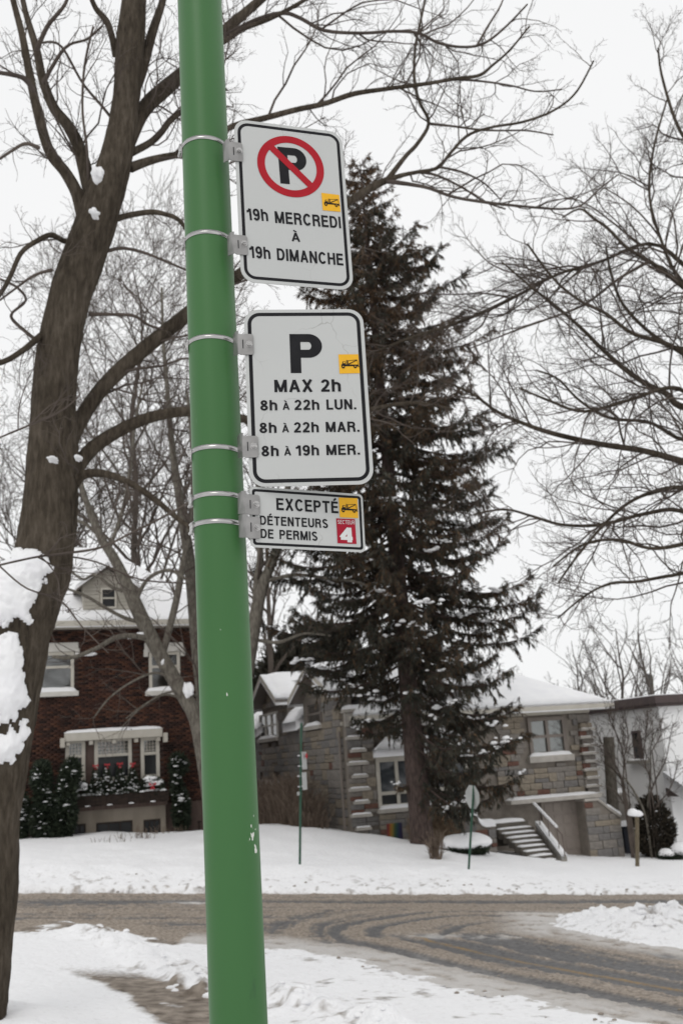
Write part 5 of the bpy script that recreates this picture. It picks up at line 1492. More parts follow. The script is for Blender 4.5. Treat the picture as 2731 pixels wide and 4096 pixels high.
# wind-packed snow on the trunk (patch outlines seen on the bark, built on its surface)
def snow_on_trunk(poly_v, thick, seed, parent, off):
    poly = [(x * SV, y * SV) for x, y in poly_v]
    P, R = resample(tp_, tr_, 560)
    k = 220
    V, F = tubes(P[None], R[None], k)
    px, py = project(V)
    ys_ = [q[1] for q in poly]
    pts = np.stack([px, py], 1)
    front = ((V - np.repeat(P, k, 0)) * (CAM - V)).sum(1) > -.02
    jit = 26 * (fbm(pts[:, 0] * .02, pts[:, 1] * .02, seed, 4) - .5) * 2 + 34 * (fbm(pts[:, 0] * .07, pts[:, 1] * .05, seed + 7, 3) - .5)
    x_, y_ = pts[:, 0] + jit, pts[:, 1] + jit * .7
    ins = np.zeros(len(V), bool); dmin = np.full(len(V), 1e9)
    for (x0, y0), (x1, y1) in zip(poly, poly[1:] + poly[:1]):
        ins ^= ((y0 > y_) != (y1 > y_)) & (x_ < (x1 - x0) * (y_ - y0) / (y1 - y0 + 1e-9) + x0)
        dmin = np.minimum(dmin, seg_dist(x_, y_, np.array([x0, y0]), np.array([x1, y1])))
    h = np.where(ins & front, thick * np.clip(dmin / 80, 0.02, 1) ** .75 * (.7 + .6 * fbm(pts[:, 0] * .012, pts[:, 1] * .012, seed + 3, 4)), -.02)
    nrm = V - np.repeat(P, k, 0); nrm /= np.linalg.norm(nrm, axis=1, keepdims=True)
    V2 = V + nrm * (h + .022)[:, None]
    kf = (h[F] > -.01).any(1)
    F = F[kf]
    u_, inv = np.unique(F, return_inverse=True)
    return obj('snow_patch', np_mesh('snow_patch', V2[u_] - off, [inv.reshape(-1, 4)], True), 'snow', parent)
moff = np.array(maple.location)
snow_on_trunk([(-200, 1330), (0, 1318), (30, 1285), (48, 1265), (82, 1262), (108, 1280), (117, 1305), (105, 1325), (92, 1340), (82, 1375), (72, 1400), (64, 1432), (50, 1422), (38, 1412), (10, 1440), (-200, 1450)], .13, 3, maple, moff)
snow_on_trunk([(-200, 1480), (4, 1462), (20, 1454), (40, 1456), (48, 1500), (50, 1540), (60, 1575), (66, 1600), (64, 1625), (52, 1635), (40, 1650), (20, 1655), (0, 1672), (-200, 1690)], .11, 5, maple, moff)
snow_on_trunk([(-200, 1705), (0, 1690), (22, 1668), (35, 1690), (62, 1652), (62, 1685), (45, 1700), (58, 1722), (40, 1735), (22, 1745), (5, 1752), (-200, 1760)], .09, 7, maple, moff)
for (x, y, s1, s2) in ((224, 400, 19, 26), (217, 490, 15, 14), (122, 1055, 12, 9), (180, 1052, 8, 9)):
    c = vat(x, y, YT - .02); pxm = SV * 8.9 / FPX
    Rr = np.interp(y * SV, [project(q)[1] for q in tp_[::-1]], tr_[::-1])
    c = c - np.array([0, .75 * Rr, 0]) * (YT - .02 - .75 * Rr) / YT
    c = vat(x, y, YT - .8 * Rr)
    o = obj('snow_lump', blob_mesh('snow_lump', 3, .62, int(x) % 13, None, 1.9), 'snow', maple, c - moff)
    o.scale = (s1 * pxm * .8, Rr * .2 + .03, s2 * pxm * .75)

# ---- tree in the brick house yard, leaning trunk with wide limbs
YB = 27.0
bt_ = vat(500, 1935, YB)
YL = []
def LB(pts, d0=0.0, d1=0.0): YL.append(limb_px(pts, YB + d0, YB + d1))
def tr2(pts): return limb_px(pts, YB, YB, 40)
zb1 = gz(bt_[0], bt_[1])
Tt = tr2([(500, 1960, 62), (496, 1900, 52), (484, 1820, 44), (468, 1730, 38), (450, 1650, 34), (418, 1590, 34), (380, 1525, 33), (345, 1460, 34), (312, 1390, 32), (284, 1325, 26), (258, 1275, 22), (232, 1235, 19), (205, 1170, 15), (180, 1090, 11), (165, 1010, 8)])
Tt[0][0][2] = min(Tt[0][0][2], zb1 - .2)
Tu = tr2([(498, 1860, 40), (520, 1760, 38), (545, 1650, 36), (566, 1540, 34), (578, 1470, 33), (586, 1420, 33), (602, 1350, 26), (625, 1290, 22), (645, 1230, 20), (660, 1130, 15), (672, 1000, 10), (690, 860, 7), (700, 740, 4), (715, 640, 2)])
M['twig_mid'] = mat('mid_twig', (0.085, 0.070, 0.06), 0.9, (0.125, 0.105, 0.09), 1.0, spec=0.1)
LB([(588, 1420, 22), (590, 1340, 18), (598, 1270, 16), (588, 1160, 13), (600, 1050, 11), (590, 930, 8), (585, 800, 6)], 0, 1)
LB([(372, 1510, 16), (390, 1440, 16), (405, 1380, 16), (420, 1300, 15), (436, 1210, 13), (445, 1120, 11), (440, 1010, 9), (430, 900, 7)], 0, 1.5)
LB([(476, 1780, 22), (462, 1620, 20), (450, 1480, 24), (440, 1330, 30), (428, 1240, 26), (410, 1130, 20), (395, 1020, 15), (385, 900, 11), (375, 780, 8), (372, 660, 5)], .5, 2.5)
LB([(352, 1475, 12), (320, 1462, 13), (270, 1463, 12), (220, 1490, 10), (165, 1510, 9), (120, 1508, 7)], 0, -1)
LB([(405, 1570, 7), (360, 1545, 6), (300, 1568, 5), (250, 1605, 4), (215, 1650, 2.5)], 0, -1)
LB([(430, 1610, 6), (380, 1595, 5), (330, 1620, 4), (290, 1650, 2.5)], 0, -1.2)
LB([(455, 1600, 6), (420, 1588, 5), (370, 1595, 4), (320, 1630, 3), (280, 1670, 2)], .3, -.5)
LB([(330, 1430, 10), (290, 1420, 9), (250, 1400, 8), (200, 1370, 7), (150, 1350, 5)], 0, -1)
LB([(310, 1385, 11), (340, 1330, 9), (390, 1310, 8), (440, 1340, 6)], 0, -.6)
LB([(300, 1360, 9), (260, 1350, 8), (220, 1320, 7), (190, 1330, 6), (150, 1300, 5)], 0, .8)
LB([(610, 1335, 10), (680, 1320, 8), (760, 1330, 7), (830, 1340, 6), (900, 1380, 5)], 0, -1)
LB([(590, 1470, 9), (640, 1475, 8), (700, 1455, 6), (760, 1460, 5)], 0, -.8)
LB([(645, 1230, 12), (690, 1160, 9), (740, 1060, 7), (780, 960, 5)], 0, 1)
LB([(250, 1262, 10), (280, 1180, 9), (300, 1080, 8), (310, 980, 6), (330, 870, 5)], 0, 1)
LB([(232, 1235, 9), (190, 1200, 8), (130, 1190, 6), (80, 1150, 5)], 0, .5)
yard = make_tree('yard_tree', 'bare tree with a leaning lichen grey trunk before the brick house, forking behind the pole', 0, [Tt, Tu], YL, 'bark_grey', 'twig', 4, dens=.8, lv=(1.6, 2.8, 3.6), lscale=1.9, up=.4, rmin=.0045, trunk_k=18)
yoff = np.array(yard.location)
for (x, y, s1, s2, Rr) in ((432, 1585, 12, 17, .10), (335, 1455, 18, 5, .03), (200, 1502, 22, 4, .02), (375, 1520, 5, 7, .08), (300, 1462, 14, 4, .03)):
    c = vat(x, y, YB - Rr - .03); pxm = SV * 27.5 / FPX
    o = obj('snow_lump', blob_mesh('snow_lump', 3, .5, int(x) % 11, None, 1.9), 'snow', yard, c - yoff)
    o.scale = (s1 * pxm, .12, s2 * pxm)

# ---- tree beyond the right edge: its branches reach in from the right
YR = 13.0
rb_ = vat(1860, 1200, YR)
zrb = gz(rb_[0], rb_[1]) - .2
Rt = (np.array([[rb_[0] + .1, rb_[1], zrb], [rb_[0] + .05, rb_[1], zrb + 2], [rb_[0], rb_[1], 4.5], [rb_[0] + .1, rb_[1] + .1, 8], [rb_[0] + .2, rb_[1] + .2, 12], [rb_[0] + .2, rb_[1] + .2, 15]]), np.array([.34, .28, .24, .18, .10, .04]))
Rt = resample(*Rt, 50)
RL = []
def LR(pts, d0=0.0, d1=0.0): RL.append(limb_px(pts, YR + d0, YR + d1))
LR([(1860, 1230, 34), (1740, 1120, 26), (1640, 1075, 20), (1568, 1060, 16), (1480, 1036, 14), (1390, 1022, 13), (1320, 1008, 12), (1250, 990, 11), (1190, 968, 9), (1140, 945, 8), (1085, 905, 6), (1030, 880, 5), (960, 850, 4)], 0, -1.0)
LR([(1860, 1050, 34), (1720, 960, 26), (1568, 935, 16), (1530, 905, 14), (1480, 880, 12), (1430, 845, 11), (1380, 800, 9), (1330, 750, 8), (1260, 690, 6), (1220, 660, 5), (1150, 600, 4)], 0, .4)
LR([(1860, 980, 34), (1700, 880, 24), (1600, 830, 15), (1530, 790, 11), (1450, 765, 9), (1390, 720, 8), (1330, 690, 7), (1270, 640, 6), (1210, 560, 5)], 0, -.4)
LR([(1870, 900, 34), (1720, 780, 24), (1620, 700, 16), (1545, 640, 12), (1490, 600, 9), (1440, 570, 8), (1395, 525, 7), (1360, 500, 6), (1330, 480, 5), (1290, 500, 4)], 0, .5)
LR([(1850, 1400, 30), (1700, 1250, 18), (1568, 1175, 10), (1480, 1180, 9), (1380, 1205, 8), (1290, 1205, 7), (1220, 1185, 6), (1160, 1170, 5), (1090, 1180, 4)], 0, -.7)
LR([(1860, 1300, 30), (1720, 1180, 18), (1600, 1130, 12), (1540, 1120, 10), (1460, 1145, 8), (1400, 1190, 7), (1330, 1270, 6), (1280, 1340, 4)], -.1, -.8)
LR([(1850, 1480, 30), (1720, 1370, 16), (1600, 1318, 10), (1540, 1322, 8), (1460, 1336, 7), (1400, 1340, 6), (1340, 1370, 5), (1280, 1420, 4)], 0, -.5)
LR([(1860, 1000, 30), (1740, 850, 20), (1650, 720, 14), (1560, 640, 9), (1520, 560, 7), (1490, 450, 6), (1500, 340, 5), (1530, 230, 4)], 0, .8)
LR([(1880, 850, 30), (1780, 650, 22), (1700, 480, 14), (1620, 370, 10), (1560, 300, 8), (1520, 180, 6), (1510, 110, 4)], .3, 1.0)
LR([(1870, 1100, 26), (1740, 1010, 16), (1600, 920, 11), (1540, 890, 9), (1440, 920, 8), (1340, 945, 7), (1260, 920, 6), (1190, 890, 4)], -.2, -1.2)
LR([(1870, 1000, 26), (1760, 940, 17), (1640, 990, 11), (1568, 1010, 9), (1490, 970, 8), (1400, 960, 7), (1330, 920, 6), (1280, 870, 5), (1230, 850, 4)], .2, 1.0)
LR([(1490, 600, 8), (1420, 640, 7), (1340, 700, 6), (1250, 735, 5), (1180, 760, 4), (1080, 800, 3)], .2, -.4)
LR([(1860, 1150, 26), (1700, 1200, 16), (1600, 1240, 11), (1500, 1260, 8), (1420, 1240, 7), (1340, 1250, 6), (1270, 1300, 4)], -.2, -1.0)
LR([(1870, 780, 26), (1760, 700, 18), (1650, 760, 12), (1568, 800, 9), (1500, 770, 8), (1430, 700, 7), (1400, 620, 6), (1390, 560, 4)], .3, .9)
# the long branch that crosses the spruce
LR([(1870, 700, 20), (1620, 640, 12), (1500, 560, 8), (1380, 600, 7), (1280, 630, 7), (1200, 672, 8), (1120, 712, 9), (1040, 745, 8), (960, 770, 7), (880, 800, 5), (820, 830, 4)], .4, 2.2)
right = make_tree('street_tree', 'bare tree beyond the right edge whose fine branches reach in across the sky', 0, [Rt], RL, 'bark', 'twig', 9, dens=1.15, lv=(4.2, 7.5, 9.5), lscale=1.08, up=.22, rmin=.0018, wob=.19, trunk_k=16)

# ---- generic far trees
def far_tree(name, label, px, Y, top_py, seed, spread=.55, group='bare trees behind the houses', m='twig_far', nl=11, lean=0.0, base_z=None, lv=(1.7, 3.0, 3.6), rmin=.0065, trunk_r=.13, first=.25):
    rng = np.random.default_rng(seed)
    p = atY(px, 3000, Y); zg = gz(p[0], p[1]) - .2 if base_z is None else base_z
    H = atY(px, top_py, Y)[2] - zg
    n = 14
    zz_ = np.linspace(0, 1, n)
    P = np.stack([p[0] + lean * H * zz_ + .02 * H * np.cumsum(rng.normal(0, .35, n)) * zz_, p[1] + .01 * H * np.cumsum(rng.normal(0, .35, n)), zg + H * .86 * zz_], 1)
    R = trunk_r * (1 - .88 * zz_)
    limbs = []
    for i in range(nl):
        t_ = first + (.92 - first) * i / nl
        k = t_ * (n - 1); a = i * 2.4 + rng.uniform(-.5, .5)
        b = P[int(k)] * (1 - k % 1) + P[min(int(k) + 1, n - 1)] * (k % 1)
        Ln = H * spread * (1 - .62 * t_) * rng.uniform(.8, 1.1)
        el = rng.uniform(.75, 1.15)
        d = np.array([math.cos(a) * math.cos(el), math.sin(a) * math.cos(el), math.sin(el)])
        Q = [b]
        for q in range(7):
            d = d + rng.normal(0, .13, 3) + np.array([0, 0, .05]); d /= np.linalg.norm(d)
            Q.append(Q[-1] + d * Ln / 7)
        limbs.append((np.array(Q), np.interp(t_, [0, 1], [trunk_r * .55, trunk_r * .12]) * np.linspace(1, .15, 8)))
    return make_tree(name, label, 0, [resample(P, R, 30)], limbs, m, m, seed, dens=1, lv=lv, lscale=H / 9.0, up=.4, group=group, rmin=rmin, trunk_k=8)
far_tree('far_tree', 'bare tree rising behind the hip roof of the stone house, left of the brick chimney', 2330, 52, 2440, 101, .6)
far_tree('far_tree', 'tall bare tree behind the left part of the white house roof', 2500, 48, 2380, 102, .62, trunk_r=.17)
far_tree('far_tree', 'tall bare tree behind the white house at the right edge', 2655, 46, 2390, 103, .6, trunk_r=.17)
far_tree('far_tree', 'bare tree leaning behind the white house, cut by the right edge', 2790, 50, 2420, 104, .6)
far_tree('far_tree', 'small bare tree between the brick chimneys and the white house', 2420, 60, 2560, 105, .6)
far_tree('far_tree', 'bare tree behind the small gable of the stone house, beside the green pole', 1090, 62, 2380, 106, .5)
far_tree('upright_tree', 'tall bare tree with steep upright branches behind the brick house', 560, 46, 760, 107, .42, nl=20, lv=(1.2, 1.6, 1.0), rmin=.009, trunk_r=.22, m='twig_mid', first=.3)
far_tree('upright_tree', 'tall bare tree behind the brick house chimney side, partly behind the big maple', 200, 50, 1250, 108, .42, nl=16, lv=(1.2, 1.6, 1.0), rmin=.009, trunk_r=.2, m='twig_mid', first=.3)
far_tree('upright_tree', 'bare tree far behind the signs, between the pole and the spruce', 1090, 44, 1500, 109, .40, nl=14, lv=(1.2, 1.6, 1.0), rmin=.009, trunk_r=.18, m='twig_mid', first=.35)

# ================================================================== spruce
YS = 27.6
sb_ = atY(1690, 3372, YS); szg = gz(sb_[0], sb_[1]) - .25
apx = vat(826, 372, YS)
spr = empty('spruce_tree', (sb_[0], sb_[1], szg), 0, 'tall dark spruce with brown cones and dabs of snow in front of the stone house', 'tree')
so = np.array([sb_[0], sb_[1], szg]); top_ = apx - so
HS = top_[2]
n = 40
tz = np.linspace(0, 1, n)
TP = np.stack([top_[0] * tz, top_[1] * tz, HS * tz], 1); TR = .29 * (1 - tz) ** .8 + .012
TR[0] *= 1.2
bark_tube('trunk', TP, TR, 'bark_spruce', spr, 14, .08, 7, 60)
rng = np.random.default_rng(17)
_ey = [372, 420, 480, 540, 590, 640, 690, 760, 810, 900, 1080, 1300, 1550, 1720, 1900]
_ew = [10, 34, 52, 82, 112, 152, 188, 225, 258, 268, 290, 298, 288, 275, 262]
_et = [(vat(880, y, YS)[2] - szg) / HS for y in _ey]
_em = [w * SV * ((vat(880, y, YS) - CAM) @ cF) / FPX for y, w in zip(_ey, _ew)]
def env(t):                                       # half width of the crown by height fraction
    return np.interp(t, _et[::-1], _em[::-1])
def env_old(t):
    return np.interp(t, [0.08, .16, .28, .38, .5, .62, .74, .82, .88, .94, 1.0], [3.2, 3.35, 3.3, 3.2, 2.9, 2.45, 1.95, 1.45, .95, .7, .15])
BP, BR = [], []
z_ = 1.9
while z_ < HS - .15:
    t_ = z_ / HS
    nb = int(rng.integers(6, 9)) if t_ < .85 else int(rng.integers(3, 5))
    a0 = rng.uniform(0, 6.28)
    for i in range(nb):
        a = a0 + i * 6.283 / nb + rng.normal(0, .22)
        if math.cos(a) < .25 and z_ < 4.6 and rng.random() < (.85 if z_ < 3.2 else .45): continue
        if z_ < 2.6 and rng.random() < .2: continue
        Lb = env(max(t_ - .03, .05)) * rng.uniform(.62, 1.12)
        if math.cos(a) < .1: Lb *= float(np.interp(z_, [2, 3.6, 6.0], [.32, .5, 1]))
        droop = np.interp(t_, [0, .5, .85, 1], [.62, .38, .15, -.5]) * rng.uniform(.7, 1.25)
        s_ = np.linspace(0, 1, 12)
        zz2 = -droop * Lb * (s_ - .45 * s_ ** 2.6) + .16 * Lb * s_ ** 4
        sway = rng.normal(0, .10) * Lb * s_ ** 2
        c = TP[0] * 0 + np.array([top_[0] * t_, top_[1] * t_, z_ + rng.normal(0, .08)])
        X_ = c[0] + np.cos(a) * Lb * s_ - np.sin(a) * sway; Y_ = c[1] + np.sin(a) * Lb * s_ + np.cos(a) * sway
        BP.append(np.stack([X_, Y_, c[2] + zz2], 1)); BR.append((.012 + .010 * Lb) * (1 - .85 * s_))
    z_ += rng.uniform(.30, .50) if t_ < .8 else rng.uniform(.16, .28)
BP, BR = np.array(BP), np.array(BR)
P1, R1 = spawn(rng, BP, BR, 9.0, .34, .16, .75, 58, -.7, 6, .10, .012, .12, .004, .4)
tag(join_tubes('branches', [(BP, BR, 5), (P1, R1, 3)], 'bark_spruce', spr), kind='stuff')
def sprays(P, R, per_m, l0, l1, w0, w1, down, rng, tmin=.08):
    N, K0, _ = P.shape
    L = np.linalg.norm(np.diff(P, axis=1), axis=2).sum(1)
    cnt = rng.poisson(per_m * L)
    idx = np.repeat(np.arange(N), cnt); n = len(idx)
    t = tmin + (1 - tmin) * rng.random(n)
    s = t * (K0 - 1); i = np.minimum(s.astype(int), K0 - 2); f = (s - i)[:, None]
    p = P[idx, i] * (1 - f) + P[idx, i + 1] * f
    T = P[idx, i + 1] - P[idx, i]; T /= np.linalg.norm(T, axis=1, keepdims=True) + 1e-9
    d = T * rng.uniform(.2, .9, (n, 1)) + rng.normal(0, .38, (n, 3)); d[:, 2] -= down * rng.uniform(.3, 1.3, n)
    d /= np.linalg.norm(d, axis=1, keepdims=True)
    S = np.cross(d, rng.normal(0, 1, (n, 3))); S /= np.linalg.norm(S, axis=1, keepdims=True) + 1e-9
    Ls = rng.uniform(l0, l1, (n, 1)); Ws = rng.uniform(w0, w1, (n, 1))
    V = np.stack([p, p + d * Ls * .4 + S * Ws, p + d * Ls, p + d * Ls * .5 - S * Ws], 1)
    return V, p
Va, pa = sprays(P1, R1, 78, .07, .21, .007, .018, 1.2, rng)
Vb, pb = sprays(BP, BR, 120, .08, .26, .008, .020, 1.0, rng, .18)
Vs = np.concatenate([Va, Vb]); ps = np.concatenate([pa, pb])
clump = fbm(ps[:, 0] * 1.1 + ps[:, 2] * .9 + 3, ps[:, 1] * 1.1 - ps[:, 2] * .6 + 5, 3, 3)
hf = ps[:, 2] / HS
rv = rng.random(len(ps))
brown = rv < np.interp(hf, [0, .3, .6, .8, 1], [.20, .28, .42, .6, .65]) * np.where(clump > .52, 1.5, .5)
light = (~brown) & (rng.random(len(ps)) < .25)
for nm, sel, mm in (('foliage', (~brown) & (~light), 'needle'), ('cone_clusters', brown, 'needle_brown'), ('tip_foliage', light, 'needle_light')):
    v = Vs[sel]
    tag(obj(nm, np_mesh(nm, v.reshape(-1, 3), [np.arange(len(v) * 4).reshape(-1, 4)]), mm, spr), kind='stuff')
print('spruce sprays', len(Vs))
it = []
for k in range(420):
    b = int(rng.integers(len(BP)))
    if BP[b, 0, 2] > HS * .5 and rng.random() < .92: continue
    q = BP[b, int(rng.integers(6, 12))]
    if q[1] > .8: continue
    big = rng.uniform(.5, 1.25)
    for w in range(int(rng.integers(3, 9))):
        r = rng.uniform(.022, .062) * big
        it.append((q[0] + rng.normal(0, .12) * big, q[1] + rng.normal(0, .1), q[2] + .03 + r * .3 + rng.normal(0, .035) * big, r * 1.3, r * 1.2, r * .85))
lumps('snow_cap', it, 'snow', spr, 8)

# ------------------------------------------------------------------ evergreens behind the stone house roof
def dark_conifer(px, Y, top, w, label, seed):
    p = atY(px, 3000, Y); zg = gz(p[0], p[1]) - .2
    H = atY(px, top, Y)[2] - zg
    rng = np.random.default_rng(seed)
    e = empty('dark_conifer', (p[0], p[1], zg), 0, label, 'tree', 'conifers behind the houses')
    bark_tube('trunk', np.stack([np.zeros(8), np.zeros(8), np.linspace(0, H * .95, 8)], 1), np.linspace(.25, .03, 8), 'bark_spruce', e, 8, .05, seed, 12)
    V, F = leaf_cloud(9000, ball_shape(w, w, H * .36, H * .62, .3), rng, .35, .7, .05, .11)
    obj('crown', np_mesh('crown', V, [F]), 'needle', e)
dark_conifer(1190, 47, 2560, 1.9, 'dark conifer crown above the stone house roof, left of the second gable', 301)
dark_conifer(1300, 50, 2480, 2.6, 'dark conifer crown above the stone house roof, behind the spruce', 302)
dark_conifer(285, 52, 2190, 1.7, 'dark conifer crown peeking over the brick house roof beside the maple', 303)

# ------------------------------------------------------------------ hedges and shrubs
def twig_hedge(name, label, pts, w, h, n, m, seed, cat='hedge', round_=False):
    rng = np.random.default_rng(seed)
    c = np.mean(pts, 0); zg = gz(c[0], c[1])
    e = empty(name, (c[0], c[1], zg - .1), 0, label, cat)
    A, Bq = np.array(pts[0][:2]), np.array(pts[-1][:2])
    t = rng.random(n); q = A + (Bq - A) * t[:, None]
    nrm = np.array([-(Bq - A)[1], (Bq - A)[0]]); nrm = nrm / (np.linalg.norm(nrm) + 1e-9)
    q = q + nrm * rng.uniform(-w, w, (n, 1))
    zq = np.array([zbase(a, b) for a, b in q]) - .05
    K = 6; P = np.empty((n, K, 3)); P[:, 0] = np.stack([q[:, 0], q[:, 1], zq], 1)
    hmax = h * rng.uniform(.55, 1.0, n)
    if round_: hmax = h * np.sqrt(np.clip(1 - (2 * t - 1) ** 4, .15, 1)) * rng.uniform(.6, 1, n)
    d = np.stack([rng.normal(0, .16, n), rng.normal(0, .16, n), np.ones(n)], 1)
    for k in range(1, K):
        P[:, k] = P[:, k - 1] + d * (hmax / (K - 1))[:, None]
        d = d + rng.normal(0, .13, (n, 3)); d[:, 2] = np.maximum(d[:, 2], .5); d /= np.linalg.norm(d, axis=1, keepdims=True)
    R = np.linspace(.011, .005, K)[None] * np.ones((n, 1))
    P2, R2 = spawn(rng, P, R, 5, .30, .1, .5, 42, .3, 4, .15, .012, .25, .0045, .6)
    o = np.array(e.location)
    join_tubes('twigs', [(P - o, R, 3), (P2 - o, R2, 3)], m, e)
    return e
M['leaf_brown'] = mat('brownish_leaves', (.022, .020, .015), .8, (.055, .044, .032), 5.0, spec=.15)
hy = 1.15
hA = FF_.o + FF_.n * 9.5 - FF_.d * hy; hB = FF_.o + FF_.n * .6 - FF_.d * (hy - .2)
twig_hedge('bare_hedge', 'clipped brown leafless hedge along the left side of the stone house', [hA, hB], .55, 1.15, 1500, 'hedge', 41)
hA = FF_.o + FF_.n * 5.2 - FF_.d * 1.5; hB = FF_.o + FF_.n * (-.4) - FF_.d * 1.2
twig_hedge('bare_hedge', 'taller rounded brown leafless hedge at the corner of the stone house', [hA, hB], .45, 1.75, 1500, 'hedge', 42, round_=True)
c1, c2 = G(1715, 3396), G(1812, 3400)
twig_hedge('round_shrub', 'rounded tan leafless shrub at the foot of the spruce', [c1 + np.array([0, .3, 0]), c2 + np.array([0, .3, 0])], .5, 1.05, 1500, 'hedge_tan', 43, 'shrub', True)
b = G(1742, 3448)
twig_hedge('twiggy_shrub', 'thin upright twiggy shrub in the snow before the tan shrub', [b - np.array([.12, 0, 0]), b + np.array([.12, 0, 0])], .07, .8, 60, 'hedge', 44, 'shrub')
for i, (px, py, hh_, nn2, lab) in enumerate(((545, 3372, .35, 26, 'sparse dead stalks poking through the snow below the bay window'), (680, 3352, .3, 20, 'sparse dead stalks poking through the snow near the green pole'), (440, 3395, .22, 12, 'few dead stalks in the snow in front of the basement windows'))):
    b = G(px, py)
    twig_hedge('dead_stalks', lab, [b - np.array([.5, .1, 0]), b + np.array([.5, .15, 0])], .12, hh_ + .2, nn2, 'hedge', 45 + i, 'plant')
# low clipped evergreen under a cushion of snow
b = G(1862, 3408, .1); zg = gz(b[0], b[1])
print('cushion', b, zg, project(b))
cush = evergreen('snow_capped_shrub', (b[0], b[1], zg - .05), .62, .5, .5, 3600, 'low dark clipped shrub under a thick cushion of snow, beside the steps', 61, 0, leaf=(.06, .14, .015, .03), shapes=[(0, 0, .16, .60, .48, .17)])
o = obj('snow_cap', blob_mesh('snow_cushion', 3, .16, 4, .5), 'snow', cush, (0, 0, .26)); o.scale = (.66, .55, .28)
# dark bush by the white house, rounded snowy bushes at the edge
b = atY(2615, 3360, 34.2); zg = gz(b[0], b[1])
evergreen('dark_bush', (b[0], b[1], zg - .1), .62, .55, atY(2615, 3190, 34.2)[2] - zg + .1, 5200, 'dark rounded evergreen bush in front of the white house', 62, 10, m='leaf_brown', leaf=(.08, .2, .02, .04))
for i, (px, py, s_, lab) in enumerate(((2660, 3330, .30, 'small bush buried in snow right of the dark bush'), (2722, 3320, .46, 'snow buried bush cut by the right edge of the photo'))):
    b = atY(px, py + 40, 33.2); zg = gz(b[0], b[1])
    e = evergreen('snowy_bush', (b[0], b[1], zg - .05), s_, s_ * .9, s_ * 1.2, 1500, lab, 63 + i, 0, leaf=(.05, .12, .012, .025), group='snowy bushes by the white house', shapes=[(0, 0, s_ * .55, s_, s_ * .9, s_ * .5)])
    o = obj('snow_cap', BL[i + 2], 'snow', e, (0, -.05, s_ * .7)); o.scale = (s_ * .95, s_ * .85, s_ * .6)
# many-stemmed shrubs before the white house
def multi_stem(name, label, pxb, Y, stems, seed, group):
    rng = np.random.default_rng(seed)
    b = vat(pxb[0] / SV, pxb[1] / SV, Y); zg = gz(b[0], b[1]) - .15
    limbs = []
    for st_ in stems:
        p, r = limb_px([(x / SV, y / SV, w * .5) for x, y, w in st_], Y, Y + rng.uniform(-.6, .6))
        p[0][2] = min(p[0][2], zg + .1)
        limbs.append((p, r))
    e = make_tree(name, label, 0, [limbs[0]], limbs[1:], 'bark_grey', 'twig', seed, dens=1, lv=(4.2, 5.0, 5.0), lscale=.85, up=.45, group=group, rmin=.0045, wob=.14, trunk_k=8)
    return e
multi_stem('lilac_shrub', 'leafless many-stemmed shrub against the white house, nearer the stone house', (2548, 3400), 33.6,
           [[(2548, 3410, 12), (2530, 3320, 11), (2505, 3200, 10), (2485, 3110, 9)], [(2486, 3115, 8), (2450, 3040, 7), (2410, 2980, 5), (2385, 2930, 4)], [(2490, 3130, 8), (2492, 3030, 7), (2470, 2950, 6), (2440, 2890, 4), (2430, 2850, 3)],
            [(2505, 3200, 8), (2480, 3110, 7), (2430, 3060, 6), (2400, 3040, 4)], [(2492, 3040, 6), (2510, 2950, 5), (2500, 2880, 4)], [(2520, 3260, 6), (2470, 3180, 5), (2420, 3140, 4)]], 401, 'bare shrubs before the white house')
multi_stem('lilac_shrub', 'leafless many-stemmed shrub with two rounded crowns right of the narrow window', (2600, 3380), 33.8,
           [[(2600, 3390, 12), (2575, 3250, 11), (2530, 3160, 9), (2495, 3110, 8)], [(2590, 3330, 9), (2590, 3200, 8), (2600, 3100, 7), (2600, 3000, 6), (2610, 2930, 4), (2600, 2870, 3)], [(2590, 3200, 8), (2620, 3120, 7), (2660, 3040, 5), (2680, 2940, 4), (2690, 2890, 3)],
            [(2598, 3110, 7), (2570, 3030, 5), (2580, 2950, 4), (2590, 2870, 3)], [(2600, 3010, 6), (2640, 2940, 5), (2640, 2870, 3)], [(2605, 3250, 6), (2680, 3150, 5), (2710, 3040, 4)]], 402, 'bare shrubs before the white house')
# ------------------------------------------------------------------ far roofs, chimneys and a utility pole
def far_chimney(px0, px1, pt, Y, label, pot):
    a, b = atY(px0, pt, Y), atY(px1, pt, Y)
    hw = (b[0] - a[0]) / 2; c = (a + b) / 2; zg = float(zbase(c[0], c[1])) - .5
    e = empty('far_house', (c[0], c[1], zg), rad(20), label, 'house', 'houses far behind')
    H = a[2] - zg
    B('wall', -3.5, 3.5, .2, 6.2, 0, H - 1.7, 'brick_red', e)
    rr = MB().poly([(-3.8, -.1, H - 1.7), (3.8, -.1, H - 1.7), (3.8, 6.5, H - 1.7), (-3.8, 6.5, H - 1.7), (-2.2, 3.2, H - .6), (2.2, 3.2, H - .6)], [(0, 1, 5, 4), (1, 2, 5), (2, 3, 4, 5), (3, 0, 4), (3, 2, 1, 0)]).build('roof', 'snow', e)
    ch = B('chimney', -hw, hw, 2.6, 2.6 + 2 * hw, H - 1.9, H, 'brick_red', e)
    if pot: MB().tube([(0, 2.6 + hw, H), (0, 2.6 + hw, H + .35)], [.22, .20], 10).build('chimney_pot', 'roof_dark', ch)
far_chimney(2298, 2336, 2785, 62, 'far brick house with a capped chimney showing over the hip roof', True)
far_chimney(2362, 2385, 2790, 66, 'far brick house with a short chimney left of the white house cornice', False)
b = atY(2610, 3000, 58); zg = float(zbase(b[0], b[1]))
up_ = empty('utility_pole', (b[0], b[1], zg), 0, 'leaning wooden utility pole behind the white house roof', 'pole')
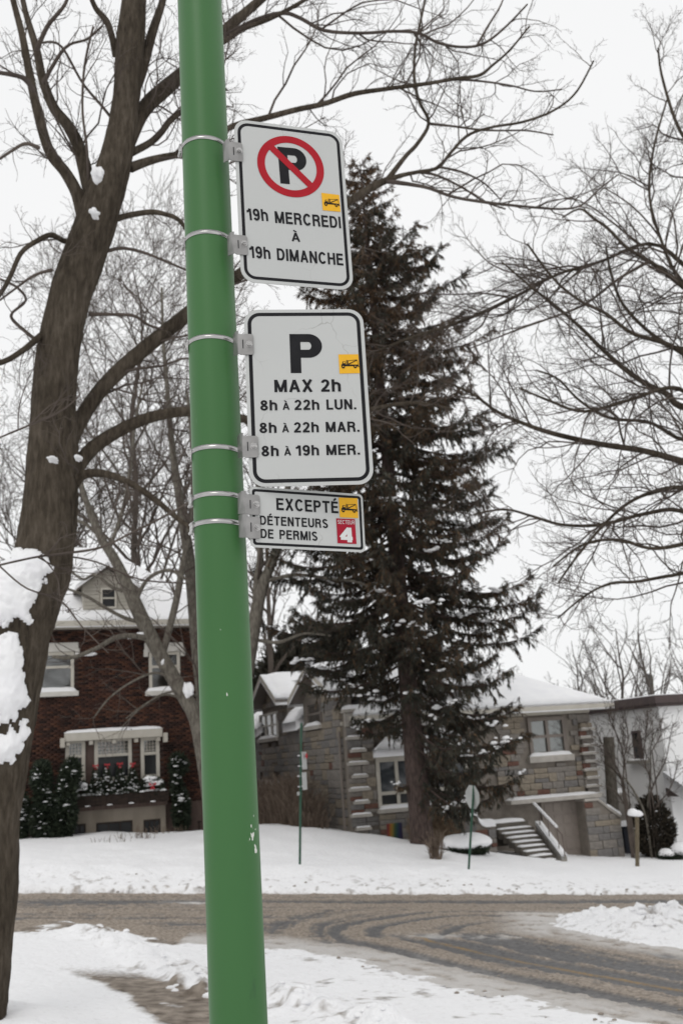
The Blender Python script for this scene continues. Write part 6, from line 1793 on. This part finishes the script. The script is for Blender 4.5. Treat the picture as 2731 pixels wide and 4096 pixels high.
t1 = atY(2600, 2700, 58) - np.array([b[0], b[1], zg])
MB().tube([(0, 0, 0), tuple(t1)], [.17, .13], 8).build('shaft', 'bark_grey', up_)
MB().tube([(t1[0] - .25, t1[1] - .2, t1[2] - .5), (t1[0] - .25, t1[1] - .2, t1[2] + .05)], [.16, .16], 10).build('transformer', 'roof_dark', up_)

# ================================================================== green pole
pA = atY(955, 4096, 2.259); pB = atY(799, 0, 2.320)
PD = .06
axis_ = (pB - pA) / np.linalg.norm(pB - pA)
def pole_at(z):
    return pA + (pB - pA) * (z - pA[2]) / (pB[2] - pA[2])
pg = pole_at(0.0); pgz = gz(pg[0], pg[1]) - .25
pbase = pole_at(pgz); ptop = pole_at(4.6)
pole = empty('sign_pole', pbase, 0, 'thick glossy green steel pole in the foreground, running the full height of the photo', 'pole')
def pole_mat():
    m = bpy.data.materials.new('green_pole_paint'); m.use_nodes = True
    n, l = m.node_tree.nodes, m.node_tree.links
    b = n['Principled BSDF']
    b.inputs['Roughness'].default_value = .42
    b.inputs['Specular IOR Level'].default_value = .35
    tcn = n.new('ShaderNodeTexCoord')
    def noise(sc, d=4, st=(1, 1, 1)):
        mp = n.new('ShaderNodeMapping'); mp.inputs['Scale'].default_value = st
        l.new(tcn.outputs['Object'], mp.inputs[0])
        q = n.new('ShaderNodeTexNoise'); q.inputs['Scale'].default_value = sc; q.inputs['Detail'].default_value = d
        l.new(mp.outputs[0], q.inputs['Vector']); return q.outputs['Fac']
    def ramp(f, p0, p1, c0=(0, 0, 0), c1=(1, 1, 1)):
        q = n.new('ShaderNodeValToRGB'); e = q.color_ramp.elements
        e[0].position, e[1].position = p0, p1; e[0].color = (*c0, 1); e[1].color = (*c1, 1)
        l.new(f, q.inputs[0]); return q.outputs[0]
    base = ramp(noise(2.2, 4, (1, 1, .5)), .35, .7, (.040, .130, .037), (.047, .146, .043))
    # dark scuffs and fine pale scratches
    sc = ramp(noise(16, 5, (1, 1, .35)), .70, .76)
    scr = ramp(noise(70, 3, (1, .4, .10)), .75, .77)
    at = n.new('ShaderNodeAttribute'); at.attribute_name = 'chips'
    chn = n.new('ShaderNodeMath'); chn.operation = 'ADD'
    mm = n.new('ShaderNodeMath'); mm.operation = 'MULTIPLY_ADD'; mm.inputs[1].default_value = 1.0; mm.inputs[2].default_value = -.665
    l.new(noise(75, 3, (1, 1, .55)), mm.inputs[0])
    mul = n.new('ShaderNodeMath'); mul.operation = 'MULTIPLY'; mul.inputs[1].default_value = .36; l.new(at.outputs['Fac'], mul.inputs[0])
    l.new(mm.outputs[0], chn.inputs[0]); l.new(mul.outputs[0], chn.inputs[1])
    chip = ramp(chn.outputs[0], .12, .15)
    def mix(f, a, c, k=None):
        q = n.new('ShaderNodeMixRGB')
        if k is not None:
            mu = n.new('ShaderNodeMath'); mu.operation = 'MULTIPLY'; mu.inputs[1].default_value = k; l.new(f, mu.inputs[0]); f = mu.outputs[0]
        l.new(f, q.inputs[0]); l.new(a, q.inputs[1]); q.inputs[2].default_value = (*c, 1); return q.outputs[0]
    c = mix(sc, base, (.03, .085, .035), .55)
    c = mix(scr, c, (.16, .28, .16), .3)
    c = mix(chip, c, (.62, .63, .58))
    l.new(c, b.inputs['Base Color'])
    bp = n.new('ShaderNodeBump'); bp.inputs['Strength'].default_value = .08; bp.inputs['Distance'].default_value = .002
    l.new(noise(220, 2), bp.inputs['Height']); l.new(bp.outputs[0], b.inputs['Normal'])
    return m
kk, nn_ = 96, 260
zz_ = np.linspace(0, 1, nn_)[:, None]
PP = (pbase[None] * (1 - zz_) + ptop[None] * zz_) - pbase
V, F = tubes(PP[None], np.full((1, nn_), PD), kk)
me = np_mesh('pole_shaft', V, [F], True)
wx, wy = project(V + pbase)
chips = np.zeros(len(V))
for (cx, cy, rx, ry, s_) in ((1018, 3330, 14, 60, 1.0), (1025, 3395, 18, 22, .9), (1010, 3260, 10, 50, .75), (1012, 2905, 7, 9, 1.0), (1030, 3375, 10, 14, .9), (990, 3390, 16, 22, .75), (905, 2765, 26, 40, .50)):
    chips = np.maximum(chips, s_ * np.exp(-((wx - cx) / rx) ** 2 - ((wy - cy) / ry) ** 2))
front = ((V - PP.repeat(kk, 0)) @ (CAM - pbase)) > 0
set_attr(me, 'chips', np.where(front, chips, 0))
obj('pole_shaft', me, pole_mat(), pole)

# ================================================================== signs
M['sign_white'] = None
def sign_white(name, seed, cracks=1.0):
    m = bpy.data.materials.new(name); m.use_nodes = True
    n, l = m.node_tree.nodes, m.node_tree.links
    b = n['Principled BSDF']; b.inputs['Roughness'].default_value = .38; b.inputs['Specular IOR Level'].default_value = .3
    tcn = n.new('ShaderNodeTexCoord'); mp = n.new('ShaderNodeMapping')
    mp.inputs['Location'].default_value = (seed * 1.7, seed * .6, seed * 2.3)
    l.new(tcn.outputs['Object'], mp.inputs[0])
    dn = n.new('ShaderNodeTexNoise'); dn.inputs['Scale'].default_value = 9; dn.inputs['Detail'].default_value = 4
    l.new(mp.outputs[0], dn.inputs['Vector'])
    vm = n.new('ShaderNodeVectorMath'); vm.operation = 'MULTIPLY_ADD'; vm.inputs[1].default_value = (.09, .09, .09)
    l.new(dn.outputs['Color'], vm.inputs[0]); l.new(mp.outputs[0], vm.inputs[2])
    vo = n.new('ShaderNodeTexVoronoi'); vo.feature = 'DISTANCE_TO_EDGE'; vo.inputs['Scale'].default_value = 5.2
    l.new(vm.outputs[0], vo.inputs['Vector'])
    lt = n.new('ShaderNodeMath'); lt.operation = 'LESS_THAN'; lt.inputs[1].default_value = .0042
    l.new(vo.outputs['Distance'], lt.inputs[0])
    n2 = n.new('ShaderNodeTexNoise'); n2.inputs['Scale'].default_value = 6; n2.inputs['Detail'].default_value = 2
    l.new(mp.outputs[0], n2.inputs['Vector'])
    r2 = n.new('ShaderNodeValToRGB'); r2.color_ramp.elements[0].position = .42; r2.color_ramp.elements[1].position = .62
    l.new(n2.outputs['Fac'], r2.inputs[0])
    mu = n.new('ShaderNodeMath'); mu.operation = 'MULTIPLY'; l.new(lt.outputs[0], mu.inputs[0]); l.new(r2.outputs[0], mu.inputs[1])
    mu2 = n.new('ShaderNodeMath'); mu2.operation = 'MULTIPLY'; mu2.inputs[1].default_value = .55 * cracks; l.new(mu.outputs[0], mu2.inputs[0])
    n3 = n.new('ShaderNodeTexNoise'); n3.inputs['Scale'].default_value = 4; n3.inputs['Detail'].default_value = 5
    l.new(mp.outputs[0], n3.inputs['Vector'])
    r3 = n.new('ShaderNodeValToRGB'); r3.color_ramp.elements[0].color = (.475, .485, .475, 1); r3.color_ramp.elements[1].color = (.53, .537, .525, 1)
    l.new(n3.outputs['Fac'], r3.inputs[0])
    mx_ = n.new('ShaderNodeMixRGB'); mx_.inputs[2].default_value = (.25, .245, .23, 1)
    l.new(mu2.outputs[0], mx_.inputs[0]); l.new(r3.outputs[0], mx_.inputs[1])
    l.new(mx_.outputs[0], b.inputs['Base Color'])
    return m
M['black'] = mat('black_print', (.012, .012, .014), .6, (.018, .018, .020), 20, spec=.12)
M['print_red'] = mat('red_print', (.36, .013, .022), .4, (.40, .018, .028), 12, spec=.12)
M['print_crimson'] = mat('crimson_sticker', (.33, .012, .03), .4, (.37, .016, .036), 12, spec=.12)
M['yellow'] = mat('yellow_sticker', (.76, .40, .012), .45, (.80, .43, .02), 60, spec=.3)
M['print_white'] = mat('white_print', (.66, .66, .65), .4)
M['steel'] = mat('stainless_band', (.52, .51, .50), .22, (.36, .355, .35), 30, (1, 1, 12), metal=1.0)
M['steel_dull'] = mat('dull_bracket_steel', (.36, .352, .345), .42, (.26, .255, .25), 25, metal=.8, bump=.1, bscale=60, bdist=.002)
M['edge'] = mat('sign_edge', (.45, .45, .44), .5, metal=.5)

def arc(cx, cy, rx, ry, a0, a1, n=14):
    return [(cx + rx * math.cos(rad(a)), cy + ry * math.sin(rad(a))) for a in np.linspace(a0, a1, n)]
def glyphs(w):
    """stroke glyphs on a cap height of 1, stroke width w"""
    h = w / 2; t = 1 - h
    g = {}
    g['I'] = (w, [[(h, 0), (h, 1)]])
    g['1'] = (.42, [[(.33, 0), (.33, .98)], [(.03, .745), (.12, .755), (.20, .80), (.27, .90), (.30, .985)]])
    g['h'] = (.56, [[(h, 0), (h, 1)], [(h, .44)] + arc(.29, .50, .29 - h, .19, 160, 0, 12) + [(.58 - h, 0)]])
    g['E'] = (.60, [[(h, 0), (h, 1)], [(w, t), (.59, t)], [(w, .53), (.55, .53)], [(w, h), (.60, h)]])
    g['L'] = (.54, [[(h, 0), (h, 1)], [(w, h), (.54, h)]])
    g['H'] = (.66, [[(h, 0), (h, 1)], [(.66 - h, 0), (.66 - h, 1)], [(w, .53), (.66 - w, .53)]])
    g['T'] = (.62, [[(.31, 0), (.31, 1 - w)], [(0, t), (.62, t)]])
    g['M'] = (.80, [[(h, 0), (h, 1)], [(.80 - h, 0), (.80 - h, 1)], [(h * 1.2, .97), (.40, .03)], [(.80 - h * 1.2, .97), (.40, .03)]])
    g['N'] = (.66, [[(h, 0), (h, 1)], [(.66 - h, 0), (.66 - h, 1)], [(h * 1.2, .97), (.66 - h * 1.2, .03)]])
    g['A'] = (.70, [[(h * .9, 0), (.35, .985)], [(.70 - h * .9, 0), (.35, .985)], [(.17, .30), (.53, .30)]])
    g['X'] = (.68, [[(h, 0), (.68 - h, 1)], [(h, 1), (.68 - h, 0)]])
    g['D'] = (.67, [[(h, 0), (h, 1)], [(w, t)] + [(.34, t)] + arc(.34, .5, .33 - h, .5 - h, 78, -78, 16) + [(.34, h), (w, h)]])
    g['P'] = (.62, [[(h, 0), (h, 1)], [(w, t), (.34, t)] + arc(.36, (t + .39 + h) / 2, .26 - h, (t - .39 - h) / 2, 82, -82, 16) + [(.34, .39 + h), (w, .39 + h)]])
    g['R'] = (.66, [[(h, 0), (h, 1)], [(w, t), (.38, t)] + arc(.40, (t + .44 + h) / 2, .24 - h, (t - .44 - h) / 2, 80, -80, 14) + [(.38, .44 + h), (w, .44 + h)], [(.40, .50), (.50, .44), (.545, .32), (.55, .12), (.58, 0)]])
    g['C'] = (.70, [arc(.36, .5, .36 - h, .51 - h, 38, 322, 24)])
    g['U'] = (.66, [[(h, 1), (h, .32)] + arc(.33, .32, .33 - h, .33 - h, 180, 360, 16) + [(.66 - h, 1)]])
    g['S'] = (.64, [arc(.32, .745, .30 - h, .265 - h, 20, 250, 18)[:-1] + [(.22, .555), (.42, .465)] + arc(.33, .27, .31 - h, .28 - h, 62, -162, 18)])
    g['2'] = (.56, [arc(.28, .70, .27 - h, .31 - h, 172, -32, 16) + [(.30, .36), (.16, .22), (h + .02, h)], [(.0, h), (.55, h)]])
    g['8'] = (.58, [arc(.29, .745, .255 - h, .262 - h, 0, 360, 24), arc(.29, .265, .288 - h, .278 - h, 0, 360, 24)])
    g['9'] = (.57, [arc(.285, .68, .285 - h, .325 - h, 0, 360, 24), [(.57 - h, .68), (.57 - h, .50)] + arc(.28, .36, .29 - h, .37 - h, 10, -150, 14)])
    g['4'] = (.60, [[(.45, 0), (.45, 1)], [(0.01, .27), (.60, .27)], [(.45, .96), (.04, .30)]])
    g['.'] = (w, [[(h, 0), (h, w)]])
    g['À'] = (.70, g['A'][1] + [[(.18, 1.24), (.42, 1.08)]])
    g['É'] = (.60, g['E'][1] + [[(.22, 1.07), (.44, 1.25)]])
    return g
def ribbon(mb, pts, w, y):
    """flat stroke in the x,z plane at depth y"""
    q = [pts[0]]
    for v in pts[1:]:
        if math.hypot(v[0] - q[-1][0], v[1] - q[-1][1]) > .004: q.append(v)
    p = np.array(q, float); n = len(p)
    d = np.diff(p, axis=0); d /= np.linalg.norm(d, axis=1, keepdims=True) + 1e-9
    nr = np.stack([-d[:, 1], d[:, 0]], 1)
    closed = np.linalg.norm(p[0] - p[-1]) < 1e-6
    N = np.empty((n, 2)); N[0], N[-1] = nr[0], nr[-1]
    for i in range(1, n - 1):
        a = nr[i - 1] + nr[i]; a /= np.linalg.norm(a) + 1e-9
        N[i] = a / max(a @ nr[i], .35)
    if closed:
        a = nr[0] + nr[-1]; a /= np.linalg.norm(a); N[0] = N[-1] = a / max(a @ nr[0], .35)
    A, Bq = p + N * w / 2, p - N * w / 2
    base = len(mb.v)
    for a, b in zip(A, Bq):
        mb.v.append((a[0], y, a[1])); mb.v.append((b[0], y, b[1]))
    for i in range(n - 1):
        mb.f.append((base + 2 * i, base + 2 * i + 1, base + 2 * i + 3, base + 2 * i + 2))
EPS = .00025
def lettering(name, text, o, L, cap, m, parent, w=.17, ang=0.0, y=-.0016, gap=.13):
    g = glyphs(w)
    xs_, x = [], 0.0
    for ch in text:
        if ch == ' ': x += .30; continue
        xs_.append((x, ch)); x += g[ch][0] + gap
    tot = x - gap
    sx = L / tot
    mb = MB(); ca, sa = math.cos(ang), math.sin(ang); k = 0
    for (x0, ch) in xs_:
        for stq in g[ch][1]:
            wq = w * (.8 if ch in 'ÀÉ' and stq[0][1] > 1.0 else 1.0)
            n0 = len(mb.v)
            ribbon(mb, stq, wq, y - EPS * (k % 4))
            for i in range(n0, len(mb.v)):
                vx, vy, vz = mb.v[i]
                X_, Z_ = (vx + x0) * sx, vz * cap
                mb.v[i] = (o[0] + X_ * ca - Z_ * sa, vy, o[1] + X_ * sa + Z_ * ca)
            k += 1
    me_ = bpy.data.meshes.new(name); me_.from_pydata(mb.v, [], mb.f)
    return obj(name, me_, m, parent)
def rrect(w, h, r, n=8, ox=0, oz=0):
    pts = []
    for (cx, cz, a0) in ((w - r, h - r, 0), (r, h - r, 90), (r, r, 180), (w - r, r, 270)):
        pts += [(ox + cx + r * math.cos(rad(a)), oz + cz + r * math.sin(rad(a))) for a in np.linspace(a0, a0 + 90, n)]
    return pts
class Sign:
    def __init__(s, corners, Yl, yaw, name, label, seed, rad_, inset, bw, zoom):
        """corners TL TR BR BL in photo px; the left edge stands Yl metres away"""
        s.z = zoom
        p = [s.n(c) for c in corners]
        mid = ((p[0][0] + p[3][0]) / 2, (p[0][1] + p[3][1]) / 2)
        q = atY(mid[0], mid[1], Yl)
        s.F = Facade(mid[0], mid[1], Yl, yaw)
        c = np.array([s.F.uz(*k) for k in p])
        W_ = (np.linalg.norm(c[1] - c[0]) + np.linalg.norm(c[2] - c[3])) / 2; H_ = (np.linalg.norm(c[0] - c[3]) + np.linalg.norm(c[1] - c[2])) / 2
        a1 = math.atan2(*(c[1] - c[0])[::-1]); a2 = math.atan2(*(c[2] - c[3])[::-1])
        b1 = math.atan2(-(c[0] - c[3])[0], (c[0] - c[3])[1]); b2 = math.atan2(-(c[1] - c[2])[0], (c[1] - c[2])[1])
        s.rot = (a1 + a2 + b1 + b2) / 4
        print(name, 'W %.3f H %.3f' % (W_, H_), 'angles', [round(math.degrees(v), 2) for v in (a1, a2, b1, b2)])
        ctr = c.mean(0)
        A_, b_h = [], []
        for (x, y), (u, v) in zip(corners, ((0, H_), (W_, H_), (W_, 0), (0, 0))):
            A_ += [[x, y, 1, 0, 0, 0, -u * x, -u * y], [0, 0, 0, x, y, 1, -v * x, -v * y]]; b_h += [u, v]
        s.Hm = np.append(np.linalg.solve(np.array(A_, float), np.array(b_h, float)), 1).reshape(3, 3)
        s.W, s.H = W_, H_
        R_ = np.array([[math.cos(s.rot), -math.sin(s.rot)], [math.sin(s.rot), math.cos(s.rot)]])
        s.R = R_
        s.o2 = ctr - R_ @ np.array([W_ / 2, H_ / 2])
        w0 = s.F.world(s.o2[0], 0, s.o2[1])
        s.e = empty('parking_sign', w0, 0, label, 'sign', 'parking signs on the green pole')
        s.e.rotation_euler = (Matrix.Rotation(yaw, 3, 'Z') @ Matrix.Rotation(-s.rot, 3, 'Y')).to_euler()
        pts = rrect(W_, H_, rad_)
        pn = MB().prism([(x, 0, z) for x, z in pts], (0, .0022, 0)).build('panel', sign_white('sign_sheeting_%d' % seed, seed), s.e)
        o_ = rrect(W_ - 2 * inset, H_ - 2 * inset, rad_ - inset * .8, 8, inset, inset)
        i_ = rrect(W_ - 2 * (inset + bw), H_ - 2 * (inset + bw), max(rad_ - inset * .8 - bw, .004), 8, inset + bw, inset + bw)
        n_ = len(o_)
        MB().poly([(x, -.0004, z) for x, z in o_] + [(x, -.0004, z) for x, z in i_], [(k, (k + 1) % n_, n_ + (k + 1) % n_, n_ + k) for k in range(n_)]).build('border', 'black', s.e)
    def n(s, zp):
        ox, oy, k = s.z
        return ox + zp[0] / k, oy + zp[1] / k
    def loc(s, zp):
        """zoomed-view point -> sign local (x,z)"""
        q = s.Hm @ np.array([zp[0], zp[1], 1.0])
        return q[:2] / q[2]
    def text(s, t, x0, x1, yb0, yb1, cap, w=.17, m='black', y=-.0006, gap=.13, name='lettering'):
        a, b = s.loc((x0, yb0)), s.loc((x1, yb1)); c = s.loc((x0, yb0 - cap))
        L = np.linalg.norm(b - a); ang = math.atan2(b[1] - a[1], b[0] - a[0])
        return lettering(name, t, a, L, np.linalg.norm(c - a), m, s.e, w, ang, y, gap)
    def quad(s, name, zs, m, y, parent=None):
        P = [s.loc(q) for q in zs]
        return MB().prism([(p[0], y, p[1]) for p in P], (0, .0003, 0)).build(name, m, parent or s.e)
    def tow(s, zs):
        st = s.quad('tow_sticker', zs, 'yellow', -.0011)
        P = [s.loc(q) for q in zs]
        o, ex, ez = P[3], P[2] - P[3], P[0] - P[3]
        T = lambda u, v: o + ex * u + ez * v
        y = -.00145
        mb = MB(); k = [0]
        def pg(pts):
            k[0] += 1
            yy = y - .00008 * k[0]
            mb.poly([(T(u, v)[0], yy, T(u, v)[1]) for u, v in pts], [tuple(range(len(pts)))])
        pg([(.11, .37), (.11, .47), (.155, .48), (.18, .62), (.33, .62), (.33, .37)])                        # cab and bonnet
        pg([(.30, .37), (.30, .47), (.96, .44), (.96, .37)])                                                  # chassis
        pg([(.37, .44), (.37, .70), (.40, .70), (.40, .44)]); pg([(.42, .44), (.42, .66), (.46, .66), (.46, .44)])
        pg([(.40, .665), (.90, .705), (.90, .68), (.40, .645)]); pg([(.46, .50), (.90, .695), (.90, .66), (.48, .455)])  # boom
        pg([(.885, .70), (.90, .70), (.965, .41), (.945, .41)]); pg([(.90, .40), (.99, .34), (.97, .31), (.88, .37)])
        for cx in (.20, .79):
            pg([(cx + .085 * math.cos(a), .35 + .095 * math.sin(a)) for a in np.linspace(0, 6.28, 16)[:-1]])
        tk = mb.build('tow_truck', 'black', st)
        mb2 = MB()
        for cx in (.20, .79):
            mb2.poly([(T(cx + .028 * math.cos(a), .35 + .032 * math.sin(a))[0], -.0026, T(cx + .028 * math.cos(a), .35 + .032 * math.sin(a))[1]) for a in np.linspace(0, 6.28, 10)[:-1]], [tuple(range(9))])
        mb2.poly([(T(u, v)[0], -.0026, T(u, v)[1]) for u, v in ((.205, .52), (.22, .59), (.30, .59), (.30, .52))], [(0, 1, 2, 3)])
        mb2.build('truck_window', 'yellow', st)
    def clamp(s, band_px, br, bolt):
        """steel band round the pole, its buckle, the bracket plate and bolt (zoomed-view px)"""
        c = s.n(band_px)
        d = ray(*c); z_ = pole_at(atY(c[0], c[1], 2.22)[2])
        fz = atY(c[0], c[1], z_[1] - PD)[2]
        ctr = pole_at(fz)
        inv = s.e.matrix_basis.inverted()
        tolocal = lambda p: np.array((inv @ Vector(tuple(map(float, p))))[:])
        k = 96; hb = .0056
        A = np.cross(axis_, [0, 1.0, 0]); A /= np.linalg.norm(A); Bv = np.cross(axis_, A)
        V_ = []
        for (r, h) in ((PD + .0004, -hb), (PD + .0016, -hb), (PD + .0016, hb), (PD + .0004, hb)):
            V_.append([ctr + axis_ * (h + .003 * math.cos(a)) + (A * math.cos(a) + Bv * math.sin(a)) * r for a in np.linspace(0, 2 * math.pi, k, endpoint=False)])
        V_ = np.array([[tolocal(p) for p in row] for row in V_])
        idx = np.arange(4 * k).reshape(4, k)
        F_ = np.concatenate([np.stack([idx[i], np.roll(idx[i], -1), np.roll(idx[(i + 1) % 4], -1), idx[(i + 1) % 4]], -1) for i in range(4)])
        bd = obj('band', np_mesh('band', V_.reshape(-1, 3), [F_], False), 'steel', s.e)
        # buckle at the left of the pole
        lc = tolocal(ctr + np.array([-PD - .002, -.012, .0]))
        mb = MB().box(lc[0] - .004, lc[0] + .003, lc[1] - .010, lc[1] + .012, lc[2] - .014, lc[2] + .011)
        mb.tube([(lc[0] - .004, lc[1] - .010, lc[2] - .012), (lc[0] - .004, lc[1] + .010, lc[2] - .012)], [.004, .004], 8)
        mb.tube([(lc[0] - .003, lc[1] - .010, lc[2] + .009), (lc[0] - .003, lc[1] + .010, lc[2] + .009)], [.0035, .0035], 8)
        mb.build('buckle', 'steel', bd, smooth=False)
        # bracket: plate on the sign face, wing turned back against the pole
        P = [s.loc(q) for q in br]
        xs_ = [p[0] for p in P]; zs_ = [p[1] for p in P]
        x0, x1, z0, z1 = min(xs_), max(xs_), min(zs_), max(zs_)
        rr = .006
        pts = [(x0, z0 + .004), (x0 + .006, z0), (x1 - rr, z0)] + [(x1 - rr + rr * math.sin(a), z0 + rr - rr * math.cos(a)) for a in np.linspace(0, 1.57, 5)] + \
              [(x1 - rr + rr * math.cos(a), z1 - rr + rr * math.sin(a)) for a in np.linspace(0, 1.57, 5)] + [(x0, z1)]
        pl = MB().prism([(x, -.0045, z) for x, z in pts], (0, .0028, 0)).build('bracket', 'steel_dull', s.e, .0004)
        MB().prism([(x0, -.0046, z0 + .003), (x0, -.0046, z1 + .008), (x0 - .006, .004, z1 + .009), (x0 - .011, .018, z1 + .006), (x0 - .011, .018, z0 + .006), (x0 - .006, .004, z0 + .002)], (.0026, .0008, 0)).build('bracket_wing', 'steel_dull', pl)
        xm = x0 + (x1 - x0) * .30
        B('slot', xm, xm + .0022, -.0050, -.0044, z0 + (z1 - z0) * .30, z0 + (z1 - z0) * .72, 'black', pl)
        bc = s.loc(bolt)
        hx = MB().prism([(bc[0] + .0062 * math.cos(a), -.0105, bc[1] + .0062 * math.sin(a)) for a in np.linspace(.3, .3 + 2 * math.pi, 7)[:-1]], (0, .0055, 0))
        hx.tube([(bc[0], -.0052, bc[1]), (bc[0], -.0046, bc[1])], [.0085, .0085], 16)
        hx.tube([(bc[0], -.0125, bc[1]), (bc[0], -.0100, bc[1])], [.003, .0034], 10)
        hx.build('bolt', 'steel', pl, .0004)
        # strap end running onto the bracket
        e0 = tolocal(ctr + (A * math.cos(-.35) + Bv * math.sin(-.35)) * 0)
        return bd
Z1, Z2 = (680, 400, 1.9122), (700, 1200, 1.9122)
S1 = Sign([(483, 142), (1315, 250), (1402, 1456), (550, 1388)], 2.235, rad(18), 'sign1', 'topmost sign, no parking symbol over MERCREDI and DIMANCHE lines', 1, .036, .0085, .0080, Z1)
S2 = Sign([(523, 82), (1446, 63), (1509, 1408), (574, 1430)], 2.225, rad(7), 'sign2', 'middle sign with a big P over MAX 2h and three lines of hours', 2, .036, .0085, .0088, Z2)
S3 = Sign([(570, 1430), (1437, 1482), (1452, 1927), (582, 1892)], 2.225, rad(24), 'sign3', 'small bottom sign reading EXCEPTÉ with a red SECTEUR 4 square', 3, .0115, .0055, .0060, Z2)
# --- top sign
cen = S1.loc((924, 513)); rx = np.linalg.norm(S1.loc((1173, 530)) - S1.loc((675, 478))) / 2; rz = np.linalg.norm(S1.loc((905, 272)) - S1.loc((960, 755))) / 2
Rg = (rx + rz) / 2; tk = Rg * .225
n_ = 72
an = np.linspace(0, 2 * math.pi, n_, endpoint=False)
MB().poly([(cen[0] + Rg * math.cos(a), -.0009, cen[1] + Rg * math.sin(a)) for a in an] + [(cen[0] + (Rg - tk) * math.cos(a), -.0009, cen[1] + (Rg - tk) * math.sin(a)) for a in an],
          [(k, (k + 1) % n_, n_ + (k + 1) % n_, n_ + k) for k in range(n_)]).build('prohibition_ring', 'print_red', S1.e)
d_ = np.array([1, -1]) / math.sqrt(2); q_ = np.array([1, 1]) / math.sqrt(2)
Rm = Rg - tk * .6
MB().poly([(cen[0] + d_[0] * s_ * Rm + q_[0] * t_ * tk * .46, -.0012, cen[1] + d_[1] * s_ * Rm + q_[1] * t_ * tk * .46) for s_, t_ in ((-1, -1), (1, -1), (1, 1), (-1, 1))], [(0, 1, 2, 3)]).build('slash', 'print_red', S1.e)
S1.text('P', 845, 1060, 643, 662, 280, .205, name='letter_p')
S1.tow([(1157, 716), (1293, 733), (1303, 862), (1168, 850)])
S1.text('19h', 592, 752, 924, 932, 90, .18); S1.text('MERCREDI', 806, 1308, 946, 988, 90, .18)
S1.text('À', 932, 996, 1084, 1090, 66, .17)
S1.text('19h', 612, 770, 1210, 1220, 90, .18); S1.text('DIMANCHE', 822, 1325, 1228, 1270, 90, .18)
S1.clamp((265, 285), [(445, 330), (548, 338), (552, 468), (452, 470)], (525, 398))
S1.clamp((300, 1008), [(490, 1040), (590, 1048), (595, 1182), (492, 1186)], (568, 1106))
# --- middle sign
S2.text('P', 884, 1132, 571, 568, 303, .205, name='letter_p')
S2.tow([(1251, 423), (1405, 420), (1415, 567), (1258, 572)])
S2.text('MAX', 760, 1052, 719, 714, 95, .185); S2.text('2h', 1116, 1265, 713, 710, 95, .185)
for (e8, A_, hr, hx0, hx1, day, dx0, dx1, y0, y1) in (((653, 779), (822, 874), '22h', 912, 1099, 'LUN.', 1156, 1383, 859, 845), ((647, 773), (817, 869), '22h', 907, 1093, 'MAR.', 1149, 1405, 1029, 1016), ((662, 789), (832, 884), '19h', 918, 1093, 'MER.', 1151, 1405, 1203, 1189)):
    f = lambda x: y0 + (y1 - y0) * (x - e8[0]) / (1405 - e8[0])
    S2.text('8h', e8[0], e8[1], f(e8[0]), f(e8[1]), 78, .185)
    S2.text('À', A_[0], A_[1], f(A_[0]) - 3, f(A_[1]) - 3, 56, .165)
    S2.text(hr, hx0, hx1, f(hx0), f(hx1), 78, .185)
    S2.text(day, dx0, dx1, f(dx0), f(dx1), 78, .185)
S2.clamp((285, 280), [(480, 278), (596, 282), (600, 432), (484, 438)], (566, 354))
S2.clamp((325, 1122), [(520, 1055), (634, 1058), (636, 1212), (522, 1216)], (603, 1130))
# --- bottom sign
S3.text('EXCEPTÉ', 775, 1248, 1610, 1632, 92, .18)
S3.text('DÉTENTEURS', 650, 1167, 1723, 1746, 70, .178); S3.text('DE', 655, 752, 1824, 1829, 70, .178); S3.text('PERMIS', 798, 1086, 1831, 1843, 70, .178)
S3.tow([(1251, 1510), (1395, 1514), (1400, 1667), (1258, 1662)])
S3.quad('sector_sticker', [(1230, 1670), (1373, 1675), (1383, 1865), (1238, 1860)], 'print_crimson', -.0011)
S3.text('SECTEUR', 1240, 1368, 1712, 1717, 30, .115, 'print_white', -.0015)
S3.text('4', 1262, 1354, 1851, 1854, 112, .235, 'print_white', -.0015)
S3.clamp((335, 1482), [(535, 1495), (644, 1500), (645, 1645), (537, 1648)], (618, 1570))
S3.clamp((350, 1692), [(542, 1665), (648, 1668), (650, 1824), (545, 1828)], (626, 1745))
